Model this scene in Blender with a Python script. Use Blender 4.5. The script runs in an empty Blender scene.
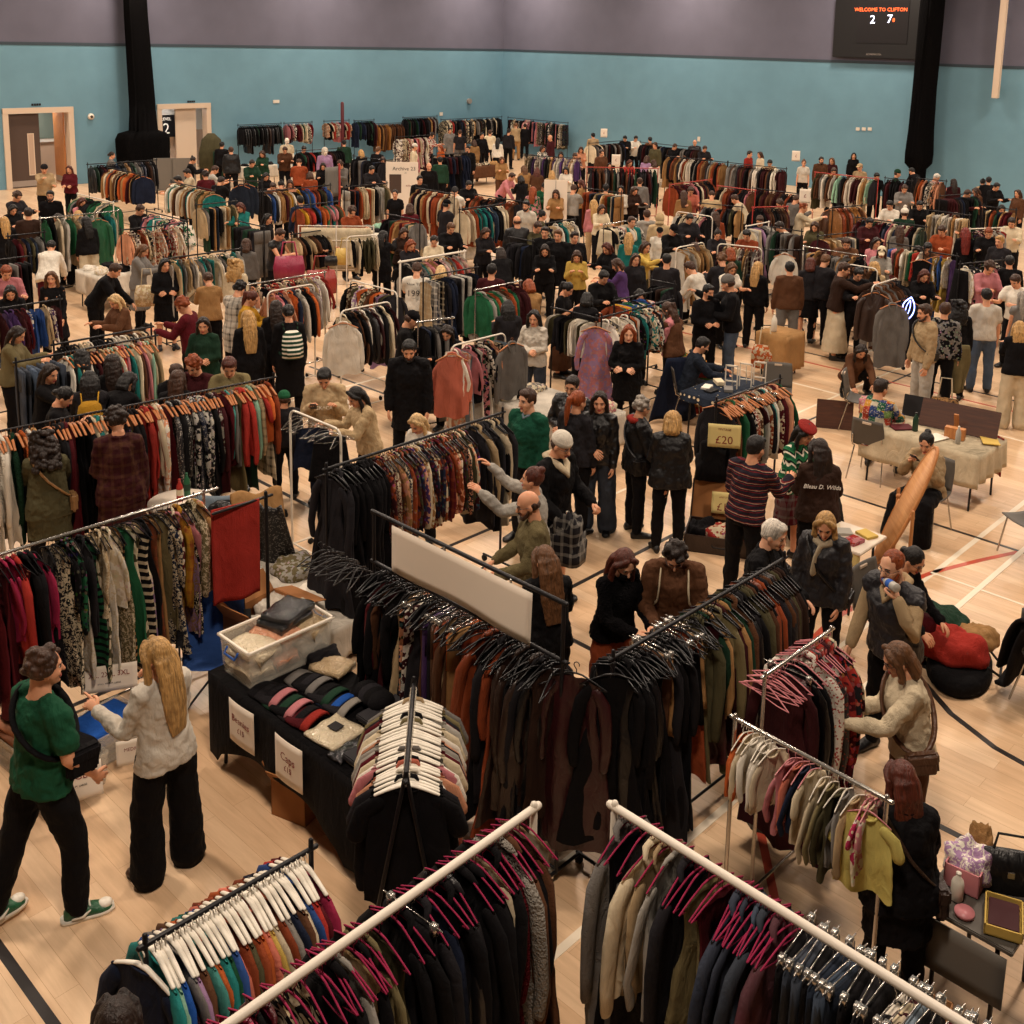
import bpy, bmesh, math, random
import numpy as np
from mathutils import Vector, Matrix, Euler, noise
PI = math.pi
rnd = random.Random(7)
SC = bpy.context.scene
COL = SC.collection
V = Vector

# ---------------------------------------------------------------- camera calibration
CAMH = 5.5; FPX = 1105.0; PPX = 545.0; PPY = 242.0
def _d(px, py):
    return V(((px-PPX)/FPX, -(py-PPY)/FPX, -1.0)).normalized()
_X = _d(1585, 65); _Y = _d(-670, 10)
_Y = (_Y-_X*_Y.dot(_X)).normalized(); _Z = _X.cross(_Y)
def ray(px, py):
    d = _d(px, py); return V((_X.dot(d), _Y.dot(d), _Z.dot(d)))
def G(px, py, z=0.0):
    "floor-plan point seen at a photograph position, on the level z"
    v = ray(px, py); t = (z-CAMH)/v.z
    return V((v.x*t, v.y*t, z))
def proj(p):
    q = V(p)-V((0, 0, CAMH))
    cx = q.x*_X.x+q.y*_Y.x+q.z*_Z.x; cy = q.x*_X.y+q.y*_Y.y+q.z*_Z.y; cz = q.x*_X.z+q.y*_Y.z+q.z*_Z.z
    return (PPX+FPX*cx/-cz, PPY-FPX*cy/-cz)

cd = bpy.data.cameras.new('camera'); cam = bpy.data.objects.new('camera', cd); COL.objects.link(cam)
cd.sensor_width = 36; cd.sensor_fit = 'HORIZONTAL'; cd.lens = 36*FPX/1024
cd.shift_x = (512-PPX)/1024; cd.shift_y = -(512-PPY)/1024
cd.clip_end = 200; cd.clip_start = 0.1
m = Matrix((( _X.x, _X.y, _X.z), (_Y.x, _Y.y, _Y.z), (_Z.x, _Z.y, _Z.z)))
cam.matrix_world = Matrix.Translation((0, 0, CAMH)) @ m.to_4x4()
SC.camera = cam

# ---------------------------------------------------------------- colours
def hx(h):
    h = h.lstrip('#'); c = [int(h[i:i+2], 16)/255 for i in (0, 2, 4)]
    return tuple((x/12.92 if x <= .04045 else ((x+.055)/1.055)**2.4) for x in c)
PAL = dict(black='0d0b0e', charcoal='232125', grey='77736f', pale_grey='aaa59c', white='e4dccd', cream='d6c6a8', beige='b89f7a',
  tan='a37b4e', camel='a8713c', brown='5a3a26', dark_brown='34221a', rust='8e4224', orange='c0602f', red='a5322a', burgundy='54141c',
  maroon='3c1519', pink='c47d82', velvet_pink='8f2446', hot_pink='a3294d', lilac='a684a8', purple='4f3566', navy='1b2338', blue='2f4f8c', denim='3a4a5f',
  pale_denim='75838f', dark_denim='222a38', teal='237672', turquoise='4d9890', green='245f3f', dark_green='1d3a2a', olive='4b4630',
  khaki='766b4b', lime='a3b03a', yellow='c9a955', pale_yellow='d6c974', mustard='b98a26', peach='d99a78', mint='8fb9a0', salmon='cf7560', royal='1f52a5')
RGB = {k: hx(v) for k, v in PAL.items()}
def cn(k): return k.replace('_', ' ').replace('royal', 'royal blue')

# ---------------------------------------------------------------- material helpers
MAT = {}
class NT:
    def __init__(s, name, rough=.8, metal=0.0, spec=.3):
        s.m = bpy.data.materials.new(name); s.m.use_nodes = True; s.t = s.m.node_tree; s.n = s.t.nodes
        s.b = s.n['Principled BSDF']; s.b.inputs['Roughness'].default_value = rough; s.b.inputs['Metallic'].default_value = metal
        s.b.inputs['Specular IOR Level'].default_value = spec
        MAT[name] = s.m; s._tc = None
    def N(s, typ, **kw):
        n = s.n.new(typ)
        for k, v in kw.items():
            if k in n.inputs: n.inputs[k].default_value = v
            else: setattr(n, k, v)
        return n
    def L(s, a, b): s.t.links.new(a, b)
    def tc(s, which='Object'):
        if s._tc is None: s._tc = s.N('ShaderNodeTexCoord')
        return s._tc.outputs[which]
    def mapp(s, scale=(1, 1, 1), rot=(0, 0, 0), which='Object'):
        n = s.N('ShaderNodeMapping'); n.inputs['Scale'].default_value = scale; n.inputs['Rotation'].default_value = rot
        s.L(s.tc(which), n.inputs['Vector']); return n.outputs[0]
    def noise(s, scale, detail=2, vec=None, rough=.5, dist=0):
        n = s.N('ShaderNodeTexNoise'); n.inputs['Scale'].default_value = scale; n.inputs['Detail'].default_value = detail
        n.inputs['Roughness'].default_value = rough; n.inputs['Distortion'].default_value = dist
        s.L(vec or s.tc(), n.inputs['Vector']); return n.outputs['Fac']
    def ramp(s, fac, stops, interp='LINEAR'):
        n = s.N('ShaderNodeValToRGB'); n.color_ramp.interpolation = interp; e = n.color_ramp.elements
        while len(e) < len(stops): e.new(.5)
        for i, (p, c) in enumerate(stops):
            e[i].position = p; e[i].color = (*c, 1) if len(c) == 3 else c
        s.L(fac, n.inputs[0]); return n.outputs[0]
    def math(s, op, a, b=None, c=None):
        n = s.N('ShaderNodeMath', operation=op)
        for i, v in enumerate((a, b, c)):
            if v is None: continue
            if isinstance(v, (int, float)): n.inputs[i].default_value = v
            else: s.L(v, n.inputs[i])
        return n.outputs[0]
    def mix(s, fac, a, b, mode='MIX'):
        n = s.N('ShaderNodeMix', data_type='RGBA', blend_type=mode)
        for i, v in ((0, fac), (6, a), (7, b)):
            if isinstance(v, (int, float)): n.inputs[i].default_value = v
            elif isinstance(v, tuple): n.inputs[i].default_value = (*v[:3], 1)
            else: s.L(v, n.inputs[i])
        return n.outputs[2]
    def sep(s, vec):
        n = s.N('ShaderNodeSeparateXYZ'); s.L(vec, n.inputs[0]); return n.outputs
    def col(s, c):
        if isinstance(c, tuple): s.b.inputs['Base Color'].default_value = (*c[:3], 1)
        else: s.L(c, s.b.inputs['Base Color'])
    def bump(s, h, strength=.3, dist=.01):
        n = s.N('ShaderNodeBump'); n.inputs['Strength'].default_value = strength; n.inputs['Distance'].default_value = dist
        s.L(h, n.inputs['Height']); s.L(n.outputs[0], s.b.inputs['Normal'])
    def objcol(s): return s.N('ShaderNodeObjectInfo').outputs['Color']
    def objrand(s): return s.N('ShaderNodeObjectInfo').outputs['Random']
    def tint(s):
        n = s.N('ShaderNodeAttribute', attribute_type='OBJECT', attribute_name='tint'); return n.outputs['Color']
def plain(name, c, rough=.6, metal=0.0, spec=.4, bump=None):
    t = NT(name, rough, metal, spec)
    if isinstance(c, str): c = hx(c)
    t.col(c)
    if bump: t.bump(t.noise(bump[0], 3), bump[1], bump[2])
    return t.m
def emis(name, c, s):
    t = NT(name, .5); c = hx(c); t.col(c); t.b.inputs['Emission Color'].default_value = (*c, 1); t.b.inputs['Emission Strength'].default_value = s
    return t.m

def base_cloth(name, pattern=None, rough=.85, fine=260, bs=.25, spec=.15, wr=9, wrs=.85):
    t = NT(name, rough, 0, spec)
    base = t.objcol()
    if pattern: base = pattern(t, base)
    mott = t.ramp(t.noise(5, 3), [(.25, (.74, .74, .74)), (.75, (1.06, 1.06, 1.06))])
    vary = t.ramp(t.objrand(), [(0, (.66, .64, .63)), (1, (1.05, 1.05, 1.05))])
    t.col(t.mix(1.0, t.mix(1.0, base, mott, 'MULTIPLY'), vary, 'MULTIPLY'))
    w = t.noise(wr, 4, t.mapp((1, 1, .45)), .55, .8); f = t.noise(fine, 1)
    h = t.math('ADD', t.math('MULTIPLY', w, 1.0), t.math('MULTIPLY', f, bs*.15))
    t.bump(h, wrs, .03)
    return t
def p_band(axis, freq, width):
    def f(t, base):
        z = t.sep(t.tc())[axis]
        fr = t.math('FRACT', t.math('MULTIPLY', z, freq))
        return t.mix(t.math('LESS_THAN', fr, width), base, t.tint())
    return f
def p_plaid(t, base):
    x = t.sep(t.tc()); ax = 'X' if False else 1
    a = t.math('LESS_THAN', t.math('FRACT', t.math('MULTIPLY', x[1], 11)), .3)
    a2 = t.math('LESS_THAN', t.math('FRACT', t.math('MULTIPLY', x[0], 11)), .3)
    b = t.math('LESS_THAN', t.math('FRACT', t.math('MULTIPLY', x[2], 10)), .3)
    s = t.math('MULTIPLY', t.math('ADD', t.math('ADD', a, a2), b), .3)
    return t.mix(s, base, t.tint())
def p_floral(t, base):
    v = t.N('ShaderNodeTexVoronoi'); v.inputs['Scale'].default_value = 24; t.L(t.tc(), v.inputs['Vector'])
    m1 = t.math('LESS_THAN', v.outputs['Distance'], .34)
    c = t.mix(t.math('GREATER_THAN', t.noise(16, 1), .52), base, t.tint())
    sp = t.mix(.86, v.outputs['Color'], t.tint())
    return t.mix(m1, c, sp)
def p_dots(t, base):
    v = t.N('ShaderNodeTexVoronoi'); v.inputs['Scale'].default_value = 13; v.inputs['Randomness'].default_value = .25
    t.L(t.tc(), v.inputs['Vector'])
    return t.mix(t.math('LESS_THAN', v.outputs['Distance'], .3), base, t.tint())
def p_animal(t, base):
    n = t.noise(34, 3, None, .6, 1.2)
    return t.mix(t.math('GREATER_THAN', n, .52), base, t.tint())
def p_zebra(t, base):
    w = t.N('ShaderNodeTexWave'); w.inputs['Scale'].default_value = 9; w.inputs['Distortion'].default_value = 14
    w.inputs['Detail'].default_value = 2; w.inputs['Detail Scale'].default_value = 1.2; t.L(t.mapp((.6, .6, 1.6)), w.inputs['Vector'])
    return t.mix(t.math('GREATER_THAN', w.outputs['Fac'], .58), base, t.tint())
def p_sparkle(t, base):
    v = t.N('ShaderNodeTexVoronoi'); v.inputs['Scale'].default_value = 90; t.L(t.tc(), v.inputs['Vector'])
    s = t.sep(v.outputs['Color'])[0]
    return t.mix(t.math('GREATER_THAN', s, .82), base, t.tint())
def p_denim(t, base):
    n = t.noise(6, 3)
    return t.mix(t.math('MULTIPLY', n, .25), base, (.25, .28, .33))
def p_patch(t, base):
    v = t.N('ShaderNodeTexVoronoi', distance='CHEBYCHEV'); v.inputs['Scale'].default_value = 11; v.inputs['Randomness'].default_value = 0
    t.L(t.mapp((1, 1, 1), (.0, .0, .0)), v.inputs['Vector'])
    h = t.sep(v.outputs['Color'])[0]
    c = t.ramp(h, [(0, hx('b9472f')), (.14, hx('2d6a52')), (.28, hx('e2d6bd')), (.42, hx('d79a3e')), (.56, hx('e5dcc8')), (.7, hx('3b4f86')), (.84, hx('d88f97')), (.93, hx('85a75c'))], 'CONSTANT')
    sp = t.math('GREATER_THAN', t.noise(55, 2), .6)
    return t.mix(t.math('MULTIPLY', sp, .7), c, hx('e8dfc9'))
def p_ikat(t, base):
    x = t.sep(t.tc())
    az = t.math('FRACT', t.math('MULTIPLY', x[2], 9)); tri = t.math('PINGPONG', t.math('MULTIPLY', x[0], 9), .5)
    s = t.math('FRACT', t.math('ADD', az, tri))
    r = t.ramp(s, [(0, hx('1c5a3c')), (.4, hx('e5dcc8')), (.62, hx('17241d')), (.85, hx('2f7a4a'))], 'CONSTANT')
    return r
def p_stripe4(t, base):
    z = t.sep(t.tc())[2]; fr = t.math('FRACT', t.math('MULTIPLY', z, 16))
    return t.ramp(fr, [(0, hx('2a2430')), (.5, hx('7c2027')), (.62, hx('2a2430')), (.8, hx('c9a58d')), (.88, hx('7c2027'))], 'CONSTANT')
def p_zig(t, base):
    z = t.sep(t.tc())[2]; fr = t.math('FRACT', t.math('MULTIPLY', z, 3.2))
    return t.ramp(fr, [(0, hx('b53a26')), (.35, hx('d98a35')), (.6, hx('5b7a3c')), (.8, hx('b53a26'))], 'CONSTANT')
base_cloth('cloth'); base_cloth('knit', None, .95, 120, 1.2)
base_cloth('denim', p_denim); base_cloth('stripe', p_band(2, 17, .42)); base_cloth('plaid', p_plaid); base_cloth('floral', p_floral)
base_cloth('dots', p_dots); base_cloth('animal', p_animal); base_cloth('zebra', p_zebra); base_cloth('sequin', p_sparkle, .4, 200, .5, .5)
base_cloth('satin', None, .38, 260, .1, .45); base_cloth('leather', None, .42, 60, .3, .5); base_cloth('fur', None, 1.0, 70, 6.0, .1, 14, .9)
base_cloth('puffer', None, .5, 200, .1, .35); base_cloth('patchwork', p_patch); base_cloth('ikat', p_ikat); base_cloth('fine_stripe', p_stripe4)
base_cloth('rainbow', p_zig); base_cloth('sheer', None, .7)
def hair_mat():
    t = NT('hair', .5, 0, .35)
    n = t.noise(60, 3, t.mapp((1, 1, .12)), .6, .6); n2 = t.noise(5, 2, t.mapp((1, 1, .3)))
    v = t.ramp(n, [(.3, (.45, .45, .45)), (.7, (1.35, 1.3, 1.25))])
    v2 = t.ramp(n2, [(.3, (.75, .75, .75)), (.7, (1.2, 1.2, 1.2))])
    t.col(t.mix(1.0, t.mix(1.0, t.objcol(), v, 'MULTIPLY'), v2, 'MULTIPLY'))
    t.bump(n, .9, .012)
hair_mat()
def skin_mat():
    t = NT('skin', .5, 0, .35)
    a = t.N('ShaderNodeAttribute', attribute_name='Paint')
    mo = t.ramp(t.noise(22, 3), [(.3, (.92, .88, .86)), (.7, (1.06, 1.03, 1.02))])
    sk = t.mix(1.0, t.objcol(), mo, 'MULTIPLY')
    t.col(t.mix(a.outputs['Alpha'], sk, a.outputs['Color']))
    t.b.inputs['Subsurface Weight'].default_value = .06; t.b.inputs['Subsurface Radius'].default_value = (1, .3, .15); t.b.inputs['Subsurface Scale'].default_value = .02
skin_mat()
def obj_mat(name, rough, metal=0, spec=.4, bump=None):
    t = NT(name, rough, metal, spec); t.col(t.objcol())
    if bump: t.bump(t.noise(bump[0], 3), bump[1], bump[2])
obj_mat('gloss_plastic', .35); obj_mat('matt', .8); obj_mat('velvet', .9, 0, .2, (300, .3, .002)); obj_mat('painted_metal', .4, 0, .5)
plain('black_metal', '141215', .45, .2); plain('chrome', 'b8b3ac', .25, .9); plain('white_metal', 'd9cfc0', .45); plain('wood_hanger', 'a9683a', .5)
plain('rubber', '101010', .8); plain('paper', 'ddd0bd', .85); plain('card_white', 'e3d5c4', .8); plain('eyeglass', '2a1c18', .3)
plain('grey_plastic', '55504a', .55, bump=(120, .2, .002)); plain('black_plastic', '161417', .4)
plain('yellow_card', 'dac684', .8); plain('red_ink', '7c1f1a', .8); plain('black_ink', '1b1718', .8); plain('white_ink', 'e8e0d4', .8)
emis('screen_white', 'dfe4ff', 4.0); emis('screen_orange', 'e05a2a', 3.0); emis('neon_blue', '9aa8ff', 5.0)
def wood(name, a, b, sc=(1, 12, 12), rough=.5):
    t = NT(name, rough, 0, .4); n = t.noise(3, 5, t.mapp(sc), .6, .6); t.col(t.ramp(n, [(.3, hx(a)), (.7, hx(b))])); t.bump(n, .15, .004)
wood('pine', 'a8693a', 'c98a52', (12, 12, 1.2)); wood('dark_wood', '3a2018', '52301f'); wood('ply', 'b87e4e', 'd09a66')
def cardboard():
    t = NT('cardboard', .85, 0, .2); n = t.noise(3, 4); t.col(t.ramp(n, [(.3, hx('8a5b36')), (.7, hx('a97447'))]))
    w = t.N('ShaderNodeTexWave'); w.inputs['Scale'].default_value = 40; t.L(t.tc(), w.inputs['Vector']); t.bump(w.outputs['Fac'], .06, .003)
cardboard()
def clear():
    t = NT('clear_plastic', .25, 0, .5); t.col(hx('e8e2d4')); t.b.inputs['Alpha'].default_value = .30; t.m.surface_render_method = 'BLENDED'
clear()
def wrap():
    t = NT('poly_wrap', .15, 0, .8); t.col(t.objcol()); n = t.noise(22, 3, None, .6, 1.5); t.bump(n, .9, .03)
wrap()
def weave():
    t = NT('black_white_weave', .8); c = t.N('ShaderNodeTexChecker'); c.inputs['Scale'].default_value = 55
    t.L(t.tc(), c.inputs['Vector']); c.inputs[1].default_value = (*hx('16130f'), 1); c.inputs[2].default_value = (*hx('c9bfa8'), 1); t.col(c.outputs[0])
weave()

# ---------------------------------------------------------------- mesh helpers
class MB:
    "collects polygons into one mesh"
    def __init__(s): s.v = []; s.f = []
    def add(s, vs, fs):
        o = len(s.v); s.v += [tuple(p) for p in vs]; s.f += [tuple(i+o for i in f) for f in fs]
    def box(s, lo, hi, M=None):
        x0, y0, z0 = lo; x1, y1, z1 = hi
        vs = [V(p) for p in ((x0, y0, z0), (x1, y0, z0), (x1, y1, z0), (x0, y1, z0), (x0, y0, z1), (x1, y0, z1), (x1, y1, z1), (x0, y1, z1))]
        if M: vs = [M @ p for p in vs]
        s.add(vs, [(0, 3, 2, 1), (4, 5, 6, 7), (0, 1, 5, 4), (1, 2, 6, 5), (2, 3, 7, 6), (3, 0, 4, 7)]); return s
    def rings(s, rings, cap=True, closed=True):
        n = len(rings[0]); vs = [p for r in rings for p in r]; fs = []
        for i in range(len(rings)-1):
            for j in range(n if closed else n-1):
                k = (j+1) % n; fs.append((i*n+j, i*n+k, (i+1)*n+k, (i+1)*n+j))
        if cap: fs.append(tuple(range(n-1, -1, -1))); fs.append(tuple((len(rings)-1)*n+j for j in range(n)))
        s.add(vs, fs); return s
    def loft(s, secs, n=16, end=True):
        "secs: (centre, ax, ay) with ax, ay radius vectors"
        rs = []
        for c, ax, ay in secs:
            rs.append([V(c)+V(ax)*math.cos(2*PI*j/n)+V(ay)*math.sin(2*PI*j/n) for j in range(n)])
        s.rings(rs); return s
    def tube(s, pts, r, n=8, flat=1.0, round_ends=True, up=None):
        pts = [V(p) for p in pts]
        if not isinstance(r, (list, tuple)): r = [r]*len(pts)
        secs = []
        prev = None
        for i, p in enumerate(pts):
            d = (pts[min(i+1, len(pts)-1)]-pts[max(i-1, 0)]).normalized()
            if prev is None:
                a = V(up) if up else (V((0, 0, 1)) if abs(d.z) < .9 else V((0, 1, 0)))
                a = (a-d*a.dot(d)).normalized()
            else: a = (prev-d*prev.dot(d)).normalized()
            prev = a; b = d.cross(a); secs.append((p, a, b, r[i], d))
        out = []
        if round_ends:
            p, a, b, q, d = secs[0]
            out += [(p-d*q*.95, a*q*.3, b*q*.3*flat), (p-d*q*.6, a*q*.8, b*q*.8*flat)]
        out += [(p, a*q, b*q*flat) for p, a, b, q, d in secs]
        if round_ends:
            p, a, b, q, d = secs[-1]
            out += [(p+d*q*.6, a*q*.8, b*q*.8*flat), (p+d*q*.95, a*q*.3, b*q*.3*flat)]
        s.loft(out, n); return s
    def ell(s, c, r, M=None, n=14, k=8):
        rs = []
        for i in range(k+1):
            t = -PI/2+PI*i/k; ct = max(math.cos(t), .04)
            rs.append([V((r[0]*ct*math.cos(2*PI*j/n), r[1]*ct*math.sin(2*PI*j/n), r[2]*math.sin(t))) for j in range(n)])
        M = M or Matrix(); rs = [[M @ (V(c)+p) if M else p+V(c) for p in q] for q in rs]
        s.rings(rs); return s
    def grid(s, fn, nu, nv, thick=0.0, closed_u=False):
        "sheet fn(u,v)->point, optionally thickened along normals"
        P = [[V(fn(i/nu, j/nv)) for i in range(nu+1)] for j in range(nv+1)]
        def nor(i, j):
            a = P[j][min(i+1, nu)]-P[j][max(i-1, 0)]; b = P[min(j+1, nv)][i]-P[max(j-1, 0)][i]
            q = a.cross(b); return q.normalized() if q.length > 1e-9 else V((0, 0, 1))
        w = nu+1; top = [P[j][i]+nor(i, j)*thick/2 for j in range(nv+1) for i in range(w)]
        fs = [(j*w+i, j*w+i+1, (j+1)*w+i+1, (j+1)*w+i) for j in range(nv) for i in range(nu)]
        if thick <= 0: s.add(top, fs); return s
        bot = [P[j][i]-nor(i, j)*thick/2 for j in range(nv+1) for i in range(w)]; o = len(top)
        fb = [tuple(o+k for k in reversed(f)) for f in fs]
        ed = [(j*w, ) for j in range(nv+1)]
        loop = [i for i in range(w)]+[(j*w+nu) for j in range(1, nv+1)]+[nv*w+i for i in range(nu-1, -1, -1)]+[j*w for j in range(nv-1, 0, -1)]
        fe = [(loop[k], o+loop[k], o+loop[(k+1) % len(loop)], loop[(k+1) % len(loop)]) for k in range(len(loop))]
        s.add(top+bot, fs+fb+fe); return s
    def mesh(s, name, mat=None, smooth=True):
        me = bpy.data.meshes.new(name); me.from_pydata(s.v, [], s.f); me.update()
        if mat: me.materials.append(MAT[mat] if isinstance(mat, str) else mat)
        if smooth: me.polygons.foreach_set('use_smooth', [True]*len(me.polygons))
        return me

JOBS = []
class Job:
    "closed shapes fused into one continuous surface by a voxel remesh"
    def __init__(s, name, mb, mat, voxel, smooth=6, disp=0, dsize=.08, quilt=None):
        me = mb.mesh(name, mat); s.ob = bpy.data.objects.new(name, me); COL.objects.link(s.ob); s.mat = mat; s.extra = None
        r = s.ob.modifiers.new('r', 'REMESH'); r.mode = 'VOXEL'; r.voxel_size = voxel; r.use_smooth_shade = True
        q = s.ob.modifiers.new('s', 'SMOOTH'); q.iterations = smooth; q.factor = .5
        if disp:
            tx = bpy.data.textures.new('fold', 'CLOUDS'); tx.noise_scale = dsize; tx.noise_depth = 1
            d = s.ob.modifiers.new('d', 'DISPLACE'); d.texture = tx; d.strength = disp; d.mid_level = .5; d.texture_coords = 'LOCAL'
            if voxel < .0105 and mat == 'cloth':
                tx = bpy.data.textures.new('crease', 'CLOUDS'); tx.noise_scale = .035; tx.noise_depth = 2; d = s.ob.modifiers.new('d2', 'DISPLACE'); d.texture = tx; d.strength = .016; d.mid_level = .45
        s.mesh = None; JOBS.append(s)
def run_jobs():
    dg = bpy.context.evaluated_depsgraph_get(); dg.update()
    for j in JOBS:
        if j.mesh: continue
        ev = j.ob.evaluated_get(dg); me = bpy.data.meshes.new_from_object(ev)
        nm = j.ob.name
        if j.extra: me = j.extra(me)
        me.name = nm
        me.materials.clear(); me.materials.append(MAT[j.mat]); me.polygons.foreach_set('use_smooth', [True]*len(me.polygons)); j.mesh = me
    for j in JOBS:
        if j.ob: 
            old = j.ob.data; bpy.data.objects.remove(j.ob); bpy.data.meshes.remove(old); j.ob = None

# ---------------------------------------------------------------- object helpers
def tag(o, label=None, cat=None, group=None, kind=None):
    if label: o['label'] = label
    if cat: o['category'] = cat
    if group: o['group'] = group
    if kind: o['kind'] = kind
    return o
def put(name, me, parent=None, loc=None, rot=None, col=None, tint=None, mat=None):
    o = bpy.data.objects.new(name, me); COL.objects.link(o)
    if parent: o.parent = parent
    if loc is not None: o.location = loc
    if rot is not None: o.rotation_euler = rot
    if col is not None: o.color = (*(RGB[col] if isinstance(col, str) else col)[:3], 1)
    if tint is not None: o['tint'] = list((RGB[tint] if isinstance(tint, str) else tint)[:3])
    if mat: o.material_slots[0].link = 'OBJECT'; o.material_slots[0].material = MAT[mat]
    return o
def empty(name, loc=(0, 0, 0), rz=0, **kw):
    o = bpy.data.objects.new(name, None); o.empty_display_size = .1; COL.objects.link(o); o.location = loc; o.rotation_euler = (0, 0, rz)
    return tag(o, **kw)
def bevel(me, w=.006, seg=2):
    bm = bmesh.new(); bm.from_mesh(me); bmesh.ops.bevel(bm, geom=bm.edges[:], offset=w, segments=seg, affect='EDGES', clamp_overlap=True); bm.to_mesh(me); bm.free(); return me
def text(s, size, mat, parent=None, loc=(0, 0, 0), rot=(0, 0, 0), name='lettering', M=None, ext=.001, align='CENTER', sx=1.0, shear=0):
    c = bpy.data.curves.new(name, 'FONT'); c.body = s; c.size = size; c.align_x = align; c.align_y = 'CENTER'; c.extrude = ext; c.shear = shear; c.resolution_u = 2
    tmp = bpy.data.objects.new('tmp', c); me = bpy.data.meshes.new_from_object(tmp); me.name = name; bpy.data.objects.remove(tmp); bpy.data.curves.remove(c)
    me.materials.clear(); me.materials.append(MAT[mat])
    o = bpy.data.objects.new(name, me); COL.objects.link(o)
    if parent: o.parent = parent
    if M is not None: o.matrix_local = M
    else: o.location = loc; o.rotation_euler = rot; o.scale = (sx, 1, 1)
    return o
# ---------------------------------------------------------------- people
def rx(d): return Matrix.Rotation(math.radians(d), 3, 'X')
def rz(d): return Matrix.Rotation(math.radians(d), 3, 'Z')
def ry(d): return Matrix.Rotation(math.radians(d), 3, 'Y')
ST = ((.10, .0, -1), (.06, .0, -1))
def pose(lean=3, side=0, twist=0, head=(8, 0), aR=((.16, .05, -1), (.08, .25, -1)), aL=((.16, .02, -1), (.08, .2, -1)),
         lR=((.06, .03, -1), (.03, -.03, -1)), lL=((.06, .03, -1), (.03, -.03, -1)), fR=10, fL=10, z=None, hand='relax', shrug=0):
    return dict(lean=lean, side=side, twist=twist, head=head, aR=aR, aL=aL, lR=lR, lL=lL, fR=fR, fL=fL, z=z, hand=hand, shrug=shrug)
REACH = ((.12, .55, -.75), (-.08, .9, .25)); REACH2 = ((.15, .8, -.35), (0, .9, .4)); BENT = ((.16, .15, -1), (-.25, .95, .15))
PHONE = ((.14, .25, -1), (-.28, .75, .62)); FOLD = ((.2, .22, -1), (-.85, .55, -.05)); DOWN = ((.14, .05, -1), (.05, .25, -1)); REST = ((.16, .3, -.9), (-.3, .8, -.35))
POSES = dict(
  stand=pose(), browse=pose(lean=6, head=(28, 0), aR=REACH, aL=REACH, lR=((.06, .1, -1), (.03, -.05, -1))),
  reach=pose(lean=6, head=(14, -18), aR=REACH2, aL=BENT, lL=((.05, .14, -1), (.03, -.02, -1))),
  phone=pose(lean=3, head=(34, 0), aR=PHONE, aL=PHONE), hands=pose(lean=2, head=(12, 12), aR=FOLD, aL=FOLD),
  walk=pose(lean=4, head=(6, 0), lR=((.04, .32, -.95), (.03, -.02, -1)), lL=((.04, -.18, -1), (.03, -.45, -.9)), aR=((.14, -.2, -1), (.05, .1, -1)), aL=((.14, .28, -1), (.0, .6, -.8))),
  bend=pose(lean=32, head=(16, 0), aR=((.12, .5, -.85), (0, .6, -.8)), aL=((.12, .4, -.9), (0, .7, -.7)), lR=((.06, .02, -1), (.03, -.06, -1))),
  carry=pose(lean=2, head=(10, -14), aR=BENT, aL=DOWN, lR=((.07, .08, -1), (.03, -.06, -1))),
  sit=pose(lean=10, head=(14, 8), aR=REST, aL=REST, lR=((.14, .95, -.08), (.04, .05, -1)), lL=((.14, .95, -.08), (.04, .0, -1)), z=.56),
  crouch=pose(lean=34, head=(22, 0), aR=((.1, .6, -.7), (0, .7, -.7)), aL=((.1, .6, -.7), (-.1, .8, -.5)), lR=((.2, .8, .25), (.03, -.55, -1)), lL=((.2, .7, .35), (.03, -.6, -1)), z=.30),
)
def skel(p, fem=False):
    S = {}; sg = {'R': 1, 'L': -1}
    for s in 'RL':
        t, h = p['l'+s]; t = V((t[0]*sg[s], t[1], t[2])).normalized(); h = V((h[0]*sg[s], h[1], h[2])).normalized()
        S['t'+s] = t; S['s'+s] = h
    drop = max(-(S['t'+s].z*.43+S['s'+s].z*.42) for s in 'RL')
    pz = p['z'] if p['z'] is not None else drop+.085+.02
    P = V((0, 0, pz)); S['P'] = P
    T = rz(p['twist']) @ ry(p['side']) @ rx(-p['lean']); S['T'] = T
    hw = .095
    for s in 'RL':
        S['hip'+s] = P+V((hw*sg[s], 0, -.02)); S['kn'+s] = S['hip'+s]+S['t'+s]*.43; S['an'+s] = S['kn'+s]+S['s'+s]*.42
    f = lambda x, y, z: P+T @ V((x, y, z))
    S['f'] = f; S['neck'] = f(0, -.012, .485)
    sw = .150 if fem else .178
    for s in 'RL':
        S['sh'+s] = f(sw*sg[s], -.005, .445+p['shrug'])
        u, a = p['a'+s]; u = V((u[0]*sg[s], u[1], u[2])).normalized(); a = V((a[0]*sg[s], a[1], a[2])).normalized()
        if p['lean'] > 20: pass
        u = rz(p['twist']) @ u; a = rz(p['twist']) @ a
        S['el'+s] = S['sh'+s]+u*.29; S['wr'+s] = S['el'+s]+a*.255; S['ha'+s] = a
        if p.get('wrist'+s): S['ha'+s] = (rz(p['twist']) @ V(p['wrist'+s])).normalized()
    hp, hy = p['head'][:2]; hr = p['head'][2] if len(p['head']) > 2 else 0
    HM = rz(p['twist']) @ rx(-p['lean']*.55) @ rz(hy) @ rx(-hp) @ ry(hr); S['HM'] = HM
    S['head'] = S['neck']+T @ V((0, .012, .055))+HM @ V((0, .018, .105))
    S['H4'] = Matrix.Translation(S['head']) @ HM.to_4x4(); S['fem'] = fem
    return S
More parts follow.
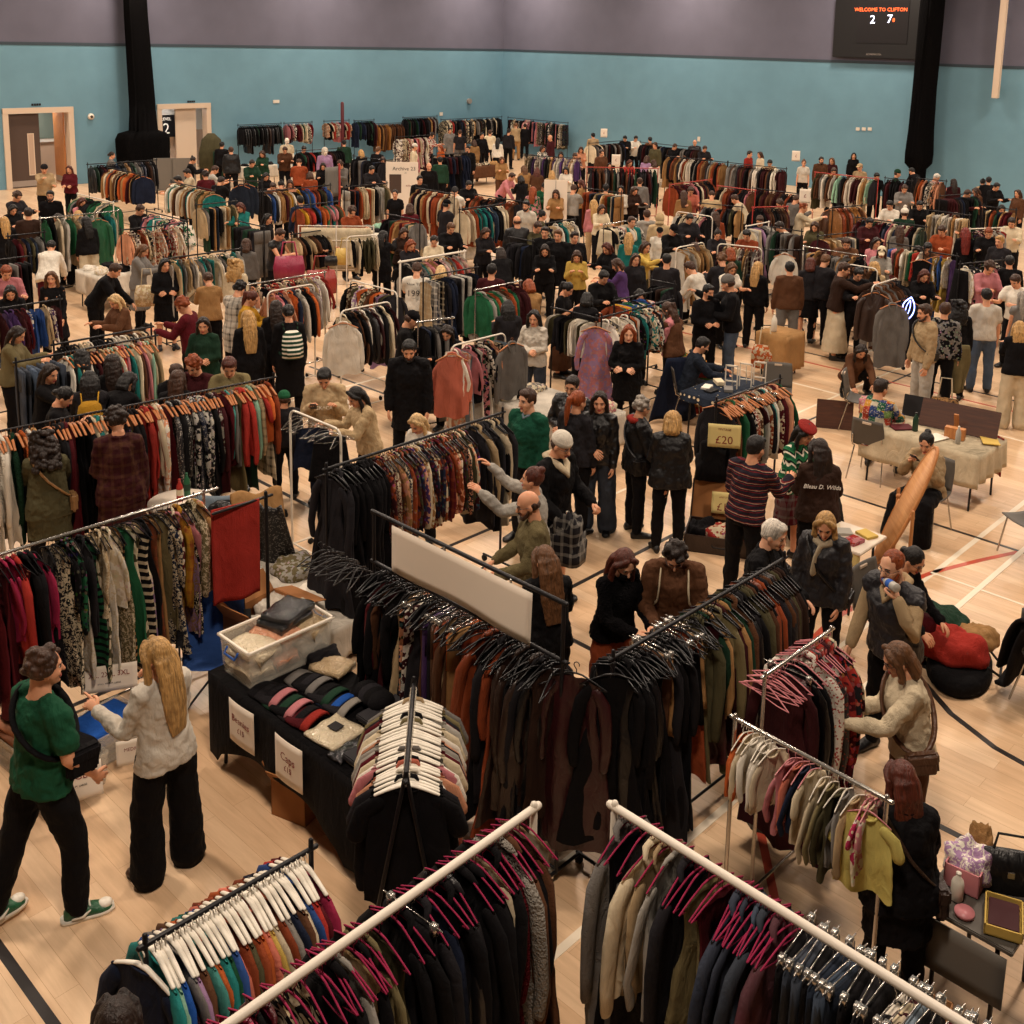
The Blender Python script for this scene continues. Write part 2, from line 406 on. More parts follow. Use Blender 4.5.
def body_blob(S, build=1.0, voxel=.014):
    b = MB(); f = S['f']; T = S['T']; fem = S['fem']; X = T @ V((1, 0, 0)); Y = T @ V((0, 1, 0))
    hw, ww, cw = (.165, .125, .15) if fem else (.155, .14, .172)
    sec = [(f(0, 0, -.10), hw*.75, .085), (f(0, 0, -.02), hw, .108), (f(0, 0, .06), hw*.93, .105), (f(0, .005, .15), ww, .092), (f(0, .012, .26), cw*.94, .108),
           (f(0, .008, .35), cw, .108), (f(0, -.004, .42), cw*.93, .088), (f(0, -.012, .462), cw*.66, .066), (f(0, -.012, .487), .068, .06), (f(0, -.006, .56), .052, .053)]
    b.loft([(c, X*rxx*build, Y*ry_*build) for c, rxx, ry_ in sec], 18)
    if fem:
        for s in (-1, 1): b.ell(f(.065*s, .085, .31), (.055, .05, .055))
    k = .9 if fem else 1.0
    for s in 'RL':
        b.tube([S['sh'+s]+(S['neck']-S['sh'+s])*.35, S['sh'+s], S['sh'+s].lerp(S['el'+s], .35), S['el'+s], S['el'+s].lerp(S['wr'+s], .3), S['wr'+s]],
               [.05*k, .056*k, .05*k*build, .039*k, .040*k, .026*k], 12)
        b.tube([S['hip'+s], S['hip'+s].lerp(S['kn'+s], .4), S['kn'+s], S['kn'+s].lerp(S['an'+s], .3), S['an'+s]], [.092*build, .083*build, .056, .058, .037], 14)
        w, d = S['wr'+s], S['ha'+s]; side = palm_axes(S, s)[0]
        b.loft([(w-d*.01, side*.022, d.cross(side)*.018), (w+d*.03, side*.034, d.cross(side)*.017), (w+d*.075, side*.040, d.cross(side)*.015), (w+d*.095, side*.036, d.cross(side)*.012)], 12)
        fw = foot_dir(S, s); b.loft(foot_secs(S['an'+s], fw, 1.0), 12)
    H = S['H4']
    b.tube([S['neck']-T @ V((0, .0, .03)), S['head']+S['HM'] @ V((0, -.03, -.05))], [.056, .052] if not fem else [.048, .045], 14)
    b.ell((0, -.012, .028), (.076, .094, .090), H, 20, 12); b.ell((0, .014, -.022), (.065, .074, .078), H, 18, 10)
    b.ell((0, .034, -.068), (.047, .046, .042), H); b.ell((0, .070, -.093), (.022, .018, .017), H)
    b.ell((0, .072, .030), (.050, .016, .012), H); b.ell((.038, .058, -.03), (.02, .02, .022), H); b.ell((-.038, .058, -.03), (.02, .02, .022), H)
    b.tube([H @ V((0, .080, .012)), H @ V((0, .096, -.014)), H @ V((0, .103, -.030))], [.010, .012, .015], 8)
    for s in (-1, 1): b.ell((.077*s, -.010, -.012), (.011, .020, .032), H)
    return b
def foot_dir(S, s):
    a = (S['sg_f'+s] if ('sg_f'+s) in S else 10)*(-1 if s == 'R' else 1)
    return rz(a) @ V((0, 1, 0))
def foot_secs(an, fw, k):
    r = V((fw.y, -fw.x, 0)); up = V((0, 0, 1)); g = an-up*.085*1.0
    o = []
    for t, w, h, z in ((-.075, .022, .03, .04), (-.055, .034, .05, .05), (0, .038, .065, .062), (.07, .043, .042, .042), (.13, .047, .030, .032), (.17, .042, .026, .028), (.195, .02, .014, .02)):
        o.append((g+fw*t+up*z*.95, r*w*k, up*h*k*.9))
    return o
def palm_axes(S, s):
    d = S['ha'+s]; up = V((0, 0, 1)); sg = 1 if s == 'R' else -1
    if abs(d.z) > .75:  # arm hanging: palm faces the thigh
        side = V((0, 1, 0)); side = (side-d*side.dot(d)).normalized(); nrm = V((-sg, 0, 0)); nrm = (nrm-d*nrm.dot(d)-side*nrm.dot(side)).normalized()
    else:               # arm forward: palm faces down and inwards, the thumb on the inner side
        side = V((-sg, 0, .55)); side = (side-d*side.dot(d)).normalized(); nrm = d.cross(side)
        if nrm.z > 0: nrm = -nrm
    return side, nrm    # side = thumb side, nrm = direction the palm faces
def add_fingers(mb, S, s, mode='relax', n=6):
    d = S['ha'+s]; side, nr = palm_axes(S, s); w = S['wr'+s]
    curl = dict(relax=(.25, .45, .4), grip=(.75, .95, .8), flat=(.05, .1, .05), point=(.8, 1.1, .9))[mode]
    for i, (off, L) in enumerate(((.030, .075), (.010, .084), (-.011, .078), (-.031, .062))):
        a = w+d*.078+side*off; ang = 0; p = [a]; c = curl
        if mode == 'point' and i == 0: c = (.05, .05, .05)
        for q, fr in enumerate((.46, .30, .24)):
            ang += c[q]; p.append(p[-1]+(d*math.cos(ang)+nr*math.sin(ang)+side*off*.6)*L*fr)
        mb.tube(p, [.0098, .0092, .0085, .0072], n)
    a = w+d*.025+side*.022; t1 = a+(side*.75+d*.75+nr*.25).normalized()*.038; t2 = t1+(d*.9+side*.25+nr*.45).normalized()*.032; t3 = t2+(d*.9-side*.1+nr*.4).normalized()*.022
    mb.tube([a, t1, t2, t3], [.013, .0125, .0105, .0085], n)
def finish_body(S, fem, hand, lip=None, beard=None):
    def f(me):
        nv0 = len(me.vertices); bm = bmesh.new(); bm.from_mesh(me)
        ex = []
        def addmb(mb, colr):
            m2 = mb.mesh('x', None); n0 = len(bm.verts); bm.from_mesh(m2); bpy.data.meshes.remove(m2); ex.append((n0, len(bm.verts)+0, colr))
        hd = MB()
        for s in 'RL': add_fingers(hd, S, s, hand if isinstance(hand, str) else hand[s])
        addmb(hd, None); H = S['H4']
        for s in (-1, 1):
            e = MB(); e.ell((.031*s, .0690, .004), (.0135, .0095, .0070), H, 10, 6); addmb(e, hx('d8cabb'))
            e = MB(); e.ell((.031*s, .0745, .004), (.0062, .0052, .0062), H, 8, 5); addmb(e, hx('20140f'))
            e = MB(); e.tube([H @ V((.014*s, .083, .026)), H @ V((.032*s, .083, .031)), H @ V((.050*s, .070, .025))], [.0038, .0048, .003], 6); addmb(e, hx('2b1a12'))
            e = MB(); e.tube([H @ V((.017*s, .0765, .008)), H @ V((.031*s, .0795, .0125)), H @ V((.046*s, .070, .007))], .0026, 5); addmb(e, hx('2b1813'))
        e = MB(); e.tube([H @ V((-.022, .0790, -.062)), H @ V((-.008, .0875, -.059)), H @ V((.008, .0875, -.059)), H @ V((.022, .0790, -.062))], [.003, .0052, .0052, .003], 6); addmb(e, hx('8a3e36') if not fem else hx('9c3b3b'))
        e = MB(); e.tube([H @ V((-.018, .0800, -.067)), H @ V((0, .0875, -.070)), H @ V((.018, .0800, -.067))], [.003, .0062, .003], 6); addmb(e, hx('a35248') if not fem else hx('a84848'))
        bm.to_mesh(me); bm.free()
        at = me.color_attributes.new('Paint', 'FLOAT_COLOR', 'POINT'); a = np.zeros((len(me.vertices), 4), dtype=np.float32)
        for n0, n1, c in ex:
            if c: a[n0:n1, :3] = c; a[n0:n1, 3] = 1
        at.data.foreach_set('color', a.ravel())
        return me
    return f

def top_blob(S, kind, build=1.0, inf=.016):
    "kinds: tee, shirt, jumper, hoodie, jacket, puffer, vest, coat, long_coat, dress"
    b = MB(); f = S['f']; T = S['T']; fem = S['fem']; X = T @ V((1, 0, 0)); Y = T @ V((0, 1, 0))
    hw, ww, cw = (.165, .128, .152) if fem else (.158, .145, .174)
    e = dict(tee=.022, shirt=.024, jumper=.026, hoodie=.03, jacket=.032, puffer=.044, vest=.032, coat=.036, long_coat=.036, dress=.012)[kind]
    low = dict(tee=-.07, shirt=-.1, jumper=-.06, hoodie=-.05, jacket=-.08, puffer=-.12, vest=-.08, coat=-.2, long_coat=-.2, dress=-.1)[kind]
    loose = 1.0 if kind in ('tee', 'shirt', 'jumper', 'hoodie', 'jacket', 'puffer', 'vest', 'coat', 'long_coat') else .3
    wy = ww+(.028 if loose > .5 else 0)
    low = max(low, -.12)
    sec = [(f(0, 0, low), hw+.035+e, .122+e), (f(0, 0, 0), hw+.022+e, .118+e), (f(0, .003, .10), (hw+wy)/2+e, .104+e), (f(0, .006, .17), wy+e, .102+e), (f(0, .014, .27), cw*.97+e, .114+e),
           (f(0, .008, .36), cw+e*.9, .112+e), (f(0, -.004, .425), cw*.93+e*.8, .09+e*.8), (f(0, -.012, .468), cw*.62+e*.5, .068+e*.5), (f(0, -.014, .49), .066+e*.3, .06+e*.3)]
    if kind in ('hoodie', 'coat', 'long_coat', 'puffer', 'jacket'):
        sec.append((f(0, -.02, .515), .064+e*.4, .062+e*.4))
    elif kind in ('jumper', 'shirt', 'vest'): sec.append((f(0, -.014, .503), .062, .058))
    b.loft([(c, X*r1*build, Y*r2*build) for c, r1, r2 in sec], 20)
    if fem and e < .035:
        for s in (-1, 1): b.ell(f(.065*s, .085, .31), (.058+e*.5, .045+e*.6, .055+e*.5))
    k = (.9 if fem else 1.0)
    if kind == 'vest': slv = .12
    elif kind == 'tee': slv = .62
    else: slv = 2
    for s in 'RL':
        sh, el, wr = S['sh'+s], S['el'+s], S['wr'+s]; inn = sh+(S['neck']-sh)*.45; q = e*.8
        if slv < 1:
            b.tube([inn, sh-V((0,0,.008)), sh.lerp(el, slv)], [.050*k+q, .058*k+q, .056*k+q*1.2], 14)
        else:
            b.tube([inn, sh, sh.lerp(el, .4), el, el.lerp(wr, .4), wr-(wr-el).normalized()*.01], [.046*k+q, .052*k+q, .050*k+q, .043*k+q, .041*k+q, .033*k+q*.8], 14)
    if kind == 'hoodie':
        b.tube([f(-.085, -.03, .475), f(-.06, -.09, .47), f(0, -.115, .455), f(.06, -.09, .47), f(.085, -.03, .475)], [.028, .04, .048, .04, .028], 12)
        b.tube([f(-.085, -.02, .48), f(-.055, .05, .46), f(0, .085, .425), f(.055, .05, .46), f(.085, -.02, .48)], [.024, .02, .016, .02, .024], 10)
    if kind in ('coat', 'long_coat', 'jacket', 'puffer'):
        b.tube([f(-.078, -.02, .49), f(-.04, -.065, .505), f(.04, -.065, .505), f(.078, -.02, .49)], [.016, .02, .02, .016], 10)
        for s in (-1, 1): b.tube([f(.078*s, -.01, .49), f(.07*s, .06, .45), f(.045*s, .115+e, .37), f(.03*s, .12+e, .30)], [.016, .014, .014, .008], 8, .7)
    if kind in ('coat', 'long_coat', 'dress'):
        kn = (S['knR']+S['knL'])/2; an = (S['anR']+S['anL'])/2; P = S['P']
        spread = (S['knR']-S['knL']).length/2; yd = abs(S['knR'].y-S['knL'].y)/2
        dn = dict(coat=.75, long_coat=1.25, dress=.95)[kind]
        c1 = P+V((0, 0, -.08)); c2 = P.lerp(kn, min(dn, 1)); ss = [(f(0, 0, .02), V((hw+e, 0, 0)), V((0, .115+e, 0))), (c1, V((hw+e+.008, 0, 0)), V((0, .12+e, 0)))]
        ss.append((P.lerp(kn, min(dn, 1)*.6), V((max(hw+e, spread+.07), 0, 0)), V((0, .125+e+yd*.6, 0))))
        ss.append((c2, V((max(hw+e+.02, spread+.095), 0, 0)), V((0, .135+e+yd, 0))))
        if dn > 1: ss.append((kn.lerp(an, dn-1), V((max(hw+e+.03, spread+.10), 0, 0)), V((0, .14+e+yd*1.3, 0))))
        b.loft([(c, x, y) for c, x, y in ss], 20)
    return b
def bottom_blob(S, kind):
    "kinds: trousers, slim, wide, shorts, skirt, long_skirt"
    b = MB(); f = S['f']; T = S['T']; fem = S['fem']; X = T @ V((1, 0, 0)); Y = T @ V((0, 1, 0)); hw = .165 if fem else .155; e = .012
    b.loft([(f(0, 0, -.10), X*(hw*.8+e), Y*(.09+e)), (f(0, 0, -.02), X*(hw+e), Y*(.108+e)), (f(0, 0, .06), X*(hw*.93+e), Y*(.105+e)), (f(0, .003, .10), X*(hw*.85+e), Y*(.098+e))], 18)
    if kind in ('skirt', 'long_skirt'):
        P = S['P']; kn = (S['knR']+S['knL'])/2; an = (S['anR']+S['anL'])/2; sp = (S['knR']-S['knL']).length/2; yd = abs(S['knR'].y-S['knL'].y)/2
        ss = [(P+V((0, 0, .03)), hw+.012, .118), (P.lerp(kn, .4), hw+.045, .14+yd*.4), (P.lerp(kn, .95), max(hw+.06, sp+.1), .165+yd)]
        if kind == 'long_skirt': ss.append((kn.lerp(an, .45), max(hw+.09, sp+.12), .19+yd*1.2)); ss.append((kn.lerp(an, .85), max(hw+.11, sp+.13), .20+yd*1.3))
        b.loft([(c, V((x, 0, 0)), V((0, y, 0))) for c, x, y in ss], 20); return b
    for s in 'RL':
        h, k, a = S['hip'+s], S['kn'+s], S['an'+s]; d = (a-k).normalized()
        R = dict(trousers=(.108, .102, .082, .079, .072), slim=(.104, .096, .074, .076, .058), wide=(.112, .11, .105, .11, .118), shorts=(.108, .105, .102, .1, .1))[kind]
        if kind == 'shorts': b.tube([h, h.lerp(k, .45), h.lerp(k, .8)], R[:3], 14)
        else: b.tube([h, h.lerp(k, .45), k, k.lerp(a, .4), a+d*(-.01 if kind != 'wide' else .01)], R, 16)
    return b
def shoe_mesh(kind='shoe'):
    b = MB(); b.loft([(c+V((0, 0, .0)), x*1.12, y*1.1) for c, x, y in foot_secs(V((0, 0, .085)), V((0, 1, 0)), 1.0)], 14)
    if kind == 'boot': b.tube([(0, -.01, .06), (0, -.015, .12), (0, -.01, .22)], [.05, .052, .058], 14)
    return b
# hair, modelled round a head centred on the origin that looks along +y
def hair_blob(style, dn=(0, 0, -1)):
    b = MB(); dn = V(dn).normalized(); dn = (dn+V((0, -.2, 0))).normalized()
    cap = lambda: b.ell((0, -.024, .036), (.088, .097, .096), None, 20, 12)
    def back(L, w=.085, t=.035, y=-.07, flare=1.0):
        b.loft([((0, -.055, .06), V((.075, 0, 0)), V((0, .05, 0))), ((0, y-.01, .0), V((w, 0, 0)), V((0, .05, 0))), (V((0, y-.03, -.04))+dn*.06, V((w*1.05, 0, 0)), V((0, t*1.2, 0))),
                (V((0, y-.035, -.04))+dn*(.06+L*.5), V((w*1.1*flare, 0, 0)), V((0, t, 0))), (V((0, y-.03, -.04))+dn*(.06+L), V((w*.75*flare, 0, 0)), V((0, t*.5, 0)))], 16)
    def sides(L, y=.0, x=.078, r=.026):
        for s in (-1, 1):
            b.tube([(.035*s, .045, .105), (.073*s, .035, .06), (x*s, y+.01, .0), V(((x+.008)*s, y+.008, -.03))+dn*.05, V(((x+.012)*s, y+.015, -.03))+dn*(.05+L*.5), V(((x-.002)*s, y+.02, -.03))+dn*(.05+L)], [.022, r, r, r, r*1.05, r*.5], 10)
    if style == 'short':
        cap(); b.ell((0, .03, .092), (.066, .05, .035)); b.ell((0, -.07, -.01), (.07, .04, .055))
    elif style == 'buzz': b.ell((0, -.022, .034), (.081, .092, .091), None, 20, 12)
    elif style == 'bald': 
        for s in (-1, 1): b.ell((.066*s, -.045, -.005), (.018, .045, .035))
        b.ell((0, -.085, -.012), (.062, .025, .035))
    elif style == 'curly':
        cap(); r2 = random.Random(3)
        for i in range(46):
            a = r2.uniform(0, 2*PI); z = r2.uniform(-.03, .13); q = math.sqrt(max(.01, 1-((z-.036)/.1)**2)); x, y = .088*q*math.cos(a), -.024+.095*q*math.sin(a)
            if y > .045 and z < .07: continue
            b.ell((x, y, z), (.026, .026, .022), None, 8, 5)
    elif style == 'mop':
        cap(); r2 = random.Random(5)
        for i in range(34):
            a = r2.uniform(0, 2*PI); z = r2.uniform(.0, .13); q = math.sqrt(max(.01, 1-((z-.036)/.1)**2)); x, y = .085*q*math.cos(a), -.018+.095*q*math.sin(a)
            if y > .05 and z < .075: continue
            b.ell((x, y, z), (.026, .03, .02), None, 8, 5)
    elif style == 'bob': cap(); back(.06, .088, .045); sides(.04, -.005, .08, .028)
    elif style == 'long': cap(); back(.27, .088, .036); sides(.16, -.02, .082, .026)
    elif style == 'very_long': cap(); back(.42, .10, .04); sides(.3, -.01, .09, .028)
    elif style == 'big_curls':
        cap(); back(.2, .12, .07, -.07, 1.2); sides(.12, -.01, .1, .045); r2 = random.Random(9)
        for i in range(70):
            a = r2.uniform(PI*.95, PI*2.05); z = r2.uniform(-.3, .1); b.ell((.12*math.cos(a), -.06+.09*math.sin(a), z), (.032, .032, .03), None, 8, 5)
    elif style == 'bun': cap(); b.ell((0, -.09, .105), (.04, .04, .036))
    elif style == 'low_bun': cap(); b.ell((0, -.125, .0), (.042, .036, .038))
    elif style == 'pony': cap(); b.tube([V((0, -.105, .06)), V((0, -.145, .04)), V((0, -.15, .04))+dn*.11, V((0, -.14, .04))+dn*.23, V((0, -.13, .04))+dn*.31], [.026, .032, .036, .03, .012], 10)
    elif style == 'under_hat': b.ell((0, -.03, .0), (.084, .088, .07)); 
    elif style == 'under_hat_long': b.ell((0, -.03, .0), (.084, .088, .07)); back(.2, .08, .032); sides(.1, -.015, .078, .022)
    return b
def hat_blob(kind):
    b = MB()
    if kind == 'beanie': b.ell((0, -.018, .062), (.092, .104, .088), None, 20, 12); b.loft([((0, -.016, .035), V((.093, 0, 0)), V((0, .106, 0))), ((0, -.016, .07), V((.096, 0, 0)), V((0, .109, 0)))], 20)
    elif kind == 'cap':
        b.ell((0, -.016, .062), (.09, .104, .076), None, 20, 12)
        b.loft([((0, .07, .062), V((.07, 0, 0)), V((0, 0, .008))), ((0, .12, .056), V((.068, 0, 0)), V((0, 0, .007))), ((0, .16, .046), V((.045, 0, 0)), V((0, 0, .006)))], 14)
    elif kind == 'beret': b.ell((.012, -.02, .1), (.118, .118, .034), None, 22, 8); b.ell((0, -.012, .07), (.09, .1, .03), None, 18, 6)
    elif kind == 'bobble': b.ell((0, -.018, .062), (.094, .106, .09), None, 20, 12); b.ell((0, -.02, .175), (.045, .045, .042))
    elif kind == 'hood': b.ell((0, -.03, .02), (.105, .11, .125), None, 20, 12); b.ell((0, -.05, -.09), (.1, .09, .06))
    return b
SK = dict(fair=hx('d39a78'), pale=hx('e0ac8c'), tan=hx('b97d57'), brown=hx('7c4a30'), dark=hx('4c2b1c'))
HC = dict(black='100c0c', dark_brown='22150f', brown='3d2517', light_brown='5f3f26', ginger='843d18', auburn='4f2114', blond='b08a55', fair_blond='c9a877', grey='8f8880', white='cfc8bd', red='6f1f16', green='1c7a4a', blue='2f7f9e')
HC = {k: hx(v) for k, v in HC.items()}
CACHE = {}
def part_job(key, mk, mat, voxel, **kw):
    if key in CACHE: return CACHE[key]
    j = Job(key[0], mk(), mat, voxel, **kw); CACHE[key] = j; return j
def poly_extra(j, fn): j.extra = fn; return j
PEOPLE = []
def person(px, py, face, hair, hcol, top, tcol, bot, bcol, pose='stand', h=1.68, skin='fair', fem=None, hat=None, hatcol='grey', shoe='black', tmat=None, ttint=None,
           bmat=None, near=None, label=None, fine=False, build=1.0, at=None, z0=0.0, ex=None, group=None, glasses=False, mask=False, boots=False, beard=False, tag_extra=''):
    "px, py: the top of the head in the photograph; face: 0 looks back at the camera, 90 to its right, 180 away, 270 to its left"
    PEOPLE.append(dict(px=px, py=py, face=face, hair=hair, hcol=hcol, top=top, tcol=tcol, bot=bot, bcol=bcol, pose=pose, h=h, skin=skin, fem=fem, hat=hat, hatcol=hatcol,
        shoe=shoe, tmat=tmat, ttint=ttint, bmat=bmat, near=near, label=label, fine=fine, build=build, at=at, z0=z0, ex=ex, group=group, glasses=glasses, mask=mask, boots=boots, beard=beard, tag_extra=tag_extra))
    return PEOPLE[-1]
FEMH = ('long', 'very_long', 'bun', 'low_bun', 'pony', 'bob', 'big_curls', 'under_hat_long')
def prep_people():
    for i, q in enumerate(PEOPLE):
        if q['fem'] is None: q['fem'] = q['hair'] in FEMH
        pk = q['pose'] if isinstance(q['pose'], str) else ('P%d' % i)
        P = POSES[q['pose']] if isinstance(q['pose'], str) else q['pose']
        ck = ('S', pk, q['fem'])
        if ck not in CACHE:
            S = skel(P, q['fem']); S['sg_fR'] = P['fR']; S['sg_fL'] = P['fL']; CACHE[ck] = S
        S = CACHE[ck]; q['S'] = S
        vx = .0085 if q['fine'] else .015; hd = P['hand']; b = round(q['build'], 2)
        key = ('body', pk, q['fem'], q['fine'], b)
        if key not in CACHE:
            j = part_job(key, lambda: body_blob(S, b), 'skin', vx, smooth=2 if not q['fine'] else 4); j.extra = finish_body(S, q['fem'], hd)
        q['jb'] = CACHE[key]
        m = q['tmat'] or dict(jumper='knit', puffer='puffer', vest='puffer').get(q['top'], 'cloth'); q['tm'] = m
        q['jt'] = part_job((dict(tee='t_shirt', vest='gilet', long_coat='coat', puffer='puffer_jacket').get(q['top'], q['top']), pk, q['fem'], q['fine'], b, q['top']),
                           lambda: top_blob(S, q['top'], b), 'cloth', .010 if q['fine'] else .02, smooth=5 if q['fine'] else 3, disp=.030 if q['fine'] else .026, dsize=.10)
        q['jl'] = part_job((dict(slim='trousers', wide='wide_trousers', long_skirt='skirt').get(q['bot'], q['bot']), pk, q['fem'], q['fine'], q['bot']),
                           lambda: bottom_blob(S, q['bot']), 'cloth', .011 if q['fine'] else .02, smooth=4 if q['fine'] else 2, disp=.022, dsize=.09)
        if q['hair']: dn = S['HM'].transposed() @ V((0, 0, -1)); dk = tuple(round(c*6)/6 for c in dn) if q['hair'] in ('long', 'very_long', 'big_curls', 'pony', 'under_hat_long', 'bob') else (0, 0, -1); q['jh'] = part_job(('hair', q['hair'], q['fine'], dk), lambda: hair_blob(q['hair'], dk), 'hair', .006 if q['fine'] else .009, smooth=3, disp=.011 if q['fine'] else .012, dsize=.05 if q['fine'] else .035)
        if q['hat']: q['jc'] = part_job(('hat', q['hat']), lambda: hat_blob(q['hat']), 'knit', .007, smooth=3)
        q['js'] = part_job(('shoe', q['boots']), lambda: shoe_mesh('boot' if q['boots'] else 'shoe'), 'leather', .008, smooth=2)
def glasses_mesh():
    b = MB()
    for s in (-1, 1):
        c = [V((.034*s+.022*math.cos(a), .090-.006*abs(math.cos(a)), .004+.017*math.sin(a))) for a in [2*PI*k/14 for k in range(15)]]
        b.tube(c, .0022, 5, round_ends=False); b.tube([(.056*s, .084, .008), (.074*s, .05, .008), (.08*s, -.01, .004)], .0022, 5)
    b.tube([(-.012, .093, .008), (.012, .093, .008)], .0022, 5); return b.mesh('glasses', 'eyeglass')
def mask_mesh():
    b = MB(); b.grid(lambda u, v: ((u-.5)*.118, .100-.045*((u-.5)*2)**2+.012*math.sin(v*PI), -.020-.075*v), 10, 6, .004)
    b.tube([(-.058, .055, -.035), (-.075, .0, -.01)], .002, 5); b.tube([(.058, .055, -.035), (.075, .0, -.01)], .002, 5); return b.mesh('face_mask', 'cloth')
def beard_job(): return part_job(('beard', 1), lambda: _beard(), 'hair', .007, smooth=2)
def _beard():
    b = MB()
    b.tube([(-.068, .0, -.02), (-.058, .035, -.07), (-.03, .072, -.098), (0, .084, -.102), (.03, .072, -.098), (.058, .035, -.07), (.068, .0, -.02)], [.012, .018, .02, .021, .02, .018, .012], 8)
    b.tube([(-.03, .083, -.055), (0, .095, -.047), (.03, .083, -.055)], [.007, .009, .007], 8); return b
def colname(k): return cn(k)
HN = dict(short='short', buzz='cropped', bald='balding', curly='curly', mop='tousled', bob='bobbed', long='long', very_long='very long', big_curls='big curly', bun='top-knotted', low_bun='pinned-back', pony='ponytailed', under_hat='', under_hat_long='long')
TN = dict(tee='t-shirt', shirt='shirt', jumper='jumper', hoodie='hoodie', jacket='jacket', puffer='puffer jacket', vest='gilet', coat='coat', long_coat='long coat', dress='dress')
BN = dict(trousers='trousers', slim='trousers', wide='wide trousers', shorts='shorts', skirt='skirt', long_skirt='long skirt')
def build_people():
    gm, mm, bj = glasses_mesh(), mask_mesh(), CACHE.get(('beard', 1)); used = {}
    for q in PEOPLE:
        S = q['S']; sc = q['h']/1.745
        g0 = G(q['px'], q['py'], 1.6) if q['at'] is None else V(q['at'])
        rot = math.atan2(-g0.y, -g0.x)+math.radians(q['face']-90); head = S['head']
        top = V((head.x, head.y, head.z+.115))*sc; top.rotate(Euler((0, 0, rot)))
        if q['at'] is not None: loc = V(q['at'])
        else:
            g = G(q['px'], q['py'], top.z+q['z0']); loc = V((g.x-top.x, g.y-top.y, q['z0']))
        r = empty('person', loc, rot); r.scale = (sc, sc, sc); q['root'] = r; q['loc'] = loc
        put('body', q['jb'].mesh, r, col=SK[q['skin']])
        tname = TN[q['top']].replace('-', '_').replace(' ', '_')
        tc = q['tcol']; q['o_top'] = put(tname, q['jt'].mesh, r, col=tc, tint=q['ttint'] or ('white' if tc != 'white' else 'charcoal'), mat=q['tm'] if q['tm'] != 'cloth' else None)
        put(BN[q['bot']].replace(' ', '_'), q['jl'].mesh, r, col=q['bcol'], tint='grey', mat=q['bmat'] or ('denim' if 'denim' in q['bcol'] else None))
        if q['hair']: o = put('hair', q['jh'].mesh, r, col=HC[q['hcol']]); o.matrix_local = S['H4']
        if q['hat']: o = put(dict(beanie='beanie', cap='cap', beret='beret', bobble='bobble_hat', hood='hood')[q['hat']], q['jc'].mesh, r, col=q['hatcol']); o.matrix_local = S['H4']
        if q['glasses']: o = put('glasses', gm, r); o.matrix_local = S['H4']
        if q['mask']: o = put('face_mask', mm, r, col='black'); o.matrix_local = S['H4']
        if q['beard']: o = put('beard', CACHE[('beard', 1)].mesh, r, col=HC[q['hcol']]); o.matrix_local = S['H4']
        for s in 'RL':
            fw = foot_dir(S, s); a = math.atan2(-fw.x, fw.y); an = S['an'+s]
            o = put('shoe', q['js'].mesh, r, (an.x, an.y, an.z-.085), (0, 0, a), col=q['shoe'])
        if q['ex']: q['ex'](q, r, S)
        if not q['label']:
            hc = q['hcol'].replace('_', ' ')
            if q['hat']: hd = 'in a %s %s' % (colname(q['hatcol']), dict(bobble='bobble hat').get(q['hat'], q['hat']))
            elif q['hair'] == 'bald': hd = 'with a balding head'
            else: hd = 'with %s %s hair' % (HN[q['hair']], hc)
            pat = dict(plaid='checked ', stripe='striped ', floral='patterned ', fur='fluffy ', denim='denim ').get(q['tm'], '')
            lb = 'person %s%s %s %s%s' % (hd, ' in' if not q['hat'] else ' and', colname(q['tcol']), pat, TN[q['top']])
            q['lb'] = lb; used.setdefault(lb, []).append(q)
        else: tag(r, q['label'], 'person', q['group'])
    for lb, L in used.items():
        for q in L:
            def dd(r): a, b, _ = r; d = b-a; t = max(0, min(1, (q['loc']-a).dot(d)/d.length_squared)); w = q['loc']-(a+d*t); w.z = 0; return w.length
            q['lb2'] = lb+', by '+min(RAILREF, key=dd)[2]
    used2 = {}
    for q in PEOPLE:
        if not q['label']: used2.setdefault(q['lb2'], []).append(q)
    for lb, L in used2.items():
        L.sort(key=lambda q: q['px'])
        for k, q in enumerate(L):
            l = lb
            if len(L) > 1:
                l = lb+', '+('leftmost' if k == 0 else 'rightmost' if k == len(L)-1 else ORD(k+1)+' from left')
            tag(q['root'], l, 'person', 'shoppers among the rails'); q['label'] = l
def ORD(n): return {1: 'first', 2: 'second', 3: 'third'}.get(n, '%d%s' % (n, 'th' if n % 100 in (11, 12, 13) else {1: 'st', 2: 'nd', 3: 'rd'}.get(n % 10, 'th')))
